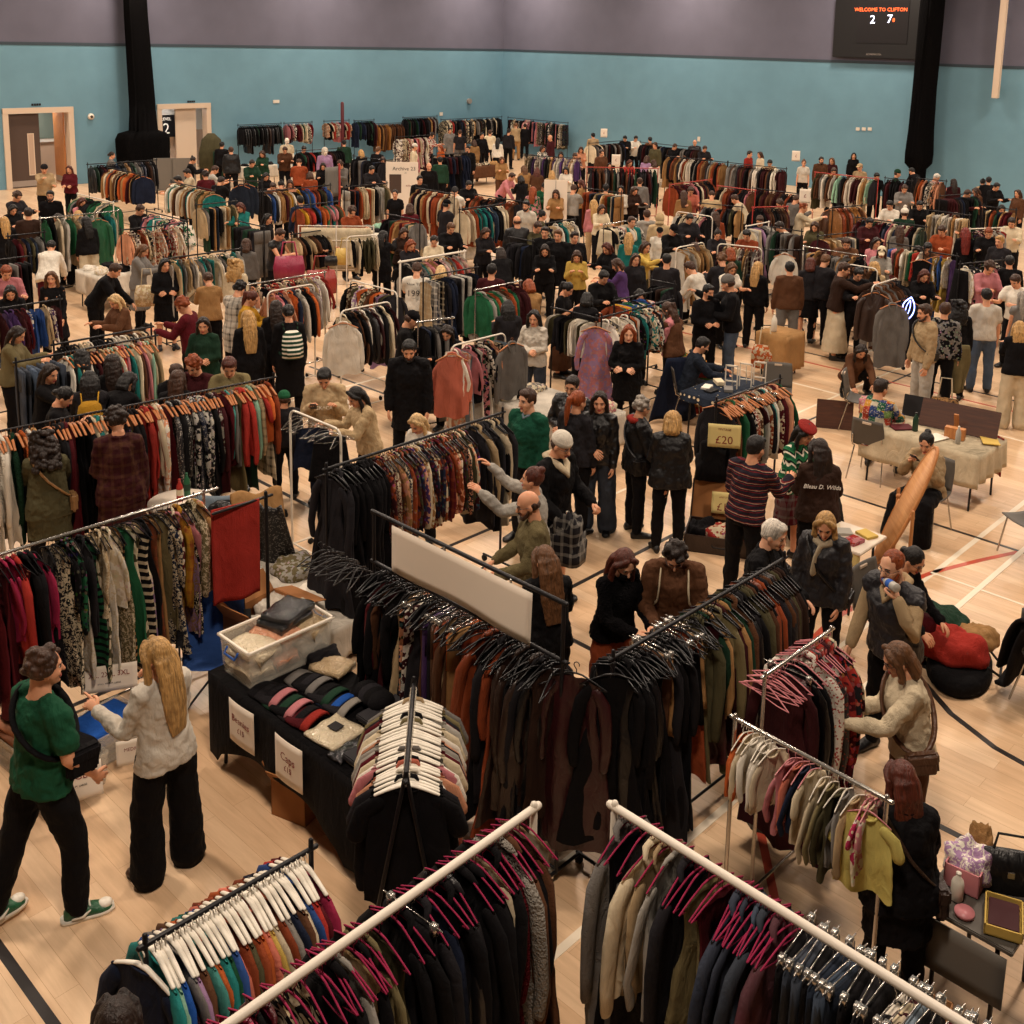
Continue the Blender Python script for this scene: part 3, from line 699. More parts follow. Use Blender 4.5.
# ---------------------------------------------------------------- garments on hangers
# local frame: the rail passes through the origin along x, the garment is spread along y and hangs down -z
def garment_mesh(kind, seed, mat='cloth'):
    r = random.Random(seed); b = MB()
    ph = [r.uniform(0, 6.28) for _ in range(6)]
    spec = dict(
      shirt=(.195, .235, .68, .022, .55), blouse=(.185, .225, .60, .018, .38), t_shirt=(.205, .245, .62, .020, .20), jumper=(.205, .25, .62, .034, .56), jacket=(.215, .25, .70, .042, .60),
      coat=(.215, .27, 1.02, .045, .64), dress=(.175, .26, 1.08, .028, .0), long_dress=(.175, .33, 1.25, .036, .5), top=(.165, .20, .50, .020, 0), hoodie=(.21, .25, .64, .042, .58), gilet=(.205, .24, .62, .04, 0),
      kids=(.125, .155, .34, .020, .24), kids_tee=(.13, .165, .36, .014, .10))[kind] if kind not in ('trousers', 'jeans', 'skirt', 'shorts', 'folded_trousers') else None
    top = -.085
    if spec:
        sw, hw, L, th, sl = spec; L *= r.uniform(.92, 1.1); slope = .34
        nw = .07 if kind not in ('top', 'dress') else .085
        nu = 18; nv = 18; nz = V((seed*1.3, 0, 0))
        def width(v): 
            w = sw+(hw-sw)*min(1, v*1.3)
            if kind in ('dress', 'long_dress'): w = sw-.03*math.sin(min(v/.35, 1)*PI)+(hw-sw)*max(0, (v-.3)/.7)
            return w
        amp = .012+.022*r.random(); k1 = r.uniform(9, 15)
        def drift(y, v): return (amp*math.sin(k1*y+ph[0]+v*1.5)+amp*.6*math.sin(2.3*k1*y+ph[1]))*min(1, v*2.5)
        def thk(u, v):
            e = math.sqrt(max(0, 1-abs(u)**3.2)); return (th*(.30+.7*min(1, v*3))*(.75+.25*math.sin(9*u+ph[2]+v*3)))*e+.003
        rs = []
        for j in range(nv+1):
            v = j/nv; w = width(v); ring = []
            for i in range(2*nu):
                a = PI*i/nu; c, s = math.cos(a), math.sin(a)
                u = c; sgn = 1 if s >= 0 else -1
                y = w*u; zt = top-slope*max(0, abs(y)-.03) if abs(y) < sw+.01 else top-slope*sw-.02
                if j == 0 and abs(y) < nw: zt -= .03*(1-abs(y)/nw)*(1 if sgn > 0 else .35)
                bot = top-L-.02*math.sin(6*u+ph[3])-(.05*(1-abs(u)) if kind in ('shirt', 'blouse') else 0)
                z = zt+(bot-zt)*v
                wq = noise.noise(V((y*9, z*5, sgn*3))+nz)*.016+noise.noise(V((y*22, z*11, sgn*5))+nz)*.007
                ring.append((drift(y, v)+sgn*thk(u, v)+wq*min(1, v*4+.15), y*(1+.03*noise.noise(V((v*7, sgn*2+u, 1))+nz)), z))
            rs.append(ring)
        b.rings(rs, cap=False); n = 2*nu
        # close the neck a little below and the hem
        c0 = len(b.v); o = 0
        b.v.append((0, 0, top-.05)); b.f += [(i, (i+1) % n, c0) for i in range(n)]
        if sl:
            tee = kind in ('t_shirt', 'kids_tee'); sc_ = .6 if kind.startswith('kids') else 1
            for sd in (-1, 1):
                a = V((0, sd*(sw-.035), top-slope*(sw-.035)-.045*sc_)); fx = r.uniform(-.03, .03); fo = r.uniform(.0, .05)
                q = dict(t_shirt=.062, kids=.036, kids_tee=.04, blouse=.045, shirt=.05, long_dress=.05).get(kind, .058)
                if tee: p = [a, V((fx*.3, sd*(sw+.035*sc_), a.z-.055*sc_)), V((fx, sd*(sw+.075*sc_), a.z-.055*sc_-sl*.62))]; rr = [q*.8, q*.9, q*.95]
                else: p = [a, V((fx*.4, sd*(sw+.018), a.z-.075*sc_)), V((fx, sd*(sw+.035+fo*.4), a.z-sl*.45)), V((fx*1.6+.01, sd*(sw+.030+fo), a.z-sl*.78)), V((fx*1.5, sd*(sw+.02+fo), a.z-sl*1.02))]; rr = [q*.8, q*.9, q*.86, q*.78, q*.66]
                b.tube(p, rr, 10, .42 if th < .03 else .6, up=(0, 1, 0))
        if kind in ('shirt', 'jacket', 'coat', 'blouse'):
            t = .014 if kind in ('jacket', 'coat') else .009
            b.tube([(th*.3, -.07, top-.015), (-.005, -.05, top+.022), (-.012, 0, top+.030), (-.005, .05, top+.022), (th*.3, .07, top-.015), (th*.8, .045, top-.10)], [t, t*1.4, t*1.5, t*1.4, t, t*.5], 6)
            b.tube([(th*.3, -.07, top-.015), (th*.8, -.045, top-.10)], [t, t*.5], 6)
        if kind in ('jumper', 't_shirt', 'kids', 'kids_tee'):
            k = .7 if kind.startswith('kids') else 1
            b.tube([(.0, nw*k*math.cos(a), top-.004-(.03 if math.sin(a) > 0 else .008)*abs(math.sin(a))) if False else (.016*math.sin(a), nw*k*math.cos(a), top-.006-.02*max(0, math.sin(a))) for a in [2*PI*i/10 for i in range(11)]], .006, 5, round_ends=False)
        if kind == 'hoodie': b.tube([(.01, -.085, top-.02), (-.045, -.06, top-.01), (-.06, 0, top-.02), (-.045, .06, top-.01), (.01, .085, top-.02)], [.022, .034, .042, .034, .022], 8)
    else:
        if kind == 'folded_trousers':
            L = r.uniform(.46, .58)
            b.grid(lambda u, v: (.004+.018*(v-.1)+.008*math.sin(7*u+ph[0]), (u-.5)*.26, -.12-v*L), 6, 6, .012)
            b.grid(lambda u, v: (-.010-.018*v+.008*math.sin(7*u+ph[1]), (u-.5)*.24, -.12-v*L*.93), 6, 6, .012)
            b.tube([(0, -.125, -.125), (0, .125, -.125)], .015, 8)
        elif kind in ('trousers', 'jeans', 'shorts'):
            L = 1.0 if kind != 'shorts' else .42; L *= r.uniform(.94, 1.05); hwid = .19
            for sd in (-1, 1):
                dx = .022*sd*r.uniform(.2, 1); rs = []
                for j in range(9):
                    v = j/8; w = .098-.018*v+(.03*v if kind == 'trousers' and seed % 2 else 0); t = .026+.006*math.sin(4*v+ph[2])
                    cy = sd*(.092+.004*v); cx = dx*v+.012*math.sin(3*v+ph[0])*v
                    rs.append([(cx+t*math.sin(a)*(.8+.2*math.cos(5*a+ph[1])), cy+w*math.cos(a), -.09-L*v) for a in [2*PI*i/12 for i in range(12)]])
                b.rings(rs)
            b.loft([((0, 0, -.078), V((0, hwid*.9, 0)), V((.012, 0, 0))), ((0, 0, -.085), V((0, hwid*.97, 0)), V((.024, 0, 0))), ((0, 0, -.13), V((0, hwid, 0)), V((.03, 0, 0))), ((0, 0, -.34), V((0, hwid*1.02, 0)), V((.032, 0, 0)))], 14)
        else:
            L = r.uniform(.45, .75); rs = []
            for j in range(9):
                v = j/8; w = .155+.07*v; t = .024+.03*v
                rs.append([(t*math.sin(a)+.012*v*math.sin(10*math.cos(a)+ph[0]), w*math.cos(a), -.09-L*v) for a in [2*PI*i/20 for i in range(20)]])
            b.rings(rs)
    if kind in ('trousers', 'jeans', 'shorts', 'skirt'): b.v = [(x, y, z-.03) for x, y, z in b.v]
    me = b.mesh(kind, mat); return me
def hanger_mesh(style):
    b = MB(); r, n = dict(wire=(.0022, 5), plastic=(.006, 6), slim=(.0045, 6), wooden=(.0085, 6), clip=(.0028, 5), white=(.0075, 6), kids=(.004, 5))[style]
    k = .62 if style == 'kids' else .86 if style == 'white' else 1; hr = .0022 if style != 'plastic' and style != 'white' else .0035
    hook = [V((0, .0-.020*math.cos(a)*k, .003+.020*math.sin(a)*k-.016)) for a in [math.radians(d) for d in (-35, 0, 40, 80, 120, 160, 195)]]
    hook = [V((0, .019*math.cos(math.radians(d)), -.013+.019*math.sin(math.radians(d)))) for d in (200, 160, 120, 80, 40, 0, -40)]+[V((0, 0, -.045)), V((0, 0, -.075))]
    b.tube(hook, hr, 5)
    if style == 'clip':
        b.tube([(0, -.19, -.08), (0, .19, -.08)], .0035, 6)
        for s in (-1, 1): b.box((-.014, s*.14-.016, -.125), (.014, s*.14+.016, -.07))
        return b
    w = .205*k; zt = -.072; ze = zt-.075*k
    sh = [V((0, -w, ze)), V((0, -w*.6, zt-.036*k)), V((0, -w*.2, zt-.004)), V((0, 0, zt)), V((0, w*.2, zt-.004)), V((0, w*.6, zt-.036*k)), V((0, w, ze))]
    b.tube(sh, [r*.9, r, r*1.1, r*1.2, r*1.1, r, r*.9], n, 1.7 if style in ('wooden', 'white') else 1.0)
    if style in ('wire', 'plastic', 'slim', 'kids'): b.tube([(0, -w, ze), (0, -w*.5, ze-.012), (0, w*.5, ze-.012), (0, w, ze)], r*.75, n)
    if style == 'wooden': b.tube([(0, -w*.85, ze+.01), (0, w*.85, ze+.01)], r*.45, n)
    return b
HMAT = dict(wire='chrome', plastic='gloss_plastic', slim='velvet', wooden='wood_hanger', clip='chrome', white='gloss_plastic', kids='gloss_plastic')
GM = {}; HM_ = {}
def gmesh(kind, var):
    k = (kind, var)
    if k not in GM: GM[k] = garment_mesh(kind, hash_(kind)*13+var*7+1)
    return GM[k]
def hash_(s): return sum(ord(c)*(i+3) for i, c in enumerate(s)) % 997
def hmesh(style):
    if style not in HM_: HM_[style] = hanger_mesh(style).mesh('hanger', HMAT[style])
    return HM_[style]
GN = dict(t_shirt='t-shirt', kids="child's cardigan", kids_tee="child's t-shirt", folded_trousers='folded trousers', long_dress='long dress')
PATN = dict(stripe='striped ', plaid='checked ', floral='flowered ', dots='spotted ', animal='leopard-print ', zebra='zebra-print ', sequin='sequinned ', satin='satin ', leather='leather ', fur='fluffy ', puffer='padded ', denim='denim ', knit='knitted ', cloth='')
RAILREF = []; NG = {}
def parse_pal(s):
    out = []
    for w in s.split():
        n = 1
        if '*' in w: w, n = w.split('*'); n = int(n)
        out += [w]*n
    return out
def hang(kind, col, mat, tint, loc, rz_, hanger, hcol, rackname, ordn, grp, swing=0, first=False, sc=1.0):
    o = put(kind if kind not in ('kids', 'kids_tee', 'top') else {'kids': 'child_cardigan', 'kids_tee': 'child_t_shirt', 'top': 'camisole'}[kind], gmesh(kind, rnd.randrange(5)), None, loc, (swing, 0, rz_), col=col, tint=tint, mat=mat if mat != 'cloth' else None)
    if sc != 1: o.scale = (1, 1, sc)
    cn_ = cn(col) if 'denim' not in col else {'denim': 'mid-blue', 'pale_denim': 'pale blue', 'dark_denim': 'dark blue'}[col]
    nm = GN.get(kind, kind.replace('_', ' '))
    if nm == 'top': nm = 'sleeveless top'
    tag(o, '%s %s%s %s, %s' % (cn_, PATN.get(mat, ''), nm, rackname, ordn), 'garment', grp)
    if hanger: put('hanger', hmesh(hanger), o, col=hcol if hcol else None)
    NG[kind] = NG.get(kind, 0)+1
    return o
PATMATS = {'d': 'denim', 's': 'stripe', 'p': 'plaid', 'f': 'floral', 'o': 'dots', 'a': 'animal', 'z': 'zebra', 'q': 'sequin', 'n': 'satin', 'l': 'leather', 'u': 'fur', 'k': 'knit', 'c': 'cloth', 'y': 'puffer'}
def fill(a, b, name, step, kinds, pal, pats='c*5 k', hanger=None, hcol=None, drop=.0, tints='white cream black', order=None, group=None, jit=.12, t0=.03, t1=.97, zs=1.0, lines=None):
    "hang garments along a rail from a to b (world points); every one is an object"
    a, b = V(a), V(b); d = b-a; L = d.length; n = max(1, int(L*(t1-t0)/step)); ang = math.atan2(d.y, d.x)
    kk = parse_pal(kinds); pp = order or parse_pal(pal); tt = parse_pal(tints); pt = parse_pal(pats)
    flip = proj(a)[0] > proj(b)[0]; run = 0; base = rnd.choice((0, PI))
    for i in range(n):
        t = t0+(t1-t0)*(i+.5+rnd.uniform(-.22, .22))/n
        if order: c = order[int(i*len(order)/n)]
        else:
            c = rnd.choice(pp)
        knd = rnd.choice(kk) if not (isinstance(order, list) and ':' in c) else c.split(':')[1]
        c = c.split(':')[0]; pm = PATMATS[rnd.choice(pt)]
        if knd == 'jeans': pm = 'denim'; c = rnd.choice(['dark_denim', 'dark_denim', 'denim']) if 'denim' not in c else c
        if knd in ('jumper', 'hoodie') and pm == 'cloth': pm = 'knit'
        hg = hanger
        if hanger and knd in ('trousers', 'jeans', 'skirt', 'shorts'): hg = 'clip'
        k = i+1 if not flip else n-i
        on = ('leftmost' if k == 1 else 'rightmost' if k == n else (ORD(k)+' from its left end' if k <= n/2 or n < 4 else ORD(n-k+1)+' from its right end'))
        p = a+d*t
        hang(knd, c, pm, rnd.choice(tt), (p.x, p.y, p.z-drop), ang+base+(PI if rnd.random() < .15 else 0)+rnd.uniform(-jit, jit), hg, hcol, name, on, group or 'garments '+name, rnd.uniform(-.03, .03), sc=zs*rnd.uniform(.94, 1.05))
def hangers_on(a, b, n, style, hcol, name, group, jit=.25, t0=.02, t1=.98, adj=''):
    a, b = V(a), V(b); d = b-a; ang = math.atan2(d.y, d.x); flip = proj(a)[0] > proj(b)[0]
    for i in range(n):
        p = a+d*(t0+(t1-t0)*(i+.5)/n); k = i+1 if not flip else n-i
        o = put('coat_hanger', hmesh(style), None, p, (rnd.uniform(-.05, .05), 0, ang+rnd.uniform(-jit, jit)+rnd.choice((0, PI))), col=hcol)
        on = 'leftmost' if k == 1 else 'rightmost' if k == n else (ORD(k)+' from its left end' if k <= n/2 else ORD(n-k+1)+' from its right end')
        tag(o, 'empty %s hanger %s, %s' % (adj, name, on), 'hanger', group)
# ---------------------------------------------------------------- rails and racks
def rack(a, b, style='black', name='', label=None, z=None, foot=.5, lower=True, wheels=True, ext=.0, ends='both'):
    "a, b: world rail ends. styles: black, chrome, white, arch (white rounded), aframe"
    a, b = V(a), V(b); m = (a+b)/2; d = b-a; L = d.length; ang = math.atan2(d.y, d.x); H = a.z
    lb = label or ('%s clothes rail %s' % ({'black': 'black metal', 'chrome': 'chrome', 'white': 'white metal', 'arch': 'white round-cornered', 'aframe': 'black folding', 'pole': 'thick white pole', 'red': 'red metal'}[style], name))
    r = empty('clothes_rack', (m.x, m.y, 0), ang, label=lb, cat='clothes rack', group='clothes rails')
    mt = {'black': 'black_metal', 'aframe': 'black_metal', 'chrome': 'chrome', 'white': 'white_metal', 'arch': 'white_metal', 'pole': 'white_metal', 'red': 'painted_metal'}[style]
    h = L/2; R = .014 if style != 'pole' else .021
    col = 'red' if style == 'red' else None
    def P(nm, mb, c=None): return put(nm, mb.mesh(nm, mt), r, col=c or col)
    def seg(nm, pts, rad, n=8): return P(nm, MB().tube(pts, rad, n))
    if style == 'arch':
        q = .09; pts = [(-h, 0, H-.25)]+[(-h+q-q*math.cos(t), 0, H-q+q*math.sin(t)) for t in (0, PI/8, PI/4, 3*PI/8, PI/2)]+[(h-q+q*math.sin(t), 0, H-q+q*math.cos(t)) for t in (0, PI/8, PI/4, 3*PI/8, PI/2)]+[(h, 0, H-.25)]
        seg('rail', pts, .0125)
        for s in (-1, 1): seg('upright', [(h*s, 0, .08), (h*s, 0, H-.2)], .0125)
    else:
        seg('rail', [(-h-.03-ext, 0, H), (h+.03+ext, 0, H)], R, 10)
        for s in (-1, 1):
            if style == 'aframe':
                seg('upright', [(h*s, .0, H+.04), (h*s*1.02, .28, .03)], .012); seg('upright', [(h*s, .0, H+.04), (h*s*1.02, -.28, .03)], .012)
            else: seg('upright', [(h*s, 0, .06), (h*s, 0, H+(.05 if style == 'black' else .02))], R*.95 if style != 'pole' else .019)
    for s in (-1, 1):
        if style != 'aframe':
            o = seg('foot', [(h*s, -foot/2, .075), (h*s, foot/2, .075)], .012)
            if wheels:
                for t in (-1, 1):
                    w = MB().tube([(h*s-.010, foot/2*t*.94, .034), (h*s+.010, foot/2*t*.94, .034)], .034, 12, round_ends=False); w.box((h*s-.014, foot/2*t*.94-.008, .03), (h*s+.014, foot/2*t*.94+.008, .075))
                    put('castor', w.mesh('castor', 'rubber'), o)
    if lower and style != 'aframe': seg('base_bar', [(-h, 0, .09), (h, 0, .09)], .011)
    return r
# ---------------------------------------------------------------- the hall
CX, CY = 38.93, 39.0; LINEZ = 4.95; TOPZ = 12.0
def WL(px, py): v = ray(px, py); t = CY/v.y; return V((v.x*t, CY, CAMH+v.z*t))
def WR(px, py): v = ray(px, py); t = CX/v.x; return V((CX, v.y*t, CAMH+v.z*t))
def floor_mat():
    t = NT('sports_floor', .33, 0, .45)
    mp = t.mapp((1, 1, 1), (0, 0, PI/2))
    br = t.N('ShaderNodeTexBrick'); br.offset = .37; br.squash = 1
    for k, v in dict(Scale=1.0).items(): br.inputs[k].default_value = v
    br.inputs['Brick Width'].default_value = 1.9; br.inputs['Row Height'].default_value = .145; br.inputs['Mortar Size'].default_value = .0012
    br.inputs['Mortar Smooth'].default_value = .2; br.inputs['Bias'].default_value = -.1
    br.inputs['Color1'].default_value = (*hx('cfac88'), 1); br.inputs['Color2'].default_value = (*hx('dfc19f'), 1); br.inputs['Mortar'].default_value = (*hx('a8825f'), 1)
    t.L(mp, br.inputs['Vector'])
    n = t.noise(2.2, 6, t.mapp((9.0, 1, 1)), .6, .4); n2 = t.noise(.5, 3)
    c = t.mix(1.0, br.outputs['Color'], t.ramp(n, [(.3, (.88, .85, .82)), (.7, (1.08, 1.08, 1.08))]), 'MULTIPLY')
    c = t.mix(1.0, c, t.ramp(n2, [(.3, (.93, .92, .9)), (.7, (1.05, 1.05, 1.05))]), 'MULTIPLY'); t.col(c)
    t.L(t.ramp(n2, [(.3, (.28, .28, .28)), (.7, (.42, .42, .42))]), t.b.inputs['Roughness'])
floor_mat()
def wall_mat(name, lo, hi):
    t = NT(name, .75, 0, .25)
    g = t.N('ShaderNodeNewGeometry'); z = t.sep(g.outputs['Position'])[2]
    n = t.noise(1.2, 4, g.outputs['Position'])
    c = t.mix(t.math('GREATER_THAN', z, LINEZ), hx(lo), hx(hi))
    t.col(t.mix(1.0, c, t.ramp(n, [(.3, (.93, .93, .93)), (.7, (1.05, 1.05, 1.05))]), 'MULTIPLY'))
    f = t.noise(30, 3, g.outputs['Position']); t.bump(f, .12, .01)
wall_mat('wall_paint', '688fa1', '605f6e')
plain('wall_line', '33404a', .7); plain('door_frame', 'cdb8a2', .5); plain('door_brown', '4a3a32', .5); plain('corridor_white', 'd8d2ca', .8); plain('corridor_beige', 'b39a86', .8)
plain('vision_glass', '6f7b74', .2); plain('steel_plate', '9a9088', .4, .3); plain('net_black', '070607', .95, 0, .08, bump=(30, .9, .03)); plain('board_black', '120e10', .35); plain('case_black', '0c0a0c', .5)
plain('line_white', 'e6d8c2', .4); plain('line_black', '1d1614', .4); plain('line_red', 'b4442c', .4); plain('door_pale', 'c9b6a2', .5); plain('partition_grey', '6b665f', .6)
def struct(name, me, **kw): return tag(put(name, me), kind='structure', **kw)
X0 = -6.0; Y0 = -6.0
fb = MB().box((X0, Y0, -.1), (CX+.3, CY+6, 0)).mesh('floor', 'sports_floor', False); struct('floor', fb, label='pale varnished strip-wood sports hall floor with painted court lines')
# door openings in the left wall
dx = [(WL(3, 111).x, WL(71.5, 109).x), (WL(157.5, 106).x, WL(209, 106).x)]; DH = 2.72
b = MB()
xs = [X0, dx[0][0], dx[0][1], dx[1][0], dx[1][1], CX+.3]
for i in (0, 2, 4): b.box((xs[i], CY, 0), (xs[i+1], CY+.3, DH))
b.box((X0, CY, DH), (CX+.3, CY+.3, TOPZ)); struct('wall_left', b.mesh('wall_left', 'wall_paint', False), label='left wall painted turquoise below and grey-purple above')
b = MB().box((CX, Y0, 0), (CX+.3, CY, TOPZ)); struct('wall_right', b.mesh('wall_right', 'wall_paint', False), label='right wall painted turquoise below and grey-purple above')
b = MB().box((X0, CY-.02, LINEZ-.05), (CX-.02, CY+.01, LINEZ+.05)); struct('trim_1', b.mesh('trim_1', 'wall_line', False))
b = MB().box((CX-.02, Y0, LINEZ-.05), (CX+.01, CY-.02, LINEZ+.05)); struct('trim_2', b.mesh('trim_2', 'wall_line', False))
for k in range(2):
    x0, x1 = dx[k]; b = MB(); f = .14
    b.box((x0-f*.3, CY-.06, 0), (x0+f, CY+.3, DH+.02)); b.box((x1-f, CY-.06, 0), (x1+f*.3, CY+.3, DH+.02)); b.box((x0-f*.3, CY-.07, DH-f), (x1+f*.3, CY+.3, DH+.05))
    struct('trim_%d' % (k+3), b.mesh('door_surround', 'door_frame', False))
# corridor behind
b = MB(); b.box((X0, CY+3.2, 1.45), (CX, CY+3.4, 3.6)); b.box((X0, CY+.3, 2.95), (CX, CY+3.2, 3.0)); struct('wall_corridor', b.mesh('wall_corridor', 'corridor_white', False))
b = MB(); b.box((X0, CY+3.2, 0), (CX, CY+3.38, 1.45)); struct('wall_corridor_lower', b.mesh('wall_corridor_lower', 'corridor_beige', False))
def leaf(name, x0, x1, y, mat, ang, hinge, wnd=None):
    d = empty(name, (hinge, y, 0), ang, kind='structure'); w = x1-x0
    put('door_leaf', bevel(MB().box((0, -.025, .01), (w, .025, DH-.16)).mesh('door_leaf', mat, False), .006), d)
    if wnd:
        a0, a1, z0, z1 = wnd; o = put('vision_panel', MB().box((a0, -.032, z0), (a1, .032, z1)).mesh('vision_panel', 'corridor_beige', False), d)
        fr = MB()
        for q in ((a0-.03, z0, a0, z1), (a1, z0, a1+.03, z1), (a0-.03, z0-.03, a1+.03, z0), (a0-.03, z1, a1+.03, z1+.03)): fr.box((q[0], -.036, q[1]), (q[2], .036, q[3]))
        put('glazing_bead', fr.mesh('glazing_bead', 'door_frame', False), o)
    put('kick_plate', MB().box((.05, -.03, .05), (w-.05, .03, .25)).mesh('kick_plate', 'steel_plate', False), d)
    return d
w1 = dx[0][1]-dx[0][0]
leaf('door_1', 0, w1*.46, CY+.12, 'door_brown', 0, dx[0][0]+.14, (w1*.29, w1*.36, .45, 1.85))
leaf('door_1', 0, w1*.42, CY+.28, 'pine', math.radians(86), dx[0][1]-.18)
w2 = dx[1][1]-dx[1][0]
leaf('door_2', 0, w2*.40, CY+.14, 'door_pale', math.radians(0), dx[1][0]+w2*.36)
leaf('door_2', 0, w2*.36, CY+.35, 'door_brown', math.radians(60), dx[1][1]-.55-w2*.2, (w2*.1, w2*.16, .5, 1.8))
# corridor window and sign
def RY(px, py, y): v = ray(px, py); return V((v.x*y/v.y, y, CAMH+v.z*y/v.y))
p = RY(44, 122, CY+3.1); q = empty('window_1', (p.x, CY+3.1, p.z), kind='structure')
put('window_frame', MB().box((-.85, -.02, -.75), (.6, .06, .7)).mesh('window_frame', 'corridor_white', False), q); put('window_pane', MB().box((-.75, -.04, -.62), (.48, 0, .7)).mesh('window_pane', 'vision_glass', False), q)
wp = RY(167, 126, CY+2.9); q = empty('wall_sign', (wp.x, CY+2.9, wp.z), label="dark wall sign reading LEVEL 2 seen through the second doorway", cat='sign')
put('sign_board', MB().box((-.42, -.03, -.45), (.55, .03, .45)).mesh('sign_board', 'board_black', False), q)
text('LEVEL', .17, 'white_ink', q, (-.05, -.04, .28), (PI/2, 0, 0)); text('2', .62, 'white_ink', q, (-.05, -.04, -.12), (PI/2, 0, 0))
# wall fixtures
def fixture(name, p, s, mat, lab, cat, wall='L', shape='box'):
    b = MB()
    if shape == 'box': b.box((-s[0]/2, -s[1], -s[2]/2), (s[0]/2, 0, s[2]/2))
    else: b.tube([(0, 0, 0), (0, -s[1], 0)], s[0]/2, 16, round_ends=False)
    me = b.mesh(name, mat, False); o = put(name, me if shape != 'box' else bevel(me, .01), None, (p.x-(0 if wall == 'L' else 0), p.y, p.z), (0, 0, 0 if wall == 'L' else -PI/2)); return tag(o, lab, cat)
p = WL(90.5, 116.5); r = empty('wall_clock', (p.x, CY, p.z), label='small round white clock on the turquoise wall right of the first door', cat='clock')
put('clock_case', MB().tube([(0, 0, 0), (0, -.08, 0)], .11, 20, round_ends=False).mesh('clock_case', 'white_metal'), r); put('clock_face', MB().tube([(0, -.08, 0), (0, -.10, 0)], .045, 16, round_ends=False).mesh('clock_face', 'door_brown'), r)
fixture('socket_plate', WL(276, 101.5), (.30, .03, .13), 'white_metal', 'white socket plate on the turquoise wall right of the second door', 'socket')
fixture('socket_plate', WL(441, 114), (.20, .03, .16), 'white_metal', 'white socket plate low on the left wall near the corner', 'socket')
fixture('wall_hook', WL(468.5, 101), (.25, .12, .2), 'steel_plate', 'round grey fitting on the left wall close to the corner', 'fitting', 'L', 'tube')
for i, px in enumerate((855, 861, 867)): fixture('socket_plate', WR(px+3, 129), (.16, .03, .12), 'white_metal', 'small white socket plate right of the hanging net, %s of three' % ('leftmost', 'middle', 'rightmost')[i], 'socket', 'R')
fixture('socket_plate', WR(699, 139), (.14, .03, .2), 'white_metal', 'small white plate low in the middle of the right wall', 'socket', 'R')
for px, py in ((36, 105), (191, 102)):
    p = WL(px, py-.5); b = MB()
    for k in range(4): b.box((-.16+k*.085, -.02, -.035), (-.10+k*.085, 0, .035))
    tag(put('door_sign', b.mesh('door_sign', 'black_ink', False), None, (p.x, CY-.01, p.z)), 'small dark lettering above the %s doorway' % ('first' if px < 90 else 'second'), 'sign')
# scoreboard
p0, p1 = WR(835, 57), WR(917, 62); zt = p0.z; y0, y1 = p0.y, p1.y
w = y0-y1+.5; r = empty('scoreboard', (CX-.02, (y0+y0-w)/2, zt), label='black electronic scoreboard high on the right wall', cat='scoreboard')
put('case', bevel(MB().box((-.22, -w/2, 0), (0, w/2, 2.3)).mesh('case', 'case_black', False), .02), r)
put('screen', MB().box((-.24, -w*.28, .55), (-.2, w*.25, 2.1)).mesh('screen', 'board_black', False), r)
def onR(o, u, z, dxx=-.25): o.matrix_local = Matrix.Translation((dxx, u, z)) @ Matrix(((0, 0, -1, 0), (-1, 0, 0, 0), (0, 1, 0, 0), (0, 0, 0, 1))); return o
yc = (y0+y0-w)/2
def sc(px, py): q = WR(px, py); return q.y-yc, q.z-zt
u, z = sc(884, 10); onR(text('WELCOME TO CLIFTON', .19, 'screen_orange', r), u, z); u, z = sc(876, 20); onR(text('2', .42, 'screen_white', r), u, z); u, z = sc(893, 19.5); onR(text('7', .42, 'screen_white', r), u, z)
u, z = sc(897, 20.5); onR(text('8', .2, 'screen_orange', r), u, z); u, z = sc(877, 54.5); onR(text('SCOREMASTER', .09, 'steel_plate', r), u, z)
# hanging nets
def net(name, p, segs, lab, seed):
    r = random.Random(seed); r0 = empty(name, p, label=lab, cat='net', group='sports nets gathered against the walls')
    b = MB(); N = 40; ph = r.uniform(0, 6)
    rs = []
    for z, ra, dxy in segs:
        rs.append([V((dxy[0]+ra*math.cos(2*PI*j/N)*(1+.12*math.sin(j*2.9+ph)+.06*math.sin(z*2+j)), dxy[1]+ra*.7*math.sin(2*PI*j/N)*(1+.12*math.sin(j*3.3)), z)) for j in range(N)])
    b.rings(rs); put('netting', b.mesh('netting', 'net_black'), r0); return r0
g = WL(137, 160); sc_ = 1/28.5
net('sports_net', (WL(130, 100).x, CY-.8, 0), [(.0, .86, (0, 0)), (.9, .88, (0, 0)), (1.6, .90, (0, 0)), (1.80, .82, (.0, 0)), (1.9, .50, (.05, 0)), (3, .44, (.05, 0)), (6, .40, (-.05, 0)), (11, .35, (-.08, 0))], 'black sports net gathered into a column by the left doors', 1)
g = WR(928, 100)
net('sports_net', (CX-.7, WR(933, 120).y+.1, 0), [(.0, .35, (0, 0)), (1.25, .36, (0, 0)), (1.45, .58, (0, 0)), (1.8, .60, (0, 0)), (2.6, .53, (0, 0)), (4, .50, (0, 0)), (6.5, .5, (0, -.02)), (11, .48, (0, -.05))], 'black sports net gathered into a column on the right wall', 2)
# goal post arm on the right wall
p0, p1 = WR(998, 98), WR(1008, 0); r = empty('wall_post', (CX-.25, p0.y, p0.z), label='long cream post fixed upright on the right wall near the picture edge', cat='post')
put('post', bevel(MB().box((-.08, -.11, 0), (.08, .11, 5.5)).mesh('post', 'door_frame', False), .01), r); put('bracket', MB().box((-.05, -.05, 2.6), (.26, .05, 2.75)).mesh('bracket', 'steel_plate', False), r); put('bracket', MB().box((-.05, -.05, .3), (.26, .05, .45)).mesh('bracket', 'steel_plate', False), r)
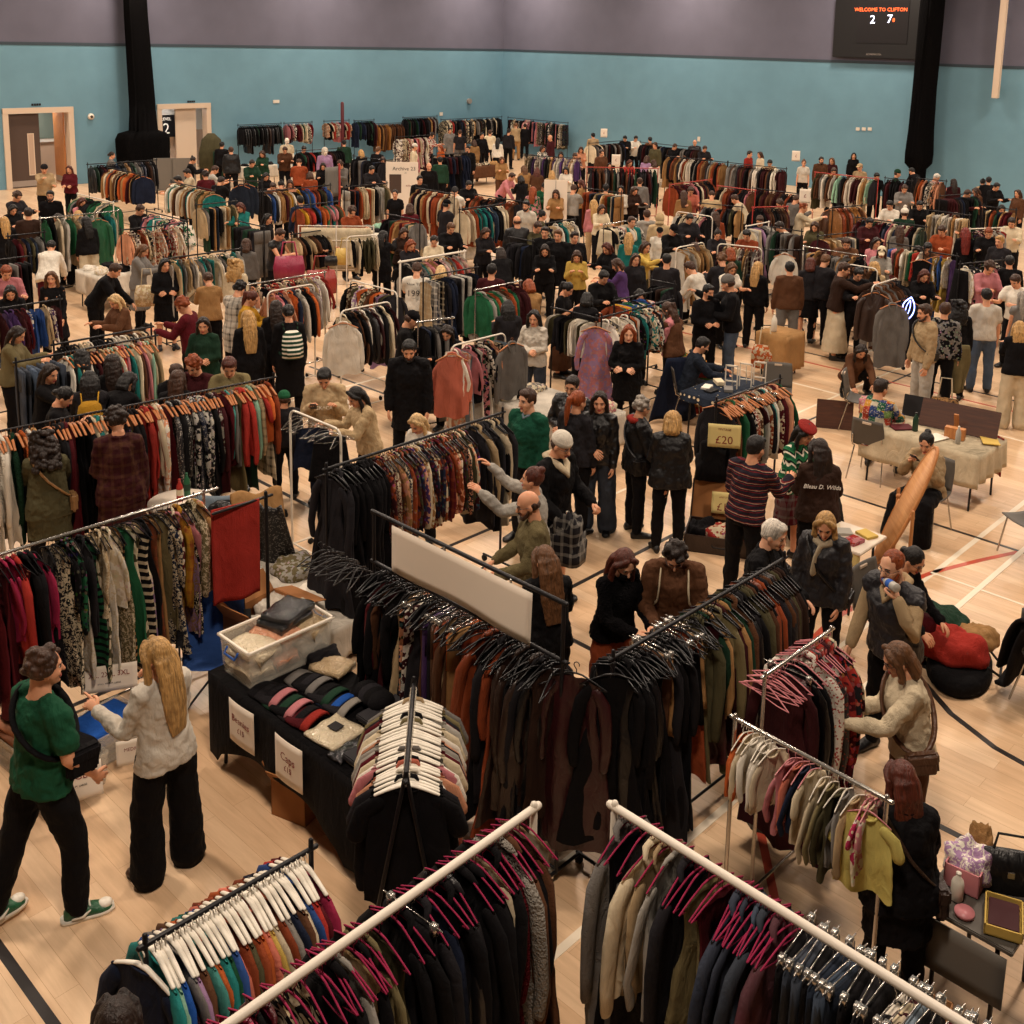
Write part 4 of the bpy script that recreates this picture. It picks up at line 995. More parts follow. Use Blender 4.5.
# court lines
def line(pts, w, mat, nm='trim'):
    global LN; LN += 1
    b = MB(); rs = []; P = [V((*p, 0)) for p in pts]
    for i, p in enumerate(P):
        d = (P[min(i+1, len(P)-1)]-P[max(i-1, 0)]).normalized(); n = V((-d.y, d.x, 0))*w/2
        z = .0015+.0006*(LN % 5); rs.append([p-n+V((0, 0, -.01)), p+n+V((0, 0, -.01)), p+n+V((0, 0, z)), p-n+V((0, 0, z))])
    b.rings(rs); return struct('trim_%d' % LN, b.mesh('court_line', mat, False), label='painted %s court line on the floor' % mat.split('_')[1])
LN = 4
line([(2.1, -1), (2.1, 8.4)], .062, 'line_black'); line([(-2, 8.4), (9, 8.4)], .05, 'line_black'); line([(7.2, -3), (7.2, 14)], .055, 'line_black')
line([(5.0, 6.84), (13, 6.84)], .05, 'line_black'); line([(-2, 3.85), (30, 3.85)], .06, 'line_white'); line([(3.5, 4.33), (10.96, 4.33)], .045, 'line_white'); line([(10.9, 4.33), (30, 4.36)], .06, 'line_white')
line([(10.94, 4.36), (10.94, -2)], .035, 'line_white'); line([(12.15, 10), (12.15, -2)], .045, 'line_black'); line([(15.79, 12), (15.79, -2)], .04, 'line_white'); line([(9.5, 8.04), (22, 8.04)], .04, 'line_white')
line([(13.4, 7.75), (22, 7.75)], .04, 'line_black'); line([(17.05, 14), (17.05, -2)], .05, 'line_red'); line([(17.6, 14), (17.6, -2)], .05, 'line_black'); line([(5, 13.7), (13, 13.7)], .05, 'line_white'); line([(10.5, 11), (10.5, 15)], .05, 'line_black')
arc = lambda c, r, a0, a1: [(c[0]+r*math.cos(math.radians(a0+(a1-a0)*i/24)), c[1]+r*math.sin(math.radians(a0+(a1-a0)*i/24))) for i in range(25)]
line([(5.3, 2.6), (5.76, 3.12), (6.37, 3.64), (7.0, 4.05), (7.7, 4.35), (8.5, 4.55), (9.3, 4.62), (10.2, 4.53), (10.97, 4.34), (11.6, 4.1), (12.2, 3.84), (12.9, 3.4)], .06, 'line_red')
line([(9.4, 3.95), (8.95, 3.6), (8.6, 3.15), (8.4, 2.7), (8.33, 2.3), (8.35, 1.8), (8.5, 1.3)], .055, 'line_black')
# light: rows of warm high-bay lamps under the roof, dim warm world fill added in place of ceiling and wall bounce
def lamp(x, y, z, size, power, c=(1.0, .825, .665)):
    l = bpy.data.lights.new('high_bay_lamp', 'AREA'); l.shape = 'SQUARE'; l.size = size; l.energy = power; l.color = c
    o = bpy.data.objects.new('high_bay_lamp', l); COL.objects.link(o); o.location = (x, y, z); return o
for i in range(5):
    for j in range(5): lamp(2+i*8.6, 2+j*8.6, 9.5, 1.0, 510)
lc = lamp(WL(60, 100).x, CY+1.8, 2.8, 1.0, 60, (1, .9, .8)); lc2 = lamp(WL(180, 100).x, CY+1.8, 2.8, 1.0, 90, (1, .95, .9))
wd = bpy.data.worlds.new('world'); SC.world = wd; wd.use_nodes = True; wd.node_tree.nodes['Background'].inputs[0].default_value = (*hx('c7a98f'), 1); wd.node_tree.nodes['Background'].inputs[1].default_value = .035
SC.view_settings.view_transform = 'Standard'; SC.view_settings.look = 'None'; SC.view_settings.exposure = 0.0; SC.view_settings.gamma = 1.0
# ---------------------------------------------------------------- rails and what hangs on them
def rl(x1, y1, x2, y2, z=1.6, snap=True, ext=0):
    a, b = G(x1, y1, z), G(x2, y2, z)
    if snap:
        d = b-a
        if abs(d.y) < abs(d.x)*.25: m = (a.y+b.y)/2; a.y = b.y = m
        elif abs(d.x) < abs(d.y)*.25: m = (a.x+b.x)/2; a.x = b.x = m
    if ext: d = (b-a).normalized(); a = a-d*ext
    return a, b
# --- nearest the camera
A = (V((1.72, 3.30, 1.75)), V((3.60, 3.30, 1.75)))
rack(*A, 'pole', 'nearest the front, left one of two')
nA = 'on front-left white pole'
L = A[1]-A[0]
def part(R, t0, t1): return R[0]+(R[1]-R[0])*t0, R[0]+(R[1]-R[0])*t1
fill(*part(A, .02, .20), nA+' outer end', .045, 'blouse*2 top skirt dress', 'burgundy*3 red hot_pink rust black', 'c*3 n', 'slim', 'velvet_pink')
fill(*part(A, .21, .30), nA+' by red tops', .05, 'blouse top dress', 'cream', 'z', 'slim', 'velvet_pink', tints='black')
fill(*part(A, .31, .50), nA+' among pink hangers', .045, 'shirt jacket*2 blouse folded_trousers dress', 'khaki olive pale_grey black charcoal beige', 'c*4 d', 'slim', 'velvet_pink')
hangers_on(*part(A, .30, .46), 5, 'slim', 'velvet_pink', nA, 'pink velvet hangers on the front-left pole', adj='pink velvet')
fill(*part(A, .51, .72), nA+' middle', .042, 'coat*2 dress*2 jacket long_dress skirt', 'black*5 charcoal pale_grey*1 navy', 'c*3 k n', 'slim', 'velvet_pink')
fill(*part(A, .73, .99), nA+' far end', .04, 'coat*3 long_dress*2 dress jacket', 'black*4 dark_green olive brown cream pale_grey burgundy charcoal', 'c*3 k u', 'slim', 'velvet_pink')
B = (V((3.89, 3.02, 1.75)), V((3.89, .95, 1.75)))
rack(*B, 'pole', 'nearest the front, right one of two')
nB = 'on front-right white pole'
fill(*part(B, .015, .10), nB+' top end', .042, 'coat jacket dress', 'charcoal grey black', 'k c', 'slim', 'velvet_pink')
fill(*part(B, .105, .19), nB+' near end cap', .042, 'shirt*2 jacket', 'cream pale_grey grey', 'c', 'slim', 'velvet_pink', order=['cream', 'beige', 'pale_grey', 'grey'])
fill(*part(B, .195, .33), nB+' second stretch', .042, 'coat jacket dress coat', 'black black khaki charcoal', 'c', 'slim', 'velvet_pink', order=['charcoal', 'black', 'black', 'khaki', 'khaki', 'burgundy', 'black'])
fill(*part(B, .34, .47), nB+' by pink hangers', .045, 'jacket*2 shirt', 'dark_denim denim navy burgundy', 'd', 'slim', 'velvet_pink')
hangers_on(*part(B, .33, .50), 9, 'slim', 'velvet_pink', nB, 'pink velvet hangers on the front-right pole', adj='pink velvet')
fill(*part(B, .48, .70), nB+' middle', .04, 'jeans*2 trousers*4 skirt', 'black*3 dark_denim charcoal dark_green', 'c', 'clip')
fill(*part(B, .70, .99), nB+' lower end', .04, 'jeans trousers*4 skirt', 'black*4 charcoal pale_denim burgundy maroon', 'c*3 f', 'clip')
# rail of coloured t-shirts
C_ = (V((2.02, 4.22, 1.42)), V((2.90, 4.19, 1.42)))
rack(*C_, 'black', 'packed with bright t-shirts on white hangers', foot=.45)
fill(*C_, 'on the bright t-shirt rail', .029, 't_shirt', '', 'c', 'white', 'white', order=['teal', 'mint', 'royal', 'grey', 'lilac', 'brown', 'turquoise', 'orange', 'teal', 'green', 'blue', 'salmon', 'rust', 'olive', 'beige', 'rust', 'orange', 'salmon', 'yellow', 'cream', 'rust', 'pale_grey', 'navy', 'brown', 'cream', 'blue', 'red', 'burgundy', 'hot_pink', 'green'], jit=.05)
hang('jumper', 'navy', 'cloth', 'white', (2.0, 4.22, 1.40), .25, 'white', 'white', 'on the bright t-shirt rail', 'facing outwards at its left end', 'garments on the bright t-shirt rail')
# rail seen end-on with white hangers
D = (V((3.50, 4.16, 1.52)), V((4.12, 4.82, 1.52)))
rack(*D, 'aframe', 'seen end-on beside the cap table', foot=.5)
fill(*D, 'on the end-on folding rail', .031, 't_shirt*3 shirt', '', 'c', 'white', 'white', jit=.06, order='black black charcoal white peach salmon black pink white grey cream burgundy pale_grey black peach white khaki cream black pale_grey burgundy charcoal khaki beige grey'.split())
# tall double frame with the paper sheet
E0, E1 = V((4.87, 6.16, 1.60)), V((4.87, 4.25, 1.60))
rk = rack(E0, E1, 'black', 'with a blank sheet above, packed black hangers')
h = (E1-E0).length/2
for s in (-1, 1): put('upright', MB().tube([(h*s, 0, 1.55), (h*s, 0, 2.0)], .014, 8).mesh('upright', 'black_metal'), rk)
put('top_rail', MB().tube([(-h-.02, 0, 2.0), (h+.02, 0, 2.0)], .016, 8).mesh('top_rail', 'black_metal'), rk)
nE = 'on the blank-sheet rail'
fill(*part((E0, E1), .0, .22), nE+' far end', .04, 'dress*2 long_dress blouse coat', 'black*2 cream maroon tan burgundy brown', 'c*3 n', 'plastic', 'black')
fill(*part((E0, E1), .22, .62), nE+' middle', .04, 'dress*2 trousers*2 long_dress', 'tan brown rust burgundy peach beige orange maroon purple charcoal', 'c*3 n f', 'plastic', 'black')
fill(*part((E0, E1), .62, .97), nE+' near end', .04, 'long_dress*2 coat dress', 'black*3 dark_brown charcoal maroon rust dark_brown', 'c*3 n', 'plastic', 'black')
hangers_on(V((4.80, 6.05, 1.60)), V((4.80, 4.2, 1.60)), 26, 'plastic', 'black', 'under the blank sheet', 'black plastic hangers under the blank sheet', .5, adj='black')
o = hang('long_dress', 'maroon', 'satin', 'black', (4.92, 4.17, 1.6), .35, 'plastic', 'black', nE, 'turned outwards at its end', 'garments on the blank-sheet rail')
# blank sheet clipped to the top rail
sh = empty('paper_banner', (4.845, 5.2, 1.98), 0, label='long blank pinkish-white paper sheet clipped under the tall black rail', cat='banner')
put('sheet', MB().grid(lambda u, v: (.012*math.sin(u*5)*v, .72-u*1.42+.0, -.36*v-.01*math.sin(u*9)*v), 24, 6, .003).mesh('sheet', 'card_white'), sh)
for t in (-.5, .15, .6): put('clip', MB().tube([(0, t, .02), (0.01, t, -.02)], .008, 6).mesh('clip', 'chrome'), sh)
# patterned shirts behind
Gk = (V((5.52, 7.65, 1.72)), V((7.72, 7.65, 1.72)))
rack(*Gk, 'black', 'with black coats then patterned shirts, behind the blank sheet')
nG = 'on patterned-shirt rail'
fill(*part(Gk, .0, .25), nG+' dark end', .04, 'coat*3 long_dress jacket', 'black*5 charcoal', 'c*2 k', 'plastic', 'black')
fill(*part(Gk, .25, .78), nG+' middle', .036, 'shirt*4 blouse', 'maroon burgundy brown rust tan navy olive peach purple charcoal cream', 'f*5 p a c', 'plastic', 'black', tints='cream rust navy maroon peach')
fill(*part(Gk, .80, .99), nG+' far end', .04, 'jacket coat shirt', 'black*3 cream charcoal beige', 'c', 'plastic', 'black')
hangers_on(V((4.95, 7.0, 1.45)), V((4.95, 6.45, 1.45)), 9, 'plastic', 'black', 'by the black coats', 'black plastic hangers left of the blank sheet', .6, adj='black')
# long rails on the left
Hh = (V((3.6, 10.85, 1.62)), V((6.86, 10.5, 1.62)))
rack(*Hh, 'black', 'running behind the green hat to the left edge', ext=.0)
nH = 'on long left rail'
fill(*part(Hh, .02, .22), nH+' picture-edge end', .05, 'jacket coat dress', 'orange tan dark_green brown white black', 'u*2 c', 'wooden')
fill(*part(Hh, .24, .46), nH+' behind plaid coat', .045, 'coat dress shirt jacket', 'dark_denim teal black*3 burgundy cream charcoal', 'c*3 k', 'wooden')
fill(*part(Hh, .46, .60), nH+' left of centre', .042, 'dress shirt coat jacket', 'peach red rust cream dark_green black brown', 'c*3 f', 'wooden')
fill(*part(Hh, .60, .80), nH+' right of centre', .042, 'coat*2 dress*2 jacket', 'black*3 maroon*2 charcoal navy burgundy', 'c*2 q f', 'wooden', tints='pale_grey')
fill(*part(Hh, .80, .99), nH+' green-hat end', .042, 'shirt dress jacket t_shirt', '', 'c*4 p', 'wooden', order=['burgundy', 'turquoise', 'grey', 'khaki', 'red', 'red', 'dark_green', 'mint', 'beige', 'red', 'orange', 'cream', 'rust'])
Ii = (V((2.7, 8.16, 1.62)), V((4.6, 8.14, 1.62)))
rack(*Ii, 'chrome', 'of dresses above the green-shirted man', ext=.1)
nI = 'on dress rail at left'
fill(*part(Ii, .03, .28), nI+' edge end', .045, 'dress coat blouse', '', 'c*2', 'slim', 'black', order=['burgundy:dress', 'burgundy:dress', 'hot_pink:blouse', 'red:jacket', 'black:coat', 'black:dress'])
hang('dress', 'burgundy', 'dots', 'peach', (3.02, 8.15, 1.62), .35, 'slim', 'black', nI, 'spotted one facing out at its left', 'garments on the dress rail')
hang('blouse', 'hot_pink', 'cloth', 'peach', (3.13, 8.15, 1.62), .5, 'slim', 'black', nI, 'facing out beside the spotted dress', 'garments on the dress rail')
fill(*part(Ii, .28, .66), nI+' middle', .042, 'dress*3 blouse shirt', 'black*2 cream beige olive white khaki green charcoal', 'a*2 f*2 c s', 'slim', 'black', tints='cream cream black tan')
fill(*part(Ii, .66, .98), nI+' blue-chair end', .042, 'dress*2 blouse jacket long_dress', 'lilac black navy tan mustard khaki brown charcoal burgundy', 'c*2 f p a', 'slim', 'black', tints='cream rust tan')
hang('dress', 'black', 'stripe', 'cream', (3.95, 8.12, 1.62), .3, 'slim', 'black', nI, 'striped one near its middle', 'garments on the dress rail', sc=1.1)
hang('blouse', 'pink', 'cloth', 'cream', (4.3, 8.12, 1.6), .6, 'wire', None, nI, 'pink one near its right end', 'garments on the dress rail')
hang('blouse', 'salmon', 'floral', 'cream', (4.55, 8.14, 1.62), PI/2*0+.12, 'wire', None, nI, 'flowered one at its right end', 'garments on the dress rail')
# centre right double rail
Jj = (V((5.10, 4.02, 1.62)), V((7.12, 3.98, 1.62)))
rack(*Jj, 'black', 'between the masked woman and the bottle drinker')
nJ = 'on long black centre rail'
fill(*part(Jj, .0, .18), nJ+' near end', .036, 'long_dress*2 dress coat', 'black*5 maroon', 'c*2 n', 'plastic', 'black')
fill(*part(Jj, .18, .40), nJ+' left half', .036, 'long_dress dress trousers skirt', 'black brown lilac maroon tan rust charcoal', 'c*3 n p', 'plastic', 'black', tints='red black')
fill(*part(Jj, .40, .62), nJ+' middle', .038, 'coat jacket shirt dress', 'tan khaki olive dark_green maroon brown beige black', 'c*3 n', 'plastic', 'black')
fill(*part(Jj, .62, .99), nJ+' far half', .038, 'coat*3 jacket*2', 'brown*2 rust olive black*2 dark_brown charcoal tan', 'c*2 l k', 'plastic', 'black')
hangers_on(V((5.2, 3.95, 1.62)), V((6.1, 3.93, 1.62)), 16, 'plastic', 'black', 'on the long centre rail', 'black hangers on the long centre rail', .5, adj='black')
hang('long_dress', 'black', 'cloth', 'white', (5.05, 3.98, 1.62), .75, 'plastic', 'black', nJ, 'facing out at its near end', 'garments on the long centre rail')
Kk = (V((5.62, 3.22, 1.62)), V((6.42, 3.20, 1.62)))
rack(*Kk, 'chrome', 'with pink hangers by the cream jumper', foot=.4)
hangers_on(*part(Kk, .0, .26), 6, 'slim', 'pink', 'on the chrome corner rail', 'pink hangers on the chrome corner rail', .3, adj='pink')
nK = 'on chrome corner rail'
fill(*part(Kk, .26, .55), nK, .045, 'skirt trousers long_dress', 'rust black*3 maroon', 'c n', 'slim', 'pink')
fill(*part(Kk, .57, .99), nK+' far part', .036, 'dress blouse coat', 'black*2 white charcoal maroon burgundy', 'a q f c', 'slim', 'pink', tints='cream red')
Ll = (V((5.30, 3.22, 1.48)), V((5.26, 2.22, 1.48)))
rack(*Ll, 'chrome', 'of small children\'s clothes ending at the yellow t-shirt', foot=.4)
nL = "on children's rail"
fill(*part(Ll, .03, .30), nL+' far part', .04, 'kids', '', 'c', 'kids', 'white', order=['orange', 'cream', 'white', 'white', 'white', 'cream'])
fill(*part(Ll, .36, .55), nL+' middle', .04, 'kids kids_tee', '', 'c', 'kids', 'pink', order=['pink', 'salmon', 'navy', 'cream', 'pale_grey'])
fill(*part(Ll, .57, .84), nL+' near middle', .045, 'kids', '', 'c k', 'kids', 'white', order=['cream', 'khaki', 'olive', 'charcoal', 'grey', 'beige', 'khaki'], zs=1.25)
fill(*part(Ll, .85, .93), nL+' near end', .035, 'kids_tee', '', 'f', 'kids', 'pink', order=['hot_pink', 'pink'])
hang('kids_tee', 'pale_yellow', 'cloth', 'white', (5.22, 2.30, 1.48), PI/2+1.75, 'kids', 'pink', nL, 'pale yellow one facing out at its end', 'garments on the children\'s rail', sc=1.25)
# £20 rail
Mm = (V((10.15, 6.66, 1.52)), V((11.45, 6.62, 1.52)))
rack(*Mm, 'black', 'with wooden hangers and the yellow £20 card')
nM = 'on the £20 card rail'
fill(*Mm, nM, .042, 'shirt*2 blouse dress jacket skirt', 'rust burgundy peach teal maroon black charcoal green white cream brown pale_grey', 'c*4 f q', 'wooden')
hangers_on(part(Mm, .0, .45)[0]-V((0, .03, 0)), part(Mm, .0, .45)[1]-V((0, .03, 0)), 9, 'wooden', None, 'on the £20 card rail', 'wooden hangers on the £20 rail', .6, adj='wooden')
# white empty rack with wire hangers
Q = (V((6.4, 9.5, 1.6)), V((6.4, 8.62, 1.6))); rack(*Q, 'arch', 'nearly empty, beside the green hat')
hangers_on(*Q, 12, 'wire', None, 'on the nearly empty white rail', 'wire hangers on the white rail', .7, adj='wire')
hang('top', 'navy', 'cloth', 'white', (6.4, 9.1, 1.6), .9, 'wire', None, 'on the nearly empty white rail', 'beside black top', 'tops on the white rail'); hang('skirt', 'black', 'cloth', 'white', (6.4, 8.8, 1.6), .9, 'wire', None, 'on the nearly empty white rail', 'nearest its front end', 'tops on the white rail')
for R_, n_ in ((Hh, 'long left rail'), (Ii, 'dress rail at left'), (Gk, 'patterned-shirt rail'), (Mm, 'the £20 card rail'), (Q, 'the nearly empty white rail')): RAILREF.append((R_[0], R_[1], n_))
# --- the middle and far floor: px, py of the rail ends
W = 'brown tan olive charcoal black*3 navy grey burgundy beige cream rust dark_green dark_denim maroon'
DK = 'black*5 charcoal*2 navy dark_brown dark_green maroon grey'
BR = 'cream red teal white rust olive blue black pink mustard navy orange green'
PS = 'cream pale_grey beige pink white peach grey black lilac'
RD = 'maroon burgundy red rust cream black pink charcoal'
FAR = [
 (88, 164.5, 156, 159.8, 'black', 'on rail by the left net', DK+' tan orange rust', 'jacket*3 coat shirt', 'c*3 l', 'with black jackets, by the left net', None),
 (105.5, 167.4, 142.6, 173.8, 'black', 'on wooden-hanger rail by left net', 'rust cream grey brown maroon tan navy black orange', 'shirt jacket*2 jumper', 'c*3 k', 'branching forward by the left net', None),
 (173, 181.5, 213, 190.8, 'black', 'on rail ending in teal sweatshirt', 'cream tan beige olive khaki brown navy green white teal', 'shirt*2 jumper hoodie', 'c k', 'ending in a teal sweatshirt', None),
 (76, 194, 115, 202.5, 'white', 'on white rail below first door', 'black charcoal cream green grey', 't_shirt shirt', 'c', 'below the first doorway', None),
 (39, 218, 119, 211, 'chrome', 'on chrome rail with green coat', 'beige black cream pale_grey green teal', 'coat shirt', 'c', 'holding a green coat, far left', .12),
 (117, 229, 187.5, 224, 'black', 'on flowered-blouse rail', 'red cream maroon peach pink beige rust brown', 'blouse*3 dress', 'f*5 c', 'of flowered blouses', None),
 (146.5, 211, 187.5, 221, 'black', 'on rail behind flowered blouses', 'green teal black navy white pink', 'blouse skirt', 'c f', 'behind the flowered blouses', None),
 (160, 258, 245, 249.4, 'black', 'on rail behind grey-coat woman', 'white cream black teal dark_green grey beige pale_grey', 'shirt*2 blouse trousers', 'c*3 a', 'behind the long grey coat', None),
 (238, 125.4, 281, 123, 'black', 'on far back rail by second door', DK, 'jacket*2 coat', 'c l', 'at the back wall, first right of the doors', None),
 (284, 123.4, 312, 121.9, 'black', 'on far back rail, second along', RD+' green', 'blouse shirt', 'f c', 'at the back wall, second right of the doors', None),
 (324, 121, 349, 120.3, 'black', 'on far back rail, third along', RD+' white', 'shirt t_shirt', 'c s', 'at the back wall, third right of the doors', None),
 (354, 119.5, 374, 121, 'black', 'on far back rail, fourth along', DK, 'coat jacket', 'c', 'at the back wall, fourth right of the doors', None),
 (375, 122.5, 402, 124, 'black', 'on the brown fur rail', 'brown camel dark_brown brown tan', 'coat', 'u', 'of brown furs at the back', None),
 (403, 117.6, 437, 116, 'black', 'on back rail right of furs', DK+' rust tan', 'coat jacket', 'u c', 'at the back, right of the furs', None),
 (441, 119, 508, 117, 'black', 'on long rail left of corner', DK+' red tan cream', 'dress coat jacket', 'c f', 'along the left wall into the corner', None),
 (508, 117.5, 568, 122.8, 'black', 'on long rail right of corner', DK+' tan olive pink', 'dress coat trousers', 'c f', 'along the right wall from the corner', None),
 (260.5, 191.8, 330, 185, 'black', 'on long jumper rail at centre-left', 'black charcoal white cream navy rust olive tan maroon brown grey mustard blue', 'jumper*3 shirt jacket', 'c*2 k*2', 'of jumpers, left of the red pole', None),
 (343.5, 187, 387.5, 183, 'black', 'on rail of rust and cream tops', 'red rust cream beige pale_grey olive navy black', 'shirt*2 trousers', 'c', 'right of the red pole', None),
 (346.5, 236.7, 377.7, 234.8, 'arch', 'on small white handbag rail', 'cream black olive', 'top blouse', 'c', 'small, beside the cream handbag', None),
 (290, 233.8, 329, 230, 'black', 'on low rail below jumpers', 'black beige pale_grey brown', 't_shirt', 'c', 'low, below the jumper rail', None),
 (250, 284.6, 324, 272, 'chrome', 'on chrome rail by handbag stand', PS+' red*2 pink', 'blouse*2 shirt', 'f c', 'in front of the handbag stand', None),
 (264.5, 291, 317, 284.6, 'arch', 'on rounded rail by handbag stand', 'orange pink pale_grey white navy black charcoal peach', 'jacket blouse jumper', 'c k', 'rounded, in front of the handbag stand', None),
 (344.5, 280.7, 403, 291, 'arch', 'on rounded rail with orange top', 'black maroon orange lilac charcoal brown olive', 'top blouse dress', 'f c', 'rounded, behind the hanging white shirt', None),
 (413.7, 188, 456.6, 193.8, 'black', 'on rail right of tall card', 'black maroon burgundy tan cream rust', 'jacket coat', 'c', 'right of the tall card', None),
 (460.5, 209.4, 503.5, 203.5, 'black', 'on orange-hanger rail at centre', 'cream maroon rust black navy teal white denim', 'shirt jacket', 'c', 'with orange hangers at the centre', None),
 (476, 193.8, 519, 201.6, 'black', 'on rail behind orange hangers', 'black charcoal rust brown', 'coat dress', 'c', 'behind the orange hangers', None),
 (400, 262, 464.5, 251.4, 'pole', 'on pole above printed white t-shirt', 'grey pale_grey black red pink cream tan teal', 'shirt blouse t_shirt', 'c p', 'above the printed white t-shirt', None),
 (428, 278, 472, 266, 'black', 'on rail right of pale-haired woman', 'pale_grey beige black charcoal navy', 'dress long_dress trousers', 'c p', 'right of the pale-haired woman', None),
 (473, 289.5, 523, 281.6, 'chrome', 'on rail with emerald jumper', 'green teal green brown rust olive tan pale_grey maroon', 'jacket jumper', 'c k', 'starting with an emerald jumper', None),
 (544.5, 223, 576, 219, 'black', 'on rail under tall blank board', 'black maroon beige white teal cream', 'shirt dress', 'f c', 'under the tall blank board', None),
 (525, 155, 580, 158.5, 'black', 'on checked-shirt rail', 'pale_grey beige brown purple olive charcoal tan', 'shirt*3 jacket', 'p*3 c', 'of checked shirts at the back', None),
 (587, 167, 658, 168.5, 'red', 'on pink rail at the back', 'black charcoal maroon dark_green grey brown', 'coat jacket', 'c', 'with a pinkish bar at the back', None),
 (666.4, 155.7, 727, 162.5, 'black', 'on longest back rail, left half', 'brown tan grey cream black charcoal white rust', 'jacket coat shirt', 'c', 'long, by the right wall, left half', None),
 (727, 162.5, 787.5, 168.6, 'black', 'on longest back rail, right half', 'black*2 tan grey white charcoal brown maroon', 'jacket coat', 'c', 'long, by the right wall, right half', None),
 (664, 184, 717, 180, 'red', 'on red rail left', RD+' brown', 'shirt jacket', 'c', 'red, in front of the longest back rail', None),
 (715, 186, 758, 190, 'red', 'on red rail right', RD+' brown', 'shirt jacket', 'c', 'red, behind the cream-jumper shopper', None),
 (753, 207.4, 787.5, 206.4, 'red', 'on red rail of dark coats', 'maroon dark_brown black brown', 'coat', 'c', 'red, with dark coats', None),
 (753, 188, 800, 194, 'black', 'on rail behind dark coats', 'maroon rust black brown charcoal', 'shirt jacket', 'c', 'behind the dark coats', None),
 (678, 211, 711, 217, 'arch', 'on short white rail of pastels', 'pink white mint black*3 cream charcoal', 'blouse shirt', 'c', 'rounded, with pastel tops', None),
 (674, 247.5, 706.5, 242.6, 'arch', 'on narrow white rail', 'cream beige white pale_grey tan', 'blouse dress', 'c', 'rounded, behind the grey shirt', None),
 (718, 243.5, 762, 248, 'arch', 'on white rail behind grey beanie', 'grey tan black maroon beige cream', 'jacket shirt', 'c p', 'rounded, behind the grey beanie', None),
 (815.6, 172, 878, 179, 'red', 'on pinkish rail by right wall', 'tan white mint grey brown charcoal cream black olive maroon', 'jacket*2 coat shirt', 'c', 'with a pinkish bar by the right wall', None),
 (884, 178, 913, 180.5, 'black', 'on black-coat rail by right net', 'black*5 maroon', 'coat', 'c', 'of black coats beside the right net', None),
 (917, 178, 946.5, 181, 'black', 'on rail below right net', 'orange tan peach rust red black cream brown', 'shirt jacket', 'f c', 'of orange prints below the right net', None),
 (833, 207, 862, 205.5, 'black', 'on leather coat rail', 'rust brown camel maroon', 'jacket coat', 'l u', 'ending in a brown leather coat', None),
 (858.6, 217, 925, 227, 'black', 'on long coat rail at right', 'cream black*2 burgundy pink grey white charcoal dark_green navy', 'coat*2 jacket', 'c k y', 'of coats, middle right', None),
 (927, 210, 970, 215, 'black', 'on pale trouser rail', 'cream white pale_grey beige tan', 'trousers blouse', 'c', 'of pale trousers, right', None),
 (804, 246.5, 866, 256, 'chrome', 'on clip-hanger rail at right', 'tan black grey olive brown', 'skirt jacket', 'c', 'with clip hangers, centre right', None),
 (847, 264, 878, 269, 'arch', 'on white rail by long-coat woman', 'black charcoal brown', 'jacket coat', 'c', 'rounded, beside the long brown coat', None),
 (871, 285.5, 899, 278, 'arch', 'on white rail by the neon lips', 'brown*2 dark_brown charcoal grey dark_denim black', 'jacket*2 coat', 'c', 'rounded, ending in a brown suede jacket', None),
 (930, 252, 957, 256, 'black', 'on rail with yellow dress', 'yellow mustard white purple black maroon blue', 'dress blouse', 'c f', 'with a yellow dress', None),
 (970, 229, 1004, 227.5, 'white', 'on rail at right edge', 'red maroon black olive brown pale_grey pink', 'dress blouse', 'c f', 'white, close to the right edge', None),
 (-30, 313, 60, 299.3, 'black', 'on left-edge rail of tops', 'black charcoal white maroon purple burgundy beige blue', 'blouse*2 top dress', 'c*3 f', 'at the left edge, under the long-haired woman', None),
 (11.7, 360, 160, 337.6, 'black', 'on denim rail at left', '', '', '', 'starting with denim, far left', 'F2'),
 (51, 343.5, 154, 328, 'black', 'on rail behind denim rail', 'black white charcoal cream brown', 'shirt blouse', 'c', 'close behind the denim rail', None),
 (339.6, 311, 391, 301.5, 'arch', 'on rounded rail with white shirt', 'white maroon black*3 charcoal brown burgundy cream', 'shirt jacket blouse', 'c*3 l', 'rounded, with a white shirt facing out', None),
 (451, 346, 505.5, 332.7, 'arch', 'on rounded rail with pink pyjamas', 'pink white black*3 charcoal peach pale_denim brown', 'blouse dress', 'c*3 f', 'rounded, with pink pyjamas', None),
 (550, 308, 599, 317.5, 'black', 'on rail above pink dress', 'black white charcoal olive', 'top', 'c', 'meeting a corner above the pink dress', None),
 (600, 317, 674, 299.5, 'black', 'on rail behind ginger woman', 'black charcoal teal white grey orange', 'top blouse', 'c f', 'behind the ginger-haired woman', None),
 (196, 205, 236, 201, 'black', 'on rail right of teal sweatshirt', W, 'trousers jumper', 'c', 'right of the teal sweatshirt', None),
 (238, 221, 264, 227, 'black', 'on rail left of cream-shouldered man', DK, 'skirt trousers', 'c', 'left of the black-gilet shopper', None),
 (296, 206, 340, 201, 'black', 'on second rail below jumpers', BR, 'jumper t_shirt', 'c', 'second one below the jumper rail', None),
 (384, 214, 422, 220, 'black', 'on rail behind card seller', W, 'trousers jumper', 'c', 'behind the card seller in black', None),
 (296, 151, 342, 148, 'black', 'on rail before back rails, left', DK+' red white', 't_shirt jumper', 'c', 'in front of the back rails, left', None),
 (350, 156, 388, 160, 'black', 'on rail before furs', DK+' white', 'long_dress trousers', 'c', 'in front of the brown furs', None),
 (395, 137, 430, 135, 'black', 'on rail before corner, left', RD, 'long_dress skirt', 'c f', 'left in front of the corner rails', None),
 (585, 188, 622, 193, 'black', 'on rail right of blank board', W, 'trousers long_dress', 'c', 'right of the tall blank board', None),
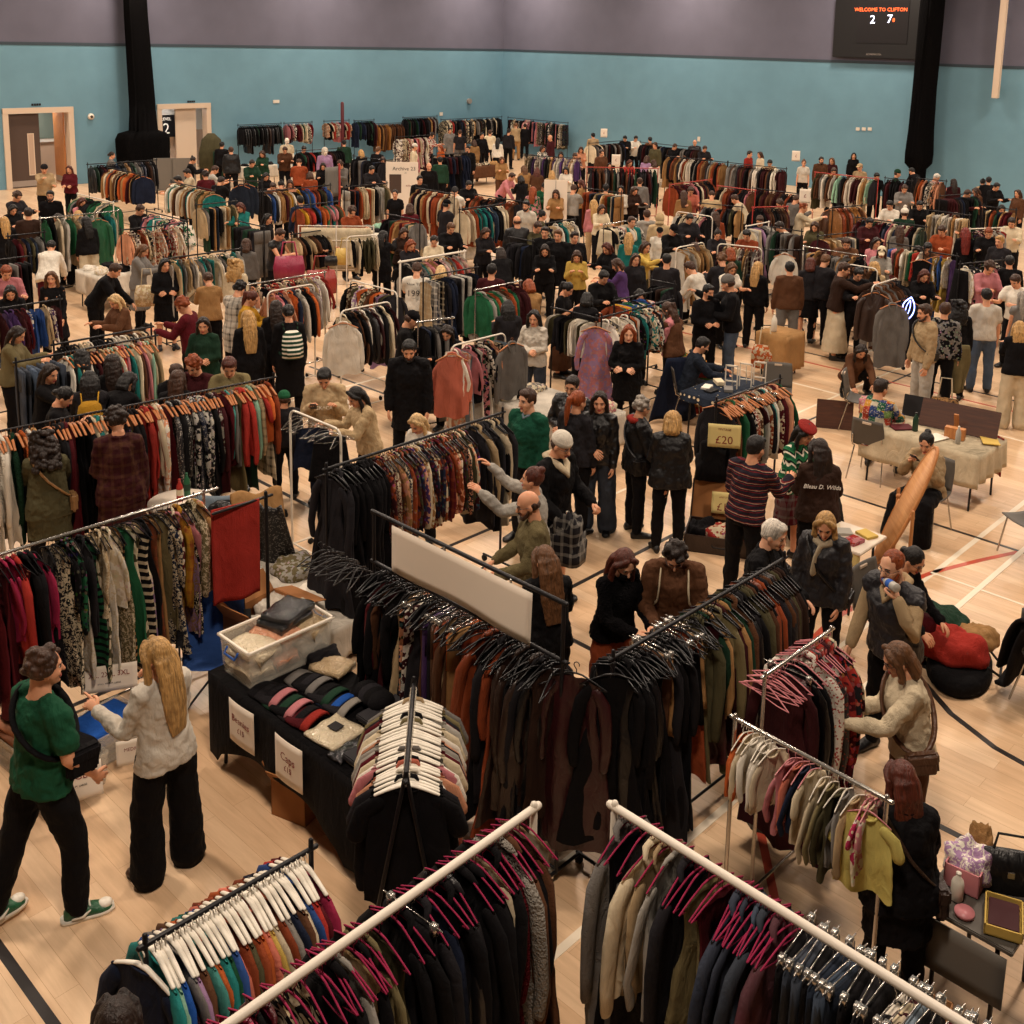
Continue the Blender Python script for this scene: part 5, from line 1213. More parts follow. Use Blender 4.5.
 (600, 224, 640, 220, 'chrome', 'on rail behind teal jumper', PS, 't_shirt skirt', 'c f', 'behind the teal-jumper shopper', None),
 (650, 280, 676, 284, 'black', 'on rail left of grey beanie', DK, 'trousers jumper', 'c', 'left of the grey beanie', None),
 (508, 237, 534, 241, 'black', 'on rail by bald shopper', DK+' cream', 'jumper skirt', 'c', 'by the bald shopper in a puffer jacket', None),
 (700, 203, 742, 207, 'black', 'on rail under red rails', W, 'trousers t_shirt', 'c', 'just under the red rails', None),
 (770, 227, 803, 231, 'black', 'on rail left of leather coat', DK, 'jumper trousers', 'c', 'left of the brown leather coat', None),
 (818, 236, 856, 232, 'black', 'on rail below leather coat', W, 'skirt jumper', 'c', 'below the brown leather coat', None),
 (888, 243, 925, 248, 'black', 'on rail by cream cap', BR, 't_shirt skirt', 'c', 'beside the cream cap', None),
 (940, 196, 976, 193, 'black', 'on rail at right wall end', DK, 'long_dress trousers', 'c', 'near the right wall end', None),
 (984, 206, 1016, 210, 'black', 'on rail under right-edge group', W, 'jumper trousers', 'c', 'under the group at the right edge', None),
 (960, 264, 1002, 260, 'black', 'on rail before stall, right edge', DK+' pink cream', 'skirt blouse', 'c f', 'before the right-edge stall', None),
 (8, 236, 44, 232, 'black', 'on rail behind denim-legged man', W, 't_shirt jumper', 'c', 'behind the denim-legged man at the left', None),
 (-20, 262, 30, 256, 'black', 'on rail at far left edge', DK+' red', 'trousers skirt', 'c', 'at the far left edge', None),
 (418, 322, 452, 318, 'chrome', 'on rail by black cap', DK, 'long_dress trousers', 'c', 'beside the black cap', None),
 (610, 300, 655, 293, 'black', 'on rail behind purple top', BR, 'skirt t_shirt', 'c f', 'behind the purple top', None),
 (745, 226, 770, 222, 'white', 'on rail behind rust shirt', PS, 'long_dress skirt', 'c', 'behind the rust-shirted shopper', None),
 (430, 155, 470, 153, 'black', 'on rail before corner, right', DK+' tan', 'long_dress skirt', 'c', 'right in front of the corner rails', None),
 (586, 143, 625, 141, 'black', 'on rail along right wall, upper', DK+' tan cream', 'jumper trousers', 'c', 'along the right wall, uppermost', None),
 (640, 142, 700, 148, 'black', 'on rail along right wall, second', DK+' grey', 'jumper long_dress', 'c', 'along the right wall, second from the corner', None),
]
for (x1, y1, x2, y2, st, nm, pal, kinds, pats, desc, sp) in FAR:
    a, b = rl(x1, y1, x2, y2)
    if max(a.y, b.y) > CY-.7 or max(a.x, b.x) > CX-.7:
        if a.y > 38 and b.y > 38 or x1 == 441: f = lambda x, y: (lambda v: V((v.x*(CY-.75)/v.y, CY-.75, CAMH+v.z*(CY-.75)/v.y)))(ray(x, y))
        elif x1 == 375 or x1 == 354: f = lambda x, y: G(x, y, 1.72)
        else: f = lambda x, y: (lambda v: V((CX-.75, v.y*(CX-.75)/v.x, CAMH+v.z*(CX-.75)/v.x)))(ray(x, y))
        a, b = f(x1, y1), f(x2, y2); a.z = b.z = (a.z+b.z)/2
        if a.x > CX-.75: a.x = CX-.75
        if b.x > CX-.75: b.x = CX-.75
        if (b-a).length < .4 or (b-a).length > 6: continue
    rack(a, b, st, desc); RAILREF.append((a, b, nm[3:]))
    dist = ((a+b)/2).length
    step = .055 if dist < 17 else .075 if dist < 30 else .095
    if sp == 'F2':
        fill(*part((a, b), 0, .3), nm, .06, 'jeans*3 trousers', 'denim pale_denim dark_denim khaki', 'd', None)
        fill(*part((a, b), .3, 1), nm+' right part', .055, 'shirt*2 blouse', 'khaki mint pink cream black red beige white teal maroon brown', 'c*3 f', 'wooden'); continue
    fill(a, b, nm, step if sp is None else sp, kinds, pal, pats, 'wooden' if dist < 14 else None, jit=.15)
# show-pieces turned outwards
def show(px, py, kind, col, mat, tint, desc, z=1.6, rot=None, hanger='wooden', sc=1.0, lab=None):
    p = G(px, py, z); r = math.atan2(-p.y, -p.x)+(rot or 0)
    return hang(kind, col, mat, tint, p, r, hanger, None, desc, lab or 'turned to face outwards', 'garments turned to face outwards', sc=sc)
for (x, y, z) in ((246, 181, 1.9), (785, 250, 1.6), (241, 182, 1.88)):
    p = G(x, y, z)
    if x != 241: rack(p-V((.28, -.28, 0)), p+V((.28, -.28, 0)), 'black', 'short, holding %s' % ('dark denim jackets facing out' if x == 246 else 'the white football shirt'))
o = show(214, 191.5, 'jumper', 'teal', 'knit', 'white', 'at end of rail by the doors')
show(246, 181, 'jacket', 'dark_denim', 'cloth', 'white', 'left of the long jumper rail', z=1.9); show(241, 182, 'jacket', 'dark_denim', 'cloth', 'white', 'left of the long jumper rail, behind', z=1.88, sc=1.1)
show(143, 174, 'jacket', 'navy', 'cloth', 'white', 'at the end of the rail by left net')
show(832, 206, 'jacket', 'brown', 'leather', 'tan', 'beside the cream-topped ginger woman', sc=1.15)
show(343, 318, 'shirt', 'white', 'cloth', 'blue', 'at the front of rounded white rail')
show(452, 348, 'blouse', 'salmon', 'cloth', 'white', 'at the front of pink pyjamas rail', sc=1.2)
show(596, 322, 'long_dress', 'lilac', 'floral', 'pink', 'on the corner post rail', z=1.62)
show(512, 338, 'jacket', 'grey', 'cloth', 'white', 'at the far end of pyjamas rail', rot=.7)
show(876, 288, 'jacket', 'dark_brown', 'leather', 'tan', 'on white rail by the neon lips', sc=1.1)
show(906, 296, 'coat', 'charcoal', 'knit', 'white', 'below the neon lips', sc=.95, rot=.2); show(893, 300, 'coat', 'grey', 'knit', 'white', 'left of the neon lips', sc=.95, rot=.5)
show(938, 253, 'dress', 'yellow', 'cloth', 'white', 'on the rail with yellow dress'); show(922, 256, 'dress', 'black', 'cloth', 'white', 'left of the yellow dress')
show(98, 216, 'coat', 'green', 'satin', 'white', 'at chrome rail far left', rot=.3); show(785, 250, 'blouse', 'white', 'cloth', 'blue', 'football shirt with blue sleeve', z=1.6, sc=1.05)
show(563, 126, 'coat', 'olive', 'cloth', 'tan', 'at the corner rail end', z=1.55, rot=.4)
# ---------------------------------------------------------------- people in the middle and far floor
def crowd(txt, near=None):
    for ln in txt.strip().splitlines():
        w = ln.split()
        if not w: continue
        kw = {}
        for e in w[10:]:
            k, v = e.split('='); kw[k] = float(v) if k in ('h', 'build', 'z0') else ((v == '1') if k in ('glasses', 'mask', 'beard', 'boots', 'fem') else v.replace('~', ' '))
        kw.setdefault('near', near); kw.setdefault('h', 1.65 if w[3] in FEMH else 1.75)
        person(float(w[0]), float(w[1]), float(w[2]), None if w[3] == '-' else w[3], w[4], w[5], w[6], w[7], w[8], w[9], **kw)
crowd('''
112 152 90 low_bun dark_brown jacket grey slim black stand
44 165 20 under_hat brown jacket beige slim black reach hat=beanie hatcol=charcoal h=1.78
69 166 330 long auburn jacket burgundy slim black hands
50 191 350 short black jumper black slim black stand beard=1
17 192 40 curly brown jacket charcoal trousers black browse
13 205 20 long black coat black trousers black browse
28 208 178 short dark_brown jacket dark_brown trousers pale_denim stand h=1.8
4 217 190 long blond coat black trousers black stand
58 214 300 long dark_brown jacket beige trousers black browse
82 198 30 bob auburn blouse_ pink trousers black browse
78 211 160 long blond shirt white trousers black browse
86 217 200 long black jacket black wide cream stand
51 241 165 low_bun black puffer white trousers burgundy bend
6 266 10 short ginger jumper pink trousers denim browse
10 286 0 long black jacket black trousers black browse
51 272 350 very_long light_brown dress black slim black walk
115 264 70 short brown jacket black slim black bend
115 295 300 long fair_blond coat brown slim black browse h=1.6
143 245 70 long light_brown long_coat grey slim black browse
165 259 10 long black jacket black skirt black hands
190 260 275 bob blond jacket cream wide black bend
140 205 40 short brown jacket black trousers black browse
193 157 90 bun dark_brown jacket black trousers black browse
187 169 280 short dark_brown shirt cream trousers black browse
178 176 270 short black jumper black trousers black browse
'''.replace('blouse_', 'shirt'), 'far left')
crowd('''
215 166 100 short brown tee pale_grey trousers black browse
221 177 140 short dark_brown jacket black trousers black browse
205 171 200 curly dark_brown jacket burgundy trousers black stand
222 142 160 short black jacket black trousers black stand
231 147 180 short brown puffer black trousers black stand build=1.15
262 151 340 long brown jacket dark_green trousers black browse
285 147 10 short brown jacket brown trousers black browse
304 146 20 short black tee charcoal trousers black phone
299 159 180 buzz brown jacket rust trousers black browse
310 172 190 bob brown jumper rust trousers black browse
323 163 0 long dark_brown jacket black trousers black browse
340 161 330 curly brown shirt grey trousers black browse
334 173 20 short black jacket charcoal trousers black phone
344 140 180 short black jacket dark_green trousers black stand
361 150 200 long blond jacket black trousers black browse
378 147 150 short light_brown jacket black trousers black stand
383 157 10 long brown shirt red trousers black browse
372 166 30 short black hoodie charcoal trousers black browse
266 173 30 long black jacket black trousers black browse
273 183 350 short brown jacket brown trousers black browse
281 181 180 bun black jacket black trousers black browse
290 180 0 bob brown jumper peach trousers black browse
252 160 20 short dark_brown jacket dark_green trousers black browse
395 190 350 low_bun dark_brown tee black trousers black stand
280 229 60 short brown vest black trousers black browse ttint=white
208 273 185 low_bun brown jacket tan trousers black browse
236 259 160 big_curls blond jacket cream trousers beige stand
240 282 140 curly black coat white trousers black browse tmat=plaid ttint=black
383 231 170 long black coat black trousers black reach
252 292 80 pony auburn jacket mustard trousers black browse
276 301 180 long dark_brown jacket black trousers black stand
248 311 190 very_long blond coat black trousers black stand
203 318 340 long dark_brown coat dark_green trousers black hands
229 358 0 short auburn jumper khaki trousers black browse
193 357 330 curly ginger jumper maroon trousers black browse
177 371 170 long brown coat black trousers black stand
182 298 250 curly ginger jumper burgundy trousers black browse
''', 'centre left')
crowd('''
415 144 80 under_hat brown jumper cream trousers tan stand hat=beanie hatcol=white
432 133 60 curly dark_brown shirt red trousers black browse tmat=floral
440 145 300 long ginger jumper orange trousers black stand
429 163 0 bald grey jacket black trousers black stand
440 157 185 short black jacket dark_green trousers black stand
469 181 20 short black jacket black trousers black browse
468 146 340 short black coat black trousers black stand
460 130 180 short brown tee charcoal trousers grey stand
474 140 200 bob brown jacket tan trousers tan stand
482 133 30 short black jacket black trousers black walk
450 128 20 short black coat grey trousers black stand
490 130 180 short brown jumper cream trousers black stand
498 138 170 long black jumper white skirt black stand
509 129 160 short black jumper charcoal trousers black stand
516 123 200 short light_brown shirt beige trousers tan reach
525 124 180 bun dark_brown coat black trousers black stand
550 135 300 bald grey shirt maroon trousers black stand
543 146 30 bob brown shirt white trousers black browse tmat=floral
561 152 0 long dark_brown jumper pale_grey trousers black browse
552 171 180 long blond jacket beige trousers black browse
502 157 10 bob light_brown jacket tan trousers brown browse
512 173 60 short brown shirt pink trousers black bend
521 176 200 bob black jacket black trousers black browse
524 166 200 long light_brown jacket tan trousers black browse
537 168 180 long auburn jacket brown trousers black browse
533 187 170 long ginger shirt pink trousers black stand tmat=floral ttint=green
545 183 30 short black jumper green trousers black browse
566 167 350 bob black shirt white trousers black browse
575 153 10 short brown shirt burgundy trousers black browse tmat=plaid
581 147 0 long brown shirt peach trousers black browse
593 133 200 short black jacket beige trousers black stand
581 180 250 bob auburn jacket tan trousers black stand
574 185 160 short brown tee pale_grey trousers black browse
594 200 190 very_long blond jacket pink trousers beige stand
602 205 20 bob brown jumper cream trousers black browse
455 187 170 short black tee white trousers black browse
447 200 130 under_hat black tee charcoal trousers black stand hat=cap hatcol=black
451 223 20 short light_brown jacket black trousers black browse
434 236 0 low_bun dark_brown blouse_ cream trousers black browse
404 228 20 long brown jacket dark_brown trousers black browse
411 240 30 long ginger jacket charcoal trousers black browse
526 201 335 short black tee white trousers black stand beard=1
517 216 195 bald brown puffer black trousers black stand build=1.1 h=1.85
543 211 100 bun black jacket olive trousers black stand
545 227 350 short dark_brown jacket black trousers black stand
558 230 345 short light_brown coat black trousers black stand h=1.8
575 232 20 short dark_brown coat black trousers black stand
545 245 0 long dark_brown jacket black trousers black browse
577 251 0 long brown jumper yellow trousers black phone
568 283 70 pony black tee black long_skirt brown phone
587 293 170 bob black jacket black trousers black browse
501 248 190 long dark_brown jacket black trousers black bend
417 263 175 short brown tee white trousers olive browse
441 266 180 bob fair_blond jumper beige trousers black phone
529 280 200 bob ginger jacket tan trousers black browse
412 312 90 under_hat brown jacket black trousers black phone hat=cap hatcol=black
447 326 340 long dark_brown jacket black trousers black browse h=1.6
508 301 190 very_long black jacket charcoal trousers black browse
417 415 320 long fair_blond shirt white trousers black phone h=1.55
'''.replace('blouse_', 'shirt'), 'centre floor')
crowd('''
606 184 180 short black shirt tan trousers black stand tmat=plaid
621 186 340 long black jumper white trousers black hands
635 187 30 long brown jacket dark_brown trousers black browse
684 191 185 long brown jacket tan trousers black stand
691 187 10 short brown shirt salmon trousers black browse
712 191 180 buzz brown jumper beige trousers black browse
735 195 250 short brown jumper cream trousers black bend
647 210 190 short brown hoodie pale_grey trousers black stand
660 214 180 under_hat brown jacket beige trousers beige stand hat=hood hatcol=beige
632 217 30 short brown jumper teal trousers black stand
660 228 0 under_hat brown jacket white trousers black stand hat=cap hatcol=black h=1.5
674 225 30 under_hat brown jacket black trousers black browse hat=cap hatcol=black
718 230 10 bun dark_brown jacket charcoal trousers black browse
747 230 340 short black shirt rust trousers black browse
780 222 275 short dark_brown tee white trousers black bend
607 243 320 bob auburn jacket black trousers black browse
629 233 180 long blond jumper teal trousers black stand
617 259 260 bob brown shirt purple wide beige browse
636 254 20 long brown jacket charcoal trousers black stand
646 242 60 bob brown jumper yellow trousers olive reach
667 254 180 short black shirt charcoal trousers black stand
695 243 190 very_long brown long_coat black trousers black stand
690 262 240 short brown jumper white trousers black bend
731 248 190 bob ginger jacket dark_green trousers black stand
722 254 200 curly light_brown jacket charcoal trousers black browse
732 263 30 bob light_brown tee white trousers black browse
709 285 30 short black jumper black trousers black hands mask=1
728 276 275 under_hat brown jacket black trousers denim reach hat=beanie hatcol=grey h=1.88
625 136 350 short black jacket black trousers black browse
636 136 20 short black shirt white trousers black browse
650 137 200 short black shirt brown trousers black stand
655 143 330 curly brown jacket olive trousers black stand
675 144 40 short brown jacket black trousers black browse
695 140 0 bald brown puffer charcoal trousers black stand
705 146 20 short brown jacket charcoal trousers black browse
750 151 60 short dark_brown shirt red trousers black stand
760 152 300 bob brown jacket cream trousers black stand
770 160 0 short black jumper beige trousers black browse
602 150 30 curly brown jacket brown trousers black stand
630 160 30 long auburn shirt red trousers black browse
647 156 160 bob brown shirt lilac trousers black stand
654 160 200 bob brown jumper white trousers black stand
797 195 140 short brown jumper grey trousers black browse
780 200 330 curly brown jumper beige trousers black browse
670 305 230 under_hat_long brown jacket brown slim black browse
''', 'centre right')
crowd('''
804 160 0 bun light_brown tee white trousers black stand
821.5 157 20 short black jacket brown trousers black stand beard=1
832 158 340 bob light_brown jacket maroon trousers black stand
834 168 10 short brown jumper tan trousers black browse
854 153 0 long black jumper black trousers black stand
860 164 330 under_hat brown jumper beige trousers black stand hat=cap hatcol=beige
877 173 20 short black jumper black trousers black browse
898 170 90 under_hat brown jacket dark_green trousers black stand hat=beanie hatcol=dark_green
912 168 230 short black jacket black trousers black bend
937 174 60 short white jumper pink trousers black browse
954 179 200 long dark_brown jacket maroon trousers black stand
983 179 185 bun black shirt beige trousers black stand tmat=floral ttint=tan
989 177 180 short black jacket black trousers black stand
976 188 300 bob brown jacket brown trousers black browse
968 190 60 short brown jumper maroon trousers black browse
890 201 340 short black shirt white trousers black browse
920 201 0 short black jacket black trousers black browse
905 209 180 under_hat brown jacket dark_green trousers black stand hat=bobble hatcol=white
804 203 90 curly ginger jumper cream trousers black reach
847 238 0 short brown jacket brown trousers black browse
877 238 20 long dark_brown jumper pink trousers black hands
882 247 0 under_hat_long brown jacket pale_grey trousers black browse hat=cap hatcol=cream
918 246 340 long dark_brown jumper black trousers black phone
928 243 0 short black jacket brown trousers black browse
956 213 350 bob brown shirt tan trousers black browse
966 228 190 very_long red coat black slim black stand
989 228 0 short ginger jacket black trousers black browse
1000 236 330 short blond jacket charcoal trousers black stand h=1.8
845 263 100 short brown jacket dark_brown long_skirt cream reach h=1.8
859 268 20 short black jacket black trousers black browse
811 258 180 bob auburn jacket charcoal skirt black stand
826 255 150 short light_brown jacket charcoal trousers black browse
790 262 190 short black jacket brown trousers grey stand
946 303 170 short brown jacket black slim black stand tmat=floral ttint=grey
960 300 180 big_curls black coat black slim black stand
987 289 195 short black tee white trousers denim stand
1016 275 330 short brown tee white trousers black browse
1024 292 200 long grey vest grey trousers black stand
1020 322 190 very_long blond jacket black wide cream browse
1012 218 350 short dark_brown jumper cream trousers black browse
1018 190 320 bob brown jacket brown trousers black stand
997 183 40 short black jacket black trousers black browse
862 345 20 long dark_brown jacket brown slim black crouch
''', 'on the right')
crowd('''
17 327 70 long dark_brown jacket khaki slim black browse
50 365 60 long dark_brown coat black slim black reach
64 388 80 low_bun black jacket black slim black phone
81 350 185 very_long black jacket charcoal slim black stand
112 355 180 long dark_brown jacket black slim black stand
128 373 140 bob black jacket black slim black bend
176 365 20 low_bun brown jacket black slim black phone
''', 'left aisle')
crowd('''
330 176 10 long brown jumper olive trousers black browse
300 196 200 short black jacket navy trousers black stand
352 207 30 curly brown shirt rust trousers black browse
410 204 180 bob brown jacket burgundy trousers black stand
240 203 330 long auburn jacket teal trousers black browse
246 239 170 bob brown jumper grey trousers black stand
318 225 40 short brown jacket tan trousers black browse
268 214 60 long black jacket black trousers black stand
420 176 20 short black jacket black trousers denim stand
396 168 200 long blond jumper cream trousers black stand
''', 'mid left')
crowd('''
486 228 30 long brown jacket charcoal trousers black browse
492 264 170 short black jumper maroon trousers black stand
604 271 30 short black jacket black trousers black browse
690 214 20 short black jacket charcoal trousers black browse
716 212 190 long brown jacket rust trousers black stand
760 216 350 short brown jumper navy trousers black browse
758 262 160 long blond jacket black trousers black stand
640 290 20 bob black jacket burgundy trousers black browse
556 190 350 long brown jacket tan trousers black browse
538 222 30 short brown shirt olive trousers black browse
610 163 0 bob black jacket navy trousers black stand
640 178 180 short brown jacket grey trousers black stand
''', 'mid centre')
crowd('''
815 222 350 long brown jacket olive trousers black browse
870 218 20 short black jacket maroon trousers black browse
900 226 190 long brown jacket grey trousers black stand
942 226 340 short brown jumper rust trousers black browse
925 270 20 long auburn jacket black trousers black browse
990 262 30 curly brown shirt pink trousers black browse
1010 256 190 short black jacket black trousers black stand
1002 205 20 long black jacket tan trousers black browse
875 262 200 bob blond jacket beige trousers black stand
905 185 10 short brown jacket grey trousers black browse
''', 'mid right')
# --- people one can look at closely
P = person
def strapbag(q, col, side=1, pouch=(.2, .07, .15), mat='leather', lab='', z=.93, back=0.0, name='shoulder_bag', cat='bag'):
    sc = q['h']/1.745; r = empty(name, q['root'].location, q['root'].rotation_euler.z, label=lab, cat=cat, group='bags carried by shoppers'); r.scale = (sc,)*3; S = q['S']; TM = Matrix.Translation(S['P']) @ S['T'].to_4x4() @ Matrix.Translation(V((0, 0, -.94)))
    pts = []
    for k in range(25):
        t = 2*PI*k/24; pts.append((side*.215*math.cos(t) if math.cos(t) > 0 else side*.15*math.cos(t), .168*math.sin(t)+.01, (1.44+z)/2-(1.44-z)/2*math.cos(t)))
    put('strap', MB().tube(pts, .011, 6, 2.0, round_ends=False).mesh('strap', mat), r, col=col).matrix_local = TM
    b = bevel(MB().box((-pouch[0]/2, -pouch[1]/2, -pouch[2]), (pouch[0]/2, pouch[1]/2, 0)).mesh('pouch', mat, False), .025, 3)
    o = put('pouch', b, r, col=col); o.matrix_local = TM @ Matrix.Translation(V((side*.235, back, z+.02))) @ Matrix.Rotation(PI/2, 4, 'Z'); put('flap', bevel(MB().box((-pouch[0]/2-.004, -pouch[1]/2-.006, -pouch[2]*.5), (pouch[0]/2+.004, pouch[1]/2+.004, .006)).mesh('flap', mat, False), .02, 3), o, col=col)
    return r
def backpack(q, col, mat='cloth', tint=None, lab='', straps=None, name='backpack'):
    sc = q['h']/1.745; S = q['S']; M4 = Matrix.Translation(S['P']) @ S['T'].to_4x4()
    r = empty(name, q['root'].location, q['root'].rotation_euler.z, label=lab, cat='bag', group='bags carried by shoppers'); r.scale = (sc,)*3
    b = MB(); b.loft([((0, -.23, .03), V((.12, 0, 0)), V((0, .07, 0))), ((0, -.25, .06), V((.15, 0, 0)), V((0, .10, 0))), ((0, -.25, .25), V((.15, 0, 0)), V((0, .095, 0))), ((0, -.235, .38), V((.13, 0, 0)), V((0, .075, 0))), ((0, -.22, .43), V((.08, 0, 0)), V((0, .04, 0)))], 20)
    o = put('pack', b.mesh('pack', mat), r, col=col, tint=tint); o.matrix_local = M4
    b = MB(); b.loft([((0, -.34, .07), V((.09, 0, 0)), V((0, .03, 0))), ((0, -.35, .14), V((.10, 0, 0)), V((0, .035, 0))), ((0, -.33, .21), V((.09, 0, 0)), V((0, .03, 0)))], 14); o2 = put('front_pocket', b.mesh('front_pocket', mat), r, col=col, tint=tint); o2.matrix_local = M4
    for s in (-1, 1):
        o3 = put('strap', MB().tube([(s*.09, -.17, .40), (s*.10, -.10, .50), (s*.11, .04, .485), (s*.115, .135, .38), (s*.125, .15, .25), (s*.17, .05, .12), (s*.15, -.17, .08)], .018, 8, .45).mesh('strap', mat), r, col=straps or col); o3.matrix_local = M4
    return r
BAGS = []
def after(q, fn): BAGS.append((q, fn)); return q
cam_poses = {}
q = P(44, 650, 118, 'mop', 'brown', 'tee', 'dark_green', 'trousers', 'black', pose(lean=4, head=(2, -14), aR=((.22, .05, -1), (-.12, .65, -.75)), aL=((.16, .1, -1), (-.1, .4, -.9)), lR=((.12, .22, -.95), (.06, -.05, -1)), lL=((.10, -.26, -.95), (.04, -.34, -.92)), fR=25, fL=5),
      h=1.83, fine=True, fem=False, shoe='green', label='person in a dark green t-shirt and green-and-white trainers, mid-stride at the left', build=1.06, skin='fair')
q['tcol'] = hx('1c5138')
def trainers(q, r, S):
    for s in 'RL':
        fw = foot_dir(S, s); a = math.atan2(-fw.x, fw.y); an = S['an'+s]
        b = MB(); o = [(-.095, .02), (-.08, .038), (-.03, .045), (.05, .047), (.12, .054), (.17, .048), (.208, .026)]
        b.rings([[V((-w, y, 0)), V((w, y, 0)), V((w*.98, y, .026)), V((-w*.98, y, .026))] for y, w in o]); so = put('sole', b.mesh('sole', 'gloss_plastic'), r, (an.x, an.y, an.z-.088), (0, 0, a), col='white')
        b = MB(); b.ell((0, .155, .045), (.040, .045, .026)); b.tube([(-.02, .02, .092), (.02, .02, .092)], .006, 5); b.tube([(-.024, .045, .086), (.024, .045, .086)], .006, 5); b.tube([(-.026, .07, .08), (.026, .07, .08)], .006, 5)
        for sd in (-1, 1): b.tube([(sd*.045, -.03, .035), (sd*.049, .03, .038), (sd*.043, .07, .06)], [.006, .012, .004], 6)
        put('toe_cap', b.mesh('toe_cap', 'gloss_plastic'), r, (an.x, an.y, an.z-.085), (0, 0, a), col='white')
    # wrist band and chest print
q['ex'] = trainers
after(q, lambda q: strapbag(q, 'black', 1, (.20, .07, .17), 'cloth', 'black crossbody bag worn by the person in dark green t-shirt', z=1.12, back=.12))
P(155, 640, 212, 'very_long', 'blond', 'shirt', 'white', 'wide', 'black', pose(lean=3, head=(4, 18), aL=((.25, .25, -.9), (.2, .75, .35)), aR=((.12, .25, -.95), (-.35, .55, .75)), lR=((.08, .02, -1), (.04, 0, -1)), lL=((.08, .12, -1), (.04, -.05, -1)), hand={'L': 'point', 'R': 'grip'}),
  h=1.70, fine=True, fem=True, shoe='brown', label='person with long blond hair, sheer white blouse and wide black trousers, pointing', tmat='sheer')
P(625, 551, 40, 'very_long', 'auburn', 'jumper', 'black', 'skirt', 'rust', pose(lean=6, head=(30, -8), aR=((.12, .35, -.9), (-.35, .9, -.1)), aL=((.12, .35, -.9), (-.35, .9, -.1))), fine=True, mask=True, tmat='fur', label='person with long auburn hair and black face mask in a fluffy black jumper', h=1.66, skin='pale')
q = P(676, 543, 0, 'mop', 'dark_brown', 'jacket', 'brown', 'slim', 'dark_denim', pose(lean=8, head=(38, 0), aR=((.16, .3, -.9), (-.3, .9, -.2)), aL=((.16, .3, -.9), (-.3, .9, -.2)), hand='grip'), fine=True, glasses=True, label='person in a brown jacket with pale backpack straps, looking down', h=1.72, fem=False)
after(q, lambda q: backpack(q, 'cream', 'cloth', None, 'cream backpack worn over the brown jacket', 'cream'))
P(775, 522, 75, 'short', 'white', 'coat', 'black', 'slim', 'black', pose(lean=8, head=(14, 0), aR=REST, aL=REST), fine=True, label='person with short white hair and a black coat beside the long black rail', h=1.74, skin='pale', hat=None, fem=False)
q = P(826, 514, 345, 'bob', 'blond', 'puffer', 'charcoal', 'slim', 'black', pose(lean=3, head=(26, 10), aR=((.2, .1, -1), (0, .3, -.95)), aL=((.2, .1, -1), (-.05, .35, -.9))), fine=True, label='person with bobbed blond hair in a charcoal quilted jacket and cream scarf', h=1.66)
def scarf(q, r, S):
    f = S['f']; b = MB(); b.tube([f(-.08, -.03, .50), f(-.04, -.075, .51), f(.04, -.075, .51), f(.08, -.03, .50), f(.06, .06, .47), f(0, .10, .455), f(-.06, .06, .47), f(-.08, -.03, .50)], .034, 10); b.tube([f(0, .10, .46), f(.03, .165, .36), f(.04, .175, .22)], [.035, .03, .04], 8, .5)
    put('scarf', b.mesh('scarf', 'knit'), r, col='cream')
q['ex'] = scarf
after(q, lambda q: strapbag(q, 'black', -1, (.2, .07, .14), 'leather', 'black crossbody bag on the quilted charcoal jacket'))
q = P(893, 552, 325, 'buzz', 'ginger', 'vest', 'charcoal', 'slim', 'black', pose(lean=8, head=(8, -6), aR=((.22, .15, -1), (-.1, .55, -.8)), aL=((.42, .62, -.55), (-.66, .0, 1.0)), hand='grip'), fine=True, glasses=True, beard=True, label='person with cropped ginger hair and glasses drinking from a bottle', h=1.8, skin='pale', build=1.05, fem=False)
def undersleeves(col, mat='cloth', hood=True):
    def f(q, r, S):
        b = MB()
        for s in 'RL':
            sh, el, wr = S['sh'+s], S['el'+s], S['wr'+s]; b.tube([sh, sh.lerp(el, .4), el, el.lerp(wr, .4), wr-(wr-el).normalized()*.01], [.066, .065, .056, .054, .044], 14)
        g = S['f']
        if hood:
            b.tube([g(-.085, -.03, .495), g(-.06, -.09, .50), g(0, -.115, .49), g(.06, -.09, .50), g(.085, -.03, .495)], [.026, .036, .042, .036, .026], 12)
            b.tube([g(-.085, -.02, .495), g(-.05, .07, .46), g(0, .12, .40), g(.05, .07, .46), g(.085, -.02, .495)], [.024, .024, .028, .024, .024], 10)
        put('hoodie', b.mesh('hoodie', mat), r, col=col)
    return f
q['ex'] = undersleeves('beige')
q = P(899, 645, 288, 'bob', 'light_brown', 'jumper', 'cream', 'trousers', 'brown', pose(lean=9, head=(22, -4), aL=((.30, .65, -.6), (-.1, .98, .05)), aR=((.12, .35, -.9), (-.25, .9, .0)), hand={'L': 'grip', 'R': 'grip'}), fine=True, glasses=True, label='person in a cream knitted jumper reaching to the chrome corner rail', h=1.68, build=1.06)
after(q, lambda q: strapbag(q, 'brown', -1, (.22, .07, .16), 'leather', 'brown crossbody bag on the cream jumper', z=1.0))
q = P(903, 765, 200, 'long', 'auburn', 'coat', 'black', 'slim', 'black', pose(lean=6, head=(24, 8), aR=REST, aL=REST), fine=True, label='person with auburn hair and a long black coat by the children\'s rail', h=1.58, build=1.12)
after(q, lambda q: strapbag(q, 'dark_brown', 1, (.24, .08, .2), 'leather', 'dark leather crossbody bag on the long black coat', z=.95))
P(115, 1003, 180, 'long', 'dark_brown', 'jacket', 'black', 'slim', 'black', 'stand', fine=True, label='person with dark brown parted hair, only the head showing at the bottom edge', h=1.66)
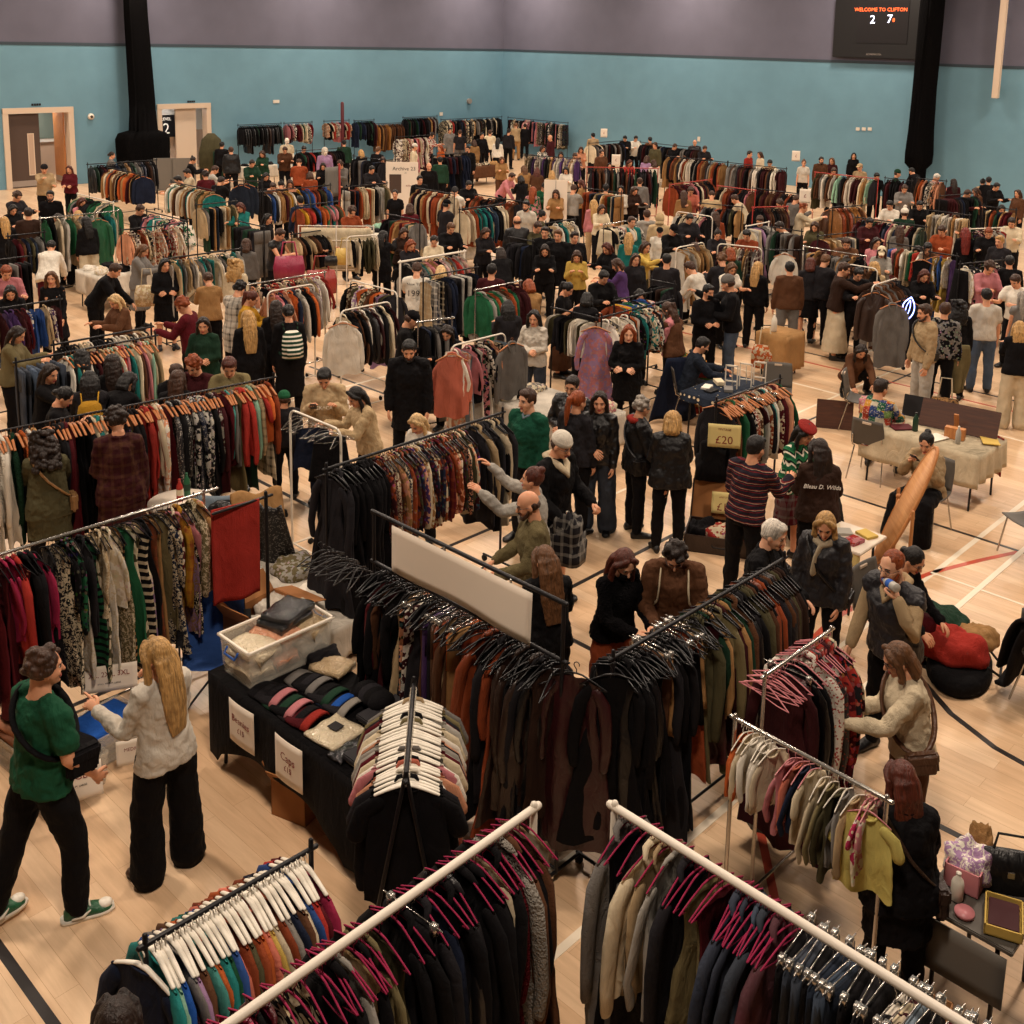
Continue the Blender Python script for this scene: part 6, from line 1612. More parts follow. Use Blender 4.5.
P(532, 468, 262, 'bun', 'auburn', 'jumper', 'pale_grey', 'slim', 'black', pose(lean=4, head=(-4, 0), aR=((.25, .8, .1), (-.05, .8, .75)), aL=((.25, .75, -.1), (.1, .75, .7)), hand='relax'), fine=True, label='person with auburn top knot in a pale grey sweatshirt, reaching up to coats', h=1.68)
P(528, 492, 278, 'bald', 'brown', 'jumper', 'khaki', 'slim', 'black', pose(lean=5, head=(14, 0), aR=REST, aL=REST), fine=True, beard=True, glasses=True, label='person with a balding head and khaki-brown jumper by the blank sheet', h=1.76, fem=False)
P(545, 548, 200, 'very_long', 'light_brown', 'jacket', 'black', 'slim', 'black', pose(lean=4, head=(22, 6), aR=REST, aL=REST), fine=True, label='person with long brown-to-blond hair behind the right end of the blank sheet', h=1.64)
q = P(562, 434, 50, 'under_hat', 'brown', 'jacket', 'black', 'shorts', 'black', pose(lean=3, head=(20, 6), aR=((.18, .1, -1), (-.1, .8, -.5)), aL=((.18, .2, -1), (-.1, .85, -.3)), lR=((.08, .05, -1), (.04, -.02, -1)), hand='grip'), fine=True, glasses=True, hat='beanie', hatcol='white', boots=True, label='person in a white beanie, black jacket and black shorts', h=1.82, fem=False)
q['ex'] = lambda q, r, S: put('hood', MB().tube([S['f'](-.085, -.02, .5), S['f'](-.05, .09, .46), S['f'](0, .145, .38), S['f'](.05, .09, .46), S['f'](.085, -.02, .5), S['f'](.05, -.09, .51), S['f'](-.05, -.09, .51), S['f'](-.085, -.02, .5)], .034, 10).mesh('hood', 'cloth'), r, col='cream')
q = P(527, 390, 322, 'short', 'brown', 'jumper', 'green', 'slim', 'charcoal', pose(lean=2, head=(4, -10), aR=DOWN, aL=DOWN), fine=True, label='person in a dark green jumper over a pale blue collar', h=1.8, skin='pale', fem=False, build=1.06)
q['tcol'] = hx('1f5a45')
q['ex'] = lambda q, r, S: put('collar', MB().tube([S['f'](-.06, -.03, .50), S['f'](-.03, .055, .49), S['f'](0, .085, .465), S['f'](.03, .055, .49), S['f'](.06, -.03, .50), S['f'](0, -.065, .51), S['f'](-.06, -.03, .50)], .014, 8).mesh('collar', 'cloth'), r, col='pale_denim')
P(579, 392, 150, 'pony', 'ginger', 'jacket', 'charcoal', 'slim', 'black', pose(lean=2, head=(8, -20), aR=DOWN, aL=BENT), fine=True, label='person with long ginger ponytail, grey-and-cream jacket and dark scarf', h=1.7)
P(572, 377, 330, 'short', 'dark_brown', 'jacket', 'black', 'slim', 'black', 'hands', fine=True, glasses=True, label='person in glasses and black leather jacket behind the ginger ponytail', h=1.72, fem=False, tmat='leather')
P(600, 393, 345, 'long', 'dark_brown', 'jacket', 'black', 'wide', 'dark_denim', pose(lean=2, head=(6, 12), aR=((.16, .15, -1), (-.7, .6, -.2)), aL=DOWN, lR=((.08, .05, -1), (.04, 0, -1))), fine=True, tmat='leather', label='person with dark hair, black leather jacket and wide jeans, smiling', h=1.68, skin='fair')
q = P(643, 398, 110, 'curly', 'grey', 'puffer', 'black', 'slim', 'black', 'hands', fine=True, label='person with curly grey hair and a black coat with red collar lining', h=1.64, fem=True)
q['ex'] = lambda q, r, S: put('hood', MB().tube([S['f'](-.09, -.04, .5), S['f'](-.05, -.1, .5), S['f'](.05, -.1, .5), S['f'](.09, -.04, .5)], [.03, .04, .04, .03], 10).mesh('hood', 'cloth'), r, col='red')
after(q, lambda q: strapbag(q, 'black', 1, (.24, .08, .2), 'leather', 'black handbag on the person with curly grey hair', z=1.0))
P(673, 412, 188, 'bob', 'blond', 'puffer', 'black', 'slim', 'black', pose(lean=3, head=(14, -10), aR=REST, aL=REST), fine=True, label='person with blond bob in a black quilted hooded jacket, back turned', h=1.62, build=1.1)
P(409, 341, 352, 'short', 'black', 'coat', 'black', 'slim', 'black', pose(lean=2, head=(24, 6), aR=DOWN, aL=DOWN), fine=True, beard=True, label='person with black beard and long black coat, looking down', h=1.84, fem=False)
P(534, 311, 335, 'very_long', 'black', 'shirt', 'white', 'trousers', 'dark_denim', 'hands', fine=True, label='person with long black hair, white sleeves and black vest top', h=1.66)
P(324, 369, 355, 'short', 'black', 'jacket', 'beige', 'slim', 'navy', 'phone', fine=True, label='person in beige jacket and navy t-shirt behind nearly empty rail', h=1.72, fem=False)
P(356, 388, 290, 'long', 'black', 'jacket', 'beige', 'slim', 'black', pose(lean=10, head=(28, 0), aR=REACH, aL=REACH), fine=True, label='person with long black hair in a beige jacket, leaning to the left', h=1.66)
q = P(288, 305, 190, 'low_bun', 'black', 'long_coat', 'black', 'slim', 'black', 'stand', label='person in an ankle-length black coat with green bag', h=1.74)
after(q, lambda q: backpack(q, 'dark_green', 'stripe', 'white', 'green patterned shoulder bag on the ankle-length black coat'))
P(284, 392, 180, 'under_hat', 'brown', 'jacket', 'charcoal', 'slim', 'black', 'stand', hat='beanie', hatcol='green', label='person in a bright green knitted hat by the long left rail', h=1.35)
P(116, 409, 183, 'curly', 'dark_brown', 'coat', 'maroon', 'slim', 'black', pose(lean=4, head=(20, 6), aR=DOWN, aL=BENT), fine=True, tmat='plaid', ttint='brown', label='person in a burgundy checked coat, back turned', h=1.86, fem=True)
q = P(43, 433, 185, 'big_curls', 'dark_brown', 'coat', 'olive', 'slim', 'black', 'browse', fine=True, label='person with curly dark hair in a khaki wool coat, back turned', h=1.66)
after(q, lambda q: strapbag(q, 'tan', 1, (.22, .07, .18), 'leather', 'small tan shoulder bag on the khaki wool coat', z=1.0))
q = P(89, 372, 178, 'very_long', 'black', 'jacket', 'charcoal', 'slim', 'black', 'browse', label='person with black hair wearing a mustard backpack', h=1.64)
after(q, lambda q: backpack(q, 'mustard', 'cloth', None, 'mustard yellow backpack in the left aisle'))
P(757, 437, 150, 'short', 'black', 'jumper', 'navy', 'slim', 'black', pose(lean=8, head=(12, -8), aR=REACH, aL=BENT), fine=True, tmat='fine_stripe', label='person in a dark jumper with thin red and cream stripes', h=1.78, fem=False)
q = P(806, 424, 55, 'long', 'black', 'jumper', 'green', 'skirt', 'burgundy', pose(lean=8, head=(26, 0), aR=REST, aL=BENT), fine=True, tmat='ikat', bmat='plaid', hat='beret', hatcol=hx('8f2c28'), label='person in a red beret and green-and-cream patterned jumper', h=1.66)
q = P(820, 440, 190, 'very_long', 'dark_brown', 'jacket', 'dark_brown', 'slim', 'black', pose(lean=6, head=(14, 14), aR=REST, aL=REST), fine=True, label='person with long dark hair in a brown satin jacket lettered across the back', h=1.68, build=1.08)
def backtext(s, size, z, y=-.19, mat='white_ink', shear=.3, dx=0):
    def f(q, r, S):
        M4 = Matrix.Translation(S['f'](dx, y, z)) @ S['T'].to_4x4() @ Matrix.Rotation(PI/2, 4, 'X')
        text(s, size, mat, r, M=M4, shear=shear, ext=.002)
    return f
q['ex'] = backtext('Bleau D. Wilda', .062, .315, -.178)
q = P(915, 549, 62, 'low_bun', 'black', 'jumper', 'black', 'slim', 'burgundy', pose(lean=24, head=(18, 0), aR=((.14, .4, -.85), (-.1, .8, -.5)), aL=((.14, .4, -.85), (-.1, .8, -.5)), lR=((.2, .9, -.1), (.03, -.25, -1)), lL=((.2, .9, -.1), (.03, -.25, -1)), z=.52), fine=True, glasses=True, label='person in black with pinned-back dark hair, seated by the heap of clothes', h=1.68, fem=True)
q = P(927, 434, 335, 'bun', 'black', 'jacket', 'beige', 'wide', 'black', pose(lean=12, head=(16, 10), aR=((.3, .5, -.8), (-.55, .35, .9)), aL=((.3, .5, -.8), (-.3, .4, .9)), lR=((.16, .95, -.1), (.05, .15, -1)), lL=((.16, .95, -.1), (.05, .1, -1)), z=.52, hand='grip'), fine=True, label='person in pale jacket and black skirt sitting behind the oval mirror', h=1.68)
P(882, 380, 160, 'short', 'dark_brown', 'shirt', 'cream', 'slim', 'charcoal', pose(lean=10, head=(8, -26), aR=((.2, .6, -.75), (-.2, .9, -.1)), aL=((.2, .6, -.75), (-.2, .9, -.1)), lR=((.2, .95, -.1), (.05, .1, -1)), lL=((.2, .95, -.1), (.05, .1, -1)), z=.56), fine=True, tmat='patchwork', label='person in a multicoloured patchwork shirt, seated at the cream table', h=1.74, fem=False, build=1.08)
P(703, 338, 100, 'short', 'black', 'shirt', 'dark_denim', 'slim', 'charcoal', pose(lean=18, head=(18, 0), aR=((.14, .65, -.7), (-.1, .95, -.12)), aL=((.14, .65, -.7), (-.1, .95, -.12)), lR=((.2, .95, -.1), (.05, .1, -1)), lL=((.2, .95, -.1), (.05, .1, -1)), z=.56), fine=True, mask=True, label='person in a dark blue shirt and black mask, seated at the spotted table', h=1.74, fem=False)
q = P(925, 305, 300, 'short', 'brown', 'hoodie', 'beige', 'trousers', 'pale_grey', pose(lean=2, head=(10, 0), aR=DOWN, aL=DOWN), fine=True, label='person in beige hoodie and pale trousers beside the neon lips', h=1.82, fem=False, beard=True)
after(q, lambda q: strapbag(q, 'black', -1, (.18, .06, .14), 'leather', 'black sling bag on the beige hoodie', z=1.05))
P(668, 303, 250, 'pony', 'brown', 'jacket', 'pink', 'slim', 'black', 'phone', fine=True, glasses=True, label='person in a pink jacket holding up a sheet, brown ponytail', h=1.68)
P(629, 326, 350, 'very_long', 'ginger', 'coat', 'black', 'slim', 'black', 'hands', fine=True, label='person with very long ginger hair and a black coat', h=1.68, skin='pale')
# mannequins
for (x, y, hc, lab) in ((287, 138, 'white', 'white mannequin in a printed cream top at the back'), (325, 148, 'white', 'white mannequin in a lilac hooded top at the back')):
    P(x, y, 20, None, 'white', 'hoodie' if x > 300 else 'tee', 'lilac' if x > 300 else 'cream', 'slim', 'white', 'stand', h=1.8, label=lab, hat='hood' if x > 300 else None, hatcol='white', skin='pale')
if any(q['beard'] for q in PEOPLE): beard_job()
prep_people(); run_jobs(); build_people()
for q, fn in BAGS: fn(q)
for q in PEOPLE:
    if 'mannequin' in q['label']:
        q['root'].name = 'mannequin'; q['root']['category'] = 'mannequin'
        for c in q['root'].children:
            if c.name.startswith('body'): c.color = (*RGB['white'], 1)
# ---------------------------------------------------------------- tables, chairs, boxes, signs
def box_me(name, lo, hi, mat, bv=.006, seg=2): return bevel(MB().box(lo, hi).mesh(name, mat, False), bv, seg)
def signM(loc, az, tilt=0):
    n = V((math.cos(az), math.sin(az), 0)); X = V((0, 0, 1)).cross(n); M = Matrix.Identity(4)
    for i, c in enumerate((X, V((0, 0, 1)), n)):
        for k in range(3): M[k][i] = c[k]
    return Matrix.Translation(loc) @ M @ Matrix.Rotation(tilt, 4, 'X')
def card(name, loc, az, w, h, mat, lines, lab, cat='sign', tilt=0, curl=.01, group=None, frame=False):
    r = empty(name, (0, 0, 0), label=lab, cat=cat, group=group); r.matrix_world = signM(loc, az, tilt)
    put('board', MB().grid(lambda u, v: ((u-.5)*w, (.5-v)*h, curl*math.sin(PI*u+.4)), 10, 6, .003).mesh('board', mat), r)
    for s, sz, x, y, ink in lines: text(s, sz, ink, r, (x, y, curl*math.sin(PI*(x/w+.5)+.4)+.002), (0, 0, 0), ext=.0006)
    return r
def table(name, x0, x1, y0, y1, z, mat, lab, cloth=None, legs='black_metal', drop=.0, top='card_white', notch=0.0, col=None, tint=None, clothlab=None):
    cx, cy = (x0+x1)/2, (y0+y1)/2; w, d = (x1-x0)/2, (y1-y0)/2; r = empty(name, (cx, cy, 0), label=lab, cat='table')
    put('table_top', box_me('table_top', (-w, -d, z-.03), (w, d, z), top), r)
    for sx in (-1, 1):
        for sy in (-1, 1): put('leg', MB().tube([(sx*(w-.08), sy*(d-.1), z-.03), (sx*(w-.05), sy*(d-.1), .012)], .014, 8).mesh('leg', legs), r)
    if cloth:
        b = MB(); N = 14; zt = z+.006
        def side(p0, p1, nrm, dr, nt):
            def f(u, v):
                p = V(p0).lerp(V(p1), u); q = dr*v*(1-(nt*math.sin(PI*min(max((u-.08)/.84, 0), 1))**.5 if 0 < (u-.08)/.84 < 1 else 0)); fl = .02*v+.018*math.sin(u*18+p.x*3)*v
                return (p.x+nrm[0]*fl, p.y+nrm[1]*fl, zt-q)
            b.grid(f, 26, 6, .004)
        e = .012
        b.box((-w-e, -d-e, z+.001), (w+e, d+e, zt+.003))
        if not isinstance(drop, tuple): drop = (drop,)*4
        side((-w-e, d+e, 0), (-w-e, -d-e, 0), (-1, 0), drop[0], notch); side((-w-e, -d-e, 0), (w+e, -d-e, 0), (0, -1), drop[1], notch)
        side((w+e, -d-e, 0), (w+e, d+e, 0), (1, 0), drop[2], notch); side((w+e, d+e, 0), (-w-e, d+e, 0), (0, 1), drop[3], notch)
        o = put('tablecloth', b.mesh('tablecloth', cloth), None, (cx, cy, 0), col=col, tint=tint); tag(o, clothlab, 'tablecloth')
    return r
def folded(loc, rz_, s, col, lab, mat='cloth', tint=None, name='folded_t_shirt', cat='clothing', grp=None, parts=True):
    me = MB().grid(lambda u, v: ((u-.5)*s[0], (v-.5)*s[1], s[2]*(.6+.4*math.sin(PI*u)**.5*math.sin(PI*v)**.5)+.006*math.sin(13*u+7*v)), 10, 10, s[2]*.9).mesh(name, mat)
    return tag(put(name, me, None, loc, (0, 0, rz_), col=col, tint=tint), lab, cat, grp)
def heap(name, loc, r, h, col, lab, mat='cloth', tint=None, seed=1, cat='clothing', grp=None, sq=1.0):
    q = random.Random(seed); ph = [q.uniform(0, 6) for _ in range(5)]; rs = []; off = V((seed*3.1, seed*1.7, 0))
    for j in range(13):
        t = j/12; e = t*PI/2; rad = r*max(math.cos(e), .02)**.7; ring = []
        for a in [2*PI*k/36 for k in range(36)]:
            w = 1+.14*math.sin(2*a+ph[0])+.07*math.sin(5*a+ph[1]); p = V((rad*math.cos(a)*w, rad*sq*math.sin(a)*w, h*math.sin(e)**.8))
            n = noise.noise(p*(1.1/r)+off)*.30+noise.noise(p*(2.6/r)+off)*.22+abs(noise.noise(p*(5/r)+off))*.10
            k2 = .25+.75*min(1, t*3); p2 = p*(1+n*k2*.9); p2.z = max(0, p2.z+(n*h*.25 if t > .1 else 0)); ring.append(p2)
        rs.append(ring)
    me = MB().rings(rs).mesh(name, mat); return tag(put(name, me, None, loc, (0, 0, q.uniform(0, 3)), col=col, tint=tint), lab, cat, grp)
def chair(loc, rz_, lab, grp='grey stacking chairs'):
    r = empty('chair', loc, rz_, label=lab, cat='chair', group=grp)   # faces +y
    def shell(u, v): 
        x = (u-.5)*.44
        return (x, .22-.42*v, .445-.02*math.sin(PI*v)+.02*(2*u-1)**2+(.03*(v-.85)/.15 if v > .85 else 0))
    put('seat', MB().grid(shell, 10, 10, .012).mesh('seat', 'grey_plastic'), r)
    put('backrest', MB().grid(lambda u, v: ((u-.5)*(.44-.05*v**3), -.20-.07*v+.03*(1-(2*u-1)**2)*-.6, .49+.36*v), 10, 8, .012).mesh('backrest', 'grey_plastic'), r)
    put('hand_slot', MB().box((-.055, -.31, .80), (.055, -.262, .825)).mesh('hand_slot', 'door_frame', False), r)
    for s in (-1, 1):
        put('leg', MB().tube([(s*.19, .16, .43), (s*.23, .22, .012)], .0095, 8).mesh('leg', 'chrome'), r); put('leg', MB().tube([(s*.19, -.17, .43), (s*.23, -.27, .012)], .0095, 8).mesh('leg', 'chrome'), r)
        put('back_support', MB().tube([(s*.20, -.14, .43), (s*.20, -.215, .47), (s*.19, -.25, .62)], .0095, 8).mesh('back_support', 'chrome'), r)
    return r
def byl(s): return [q for q in PEOPLE if s in (q['label'] or '')][0]
def sitchair(s, lab):
    q = byl(s); a = q['root'].rotation_euler.z; o = V((0, .06, 0)); o.rotate(Euler((0, 0, a))); return chair(V((q['loc'].x, q['loc'].y, 0))+o, a, lab)
# --- cap and beanie table, draped in black
T = table('market_table', 3.94, 4.68, 5.14, 6.96, .74, None, 'black-draped table carrying beanies, caps and a clear storage tub', cloth='cloth', drop=(.66, .3, .5, .6), notch=.38, col='black', clothlab='stretched black cloth over the beanie and cap table')
ZT = .755
def on(px, py, z=ZT): return G(px, py, z)
tb = empty('storage_tub', (4.36, 6.70, ZT), 0, label='clear plastic storage tub with blue clips at the end of the cap table', cat='storage tub')
def tub_me(w, d, h, t=.006):
    b = MB(); rr = lambda e, z: [V((sx*(w/2+e), sy*(d/2+e), z)) for sx, sy in ((-1, -1), (1, -1), (1, 1), (-1, 1))]
    b.rings([rr(-.025, 0), rr(-.012, h*.3), rr(-.006, h*.75), rr(0, h), rr(-t, h), rr(-.014, h*.6), rr(-.032, t), ], cap=True); return bevel(b.mesh('tub', 'clear_plastic', False), .004, 1)
put('tub', tub_me(.74, .40, .31), tb)
b = MB(); 
for sx in (-1, 1): b.box((sx*.374-.012, -.212, .295), (sx*.374+.012, .212, .315))
for sy in (-1, 1): b.box((-.385, sy*.203-.012, .295), (.385, sy*.203+.012, .315))
put('rim', bevel(b.mesh('rim', 'white_metal', False), .004), tb)
for s in (-1, 1): put('clip', MB().tube([(s*.385, -.07, .26), (s*.41, -.07, .22), (s*.41, .07, .22), (s*.385, .07, .26)], .009, 6).mesh('clip', 'gloss_plastic'), tb, col='royal')
for k, (x, y, z, w, c, m) in enumerate(((-.24, 0, .05, .2, 'cream', 'poly_wrap'), (-.03, .0, .05, .2, 'peach', 'poly_wrap'), (.20, .02, .05, .2, 'pale_grey', 'poly_wrap'), (-.22, -.02, .17, .24, 'cream', 'poly_wrap'), (.0, .02, .18, .2, 'peach', 'poly_wrap'), (.22, .0, .17, .22, 'beige', 'poly_wrap'))):
    folded((4.36+x, 6.70+y, ZT+z-.03), .1*k, (w, .34, .10), c, '%s wrapped t-shirt pack %s in the clear tub, %s' % (cn(c), ('at the bottom', 'on top')[k > 2], ('left', 'middle', 'right')[k % 3]), m, name='wrapped_t_shirt', cat='packet', grp='wrapped packs in the clear tub')
for k in range(2): folded((4.46+.03*k, 6.74, ZT+.27+.05*k), .2+.15*k, (.34, .26, .06), 'black', 'glossy black wrapped pack on the clear tub, %s' % ('upper' if k else 'lower'), 'poly_wrap', name='wrapped_t_shirt', cat='packet', grp='black packs on the clear tub')
def beanie(p, rz_, c, cuff, lab, fold=True):
    r = empty('beanie', p, rz_, label=lab, cat='beanie', group='beanies laid out on the cap table')
    put('crown', MB().grid(lambda u, v: ((u-.5)*.23*(1-.35*max(0, v-.55)**1.5*2), (v-.5)*.22, .030*math.sin(PI*u)**.5*(1-.4*v)), 12, 8, .018).mesh('crown', 'knit'), r, col=c)
    put('cuff', MB().grid(lambda u, v: ((u-.5)*.24, -.115+v*.065, .046*math.sin(PI*u)**.45), 12, 4, .014).mesh('cuff', 'knit'), r, col=cuff)
for k, (c, cu) in enumerate((('black', 'black'), ('charcoal', 'pink'), ('dark_green', 'dark_green'), ('black', 'pink'), ('charcoal', 'black'), ('burgundy', 'red'))):
    p = V((4.085, 6.42-.095*k, ZT+.012*(k % 2))); beanie(p, .25, c, cu, '%s beanie%s, front row of cap table, %s from tub' % (cn(c), '' if cu == c else ' with %s cuff' % cn(cu), ORD(k+1)))
for k, (c, cu) in enumerate((('grey', 'charcoal'), ('black', 'grey'), ('black', 'black'), ('charcoal', 'dark_green'), ('navy', 'royal'), ('charcoal', 'pale_grey'))):
    p = V((4.36, 6.36-.095*k, ZT+.012*(k % 2))); beanie(p, .2, c, cu, '%s beanie%s, back row of cap table, %s from tub' % (cn(c), '' if cu == c else ' with %s cuff' % cn(cu), ORD(k+1)))
for k in range(4):
    r = empty('cap', (4.56-.012*k, 5.86-.07*k, ZT+.01*k), -1.9, label='black cap in the stack at the back of the cap table, %s from tub' % ORD(k+1), cat='cap', group='stacked caps on the cap table')
    b = MB(); b.ell((0, 0, .045), (.088, .10, .075), None, 18, 8); put('crown', b.mesh('crown', 'cloth'), r, col='black' if k != 1 else 'charcoal')
    b = MB(); b.loft([((0, .08, .02), V((.075, 0, 0)), V((0, 0, .006))), ((0, .13, .014), V((.07, 0, 0)), V((0, 0, .006))), ((0, .17, .006), V((.045, 0, 0)), V((0, 0, .005)))], 14); put('peak', b.mesh('peak', 'cloth'), r, col='black')
folded(V((4.13, 5.66, ZT)), .1, (.30, .30, .025), 'cream', 'cream t-shirt with dark patch in clear wrap on the cap table', 'poly_wrap', name='wrapped_t_shirt', cat='packet')
tag(put('print_patch', box_me('print_patch', (-.04, -.045, 0), (.04, .045, .004), 'black_ink', .001), None, (4.15, 5.68, ZT+.045), (0, 0, .1)), 'dark square print on the cream wrapped t-shirt', 'print')
folded(V((4.10, 5.44, ZT)), .05, (.30, .14, .02), 'black', 'black wrapped t-shirt at the front edge of the cap table', 'poly_wrap', name='wrapped_t_shirt', cat='packet')
folded(V((4.58, 6.30, ZT+.0)), .3, (.22, .28, .06), 'beige', 'cream wrapped t-shirt behind the grey beanies', 'poly_wrap', name='wrapped_t_shirt', cat='packet')
heap('scarf', V((4.62, 6.48, ZT)), .14, .09, 'charcoal', 'crumpled grey scarf behind the beanies on the cap table', 'knit', seed=4)
for k, (x, y, z, c, lb) in enumerate(((4.50, 5.52, 0, 'charcoal', 'dark grey box lid at the back of the cap table'), (4.17, 5.24, 0, 'charcoal', 'dark grey flat box at the near corner of the cap table'))):
    r = empty('display_box', (x, y, ZT), 0, label=lb, cat='box'); put('base', box_me('base', (-.17, -.15, 0), (.17, .15, .05), 'matt', .008), r, col='pale_grey'); put('lid', box_me('lid', (-.18, -.16, .02), (.18, .16, .06), 'matt', .008), r, col=c)
card('price_sign', (3.885, 6.45, .56), PI, .31, .33, 'card_white', [('Beanies', .075, 0, .03, 'red_ink'), ('£15', .06, 0, -.05, 'red_ink')], 'paper sign reading Beanies £15 on the black tablecloth', group='paper price signs on the black tablecloth')
card('price_sign', (3.885, 5.86, .56), PI, .31, .33, 'card_white', [('Caps', .085, 0, .03, 'red_ink'), ('£15', .06, 0, -.05, 'red_ink')], 'paper sign reading Caps £15 on the black tablecloth', group='paper price signs on the black tablecloth')
def carton(loc, rz_, s, lab, flaps=True, mat='cardboard', name='cardboard_box', cat='box', col=None):
    w, d, h = s; r = empty(name, loc, rz_, label=lab, cat=cat); t = .008; b = MB()
    b.box((-w/2, -d/2, 0), (w/2, d/2, t)); b.box((-w/2, -d/2, 0), (-w/2+t, d/2, h)); b.box((w/2-t, -d/2, 0), (w/2, d/2, h)); b.box((-w/2, -d/2, 0), (w/2, -d/2+t, h)); b.box((-w/2, d/2-t, 0), (w/2, d/2, h))
    put('carton', b.mesh('carton', mat, False), r, col=col)
    if flaps:
        for q, (sx, sy) in enumerate(((1, 0), (-1, 0), (0, 1), (0, -1))):
            fb = MB(); L = min(w, d)*.45; ou, up = ((.9, -.25), (.5, .8), (.6, .7), (.95, -.1))[q]
            if sx: fb.box((-.004, -d/2+.01, 0), (.004, d/2-.01, L), Matrix.Translation((sx*w/2, 0, h)) @ Matrix.Rotation(sx*math.atan2(ou, up), 4, 'Y'))
            else: fb.box((-w/2+.01, -.004, 0), (w/2-.01, .004, L), Matrix.Translation((0, sy*d/2, h)) @ Matrix.Rotation(-sy*math.atan2(ou, up), 4, 'X'))
            me = fb.mesh('flap', mat, False); me.transform(Matrix.Identity(4)); put('flap', me, r, col=col)
    return r
carton((4.15, 6.05, 0), .3, (.4, .3, .28), 'brown cardboard box under the cap table'); carton((4.25, 5.5, 0), -.2, (.4, .32, .3), 'second brown cardboard box under the cap table, nearer the front')
carton((4.93, 7.72, 0.32), .15, (.58, .46, .26), 'open cardboard box of white bundles behind the clear tub'); tag(put('plastic_crate', box_me('plastic_crate', (-.28, -.22, 0), (.28, .22, .31), 'black_plastic', .02), None, (4.93, 7.72, 0), (0, 0, .15)), 'dark crate under the open cardboard box', 'crate')
heap('paper_bundle', V((4.82, 7.62, .34)), .17, .2, 'white', 'white bundle in the open cardboard box, left one', 'sheer', seed=5, cat='bundle'); heap('paper_bundle', V((5.1, 7.84, .34)), .17, .24, 'white', 'white bundle in the open cardboard box, right one', 'sheer', seed=6, cat='bundle')
# camping chairs
def camp(loc, rz_, col, lab):
    r = empty('camping_chair', loc, rz_, label=lab, cat='chair')
    put('sling', MB().grid(lambda u, v: ((u-.5)*(.52-.04*v), (.24-.50*min(v/.45, 1)-.14*max(0, (v-.45)/.55)), (.40-.07*math.sin(PI*min(v/.45, 1)) if v < .45 else .40+.50*(v-.45)/.55)-.05*math.sin(PI*u)*(.7)), 10, 18, .008).mesh('sling', 'cloth'), r, col=col)
    for a, bb in (((-.26, .25, 0), (.26, -.24, .40)), ((.26, .25, 0), (-.26, -.24, .40)), ((-.26, .25, 0), (-.26, -.26, .42)), ((.26, .25, 0), (.26, -.26, .42)), ((-.26, -.28, 0), (-.26, .24, .40)), ((.26, -.28, 0), (.26, .24, .40)), ((-.26, -.25, .0), (-.24, -.40, .90)), ((.26, -.25, .0), (.24, -.40, .90))):
        put('frame_tube', MB().tube([V(a)+V((0, 0, .012)), bb], .0095, 6).mesh('frame_tube', 'black_metal'), r)
    for s in (-1, 1): put('armrest', MB().grid(lambda u, v: (s*.27+(u-.5)*.06, .24-.5*v, .60), 3, 4, .008).mesh('armrest', 'cloth'), r, col='black'); put('frame_tube', MB().tube([(s*.27, .24, .40), (s*.27, .24, .60)], .009, 6).mesh('frame_tube', 'black_metal'), r)
    return r
camp((4.42, 7.72, 0), 2.6, 'blue', 'dark blue camping chair beside the clear storage tub')
camp((5.28, 9.25, 0), 2.4, 'pale_denim', 'pale blue striped folding stool chair behind the red crochet throw')
heap('coat_pile', V((5.55, 9.3, .42)), .36, .40, 'black', 'shiny black coats piled on a folding chair by the crochet throw', 'satin', seed=8, cat='clothing'); 
tag(put('draped_coat', MB().grid(lambda u, v: ((u-.5)*.5, -.25+.2*math.sin(PI*v)+.55*v*v*.5, 1.0*math.sin(PI*(.15+.5*v))-.15-.7*max(0, v-.45)+.03*math.sin(9*u)), 14, 16, .02).mesh('draped_coat', 'cloth'), None, (5.75, 9.15, .2), (0, 0, -.4), col='tan'), 'rust brown coat draped over a chair back right of the dress rail', 'clothing')
tag(put('draped_dress', MB().grid(lambda u, v: ((u-.5)*(.25+.35*v), .12*v+.03*math.sin(9*u), .95-.85*v+.02*math.sin(14*u)), 14, 12, .02).mesh('draped_dress', 'sequin'), None, (5.62, 8.75, 0.03), (0, 0, -.9), col='black', tint='grey'), 'black sequinned dress draped in front of the rust coat', 'clothing')
# crochet throw and its post
pp = V((4.93, 7.70, 0)); r = empty('display_stand', (pp.x, pp.y, 0), 0, label='black post holding the red crochet throw', cat='stand')
put('post', MB().tube([(0, 0, .03), (0, 0, 1.66)], .016, 8).mesh('post', 'black_metal'), r); put('arm', MB().tube([(-.5, 0, 1.62), (.06, 0, 1.62)], .013, 8).mesh('arm', 'black_metal'), r); put('foot', MB().tube([(0, -.25, .03), (0, .25, .03)], .016, 8).mesh('foot', 'black_metal'), r)
tag(put('crochet_throw', MB().grid(lambda u, v: ((u-.5)*.42-.28, .025*math.sin(8*u)*v-.02, 1.63-.85*v), 16, 20, .012).mesh('crochet_throw', 'knit'), None, (pp.x, pp.y, 0), (0, 0, -.15), col='red'), 'bright red crochet throw hanging at the right end of the dress rail', 'throw')
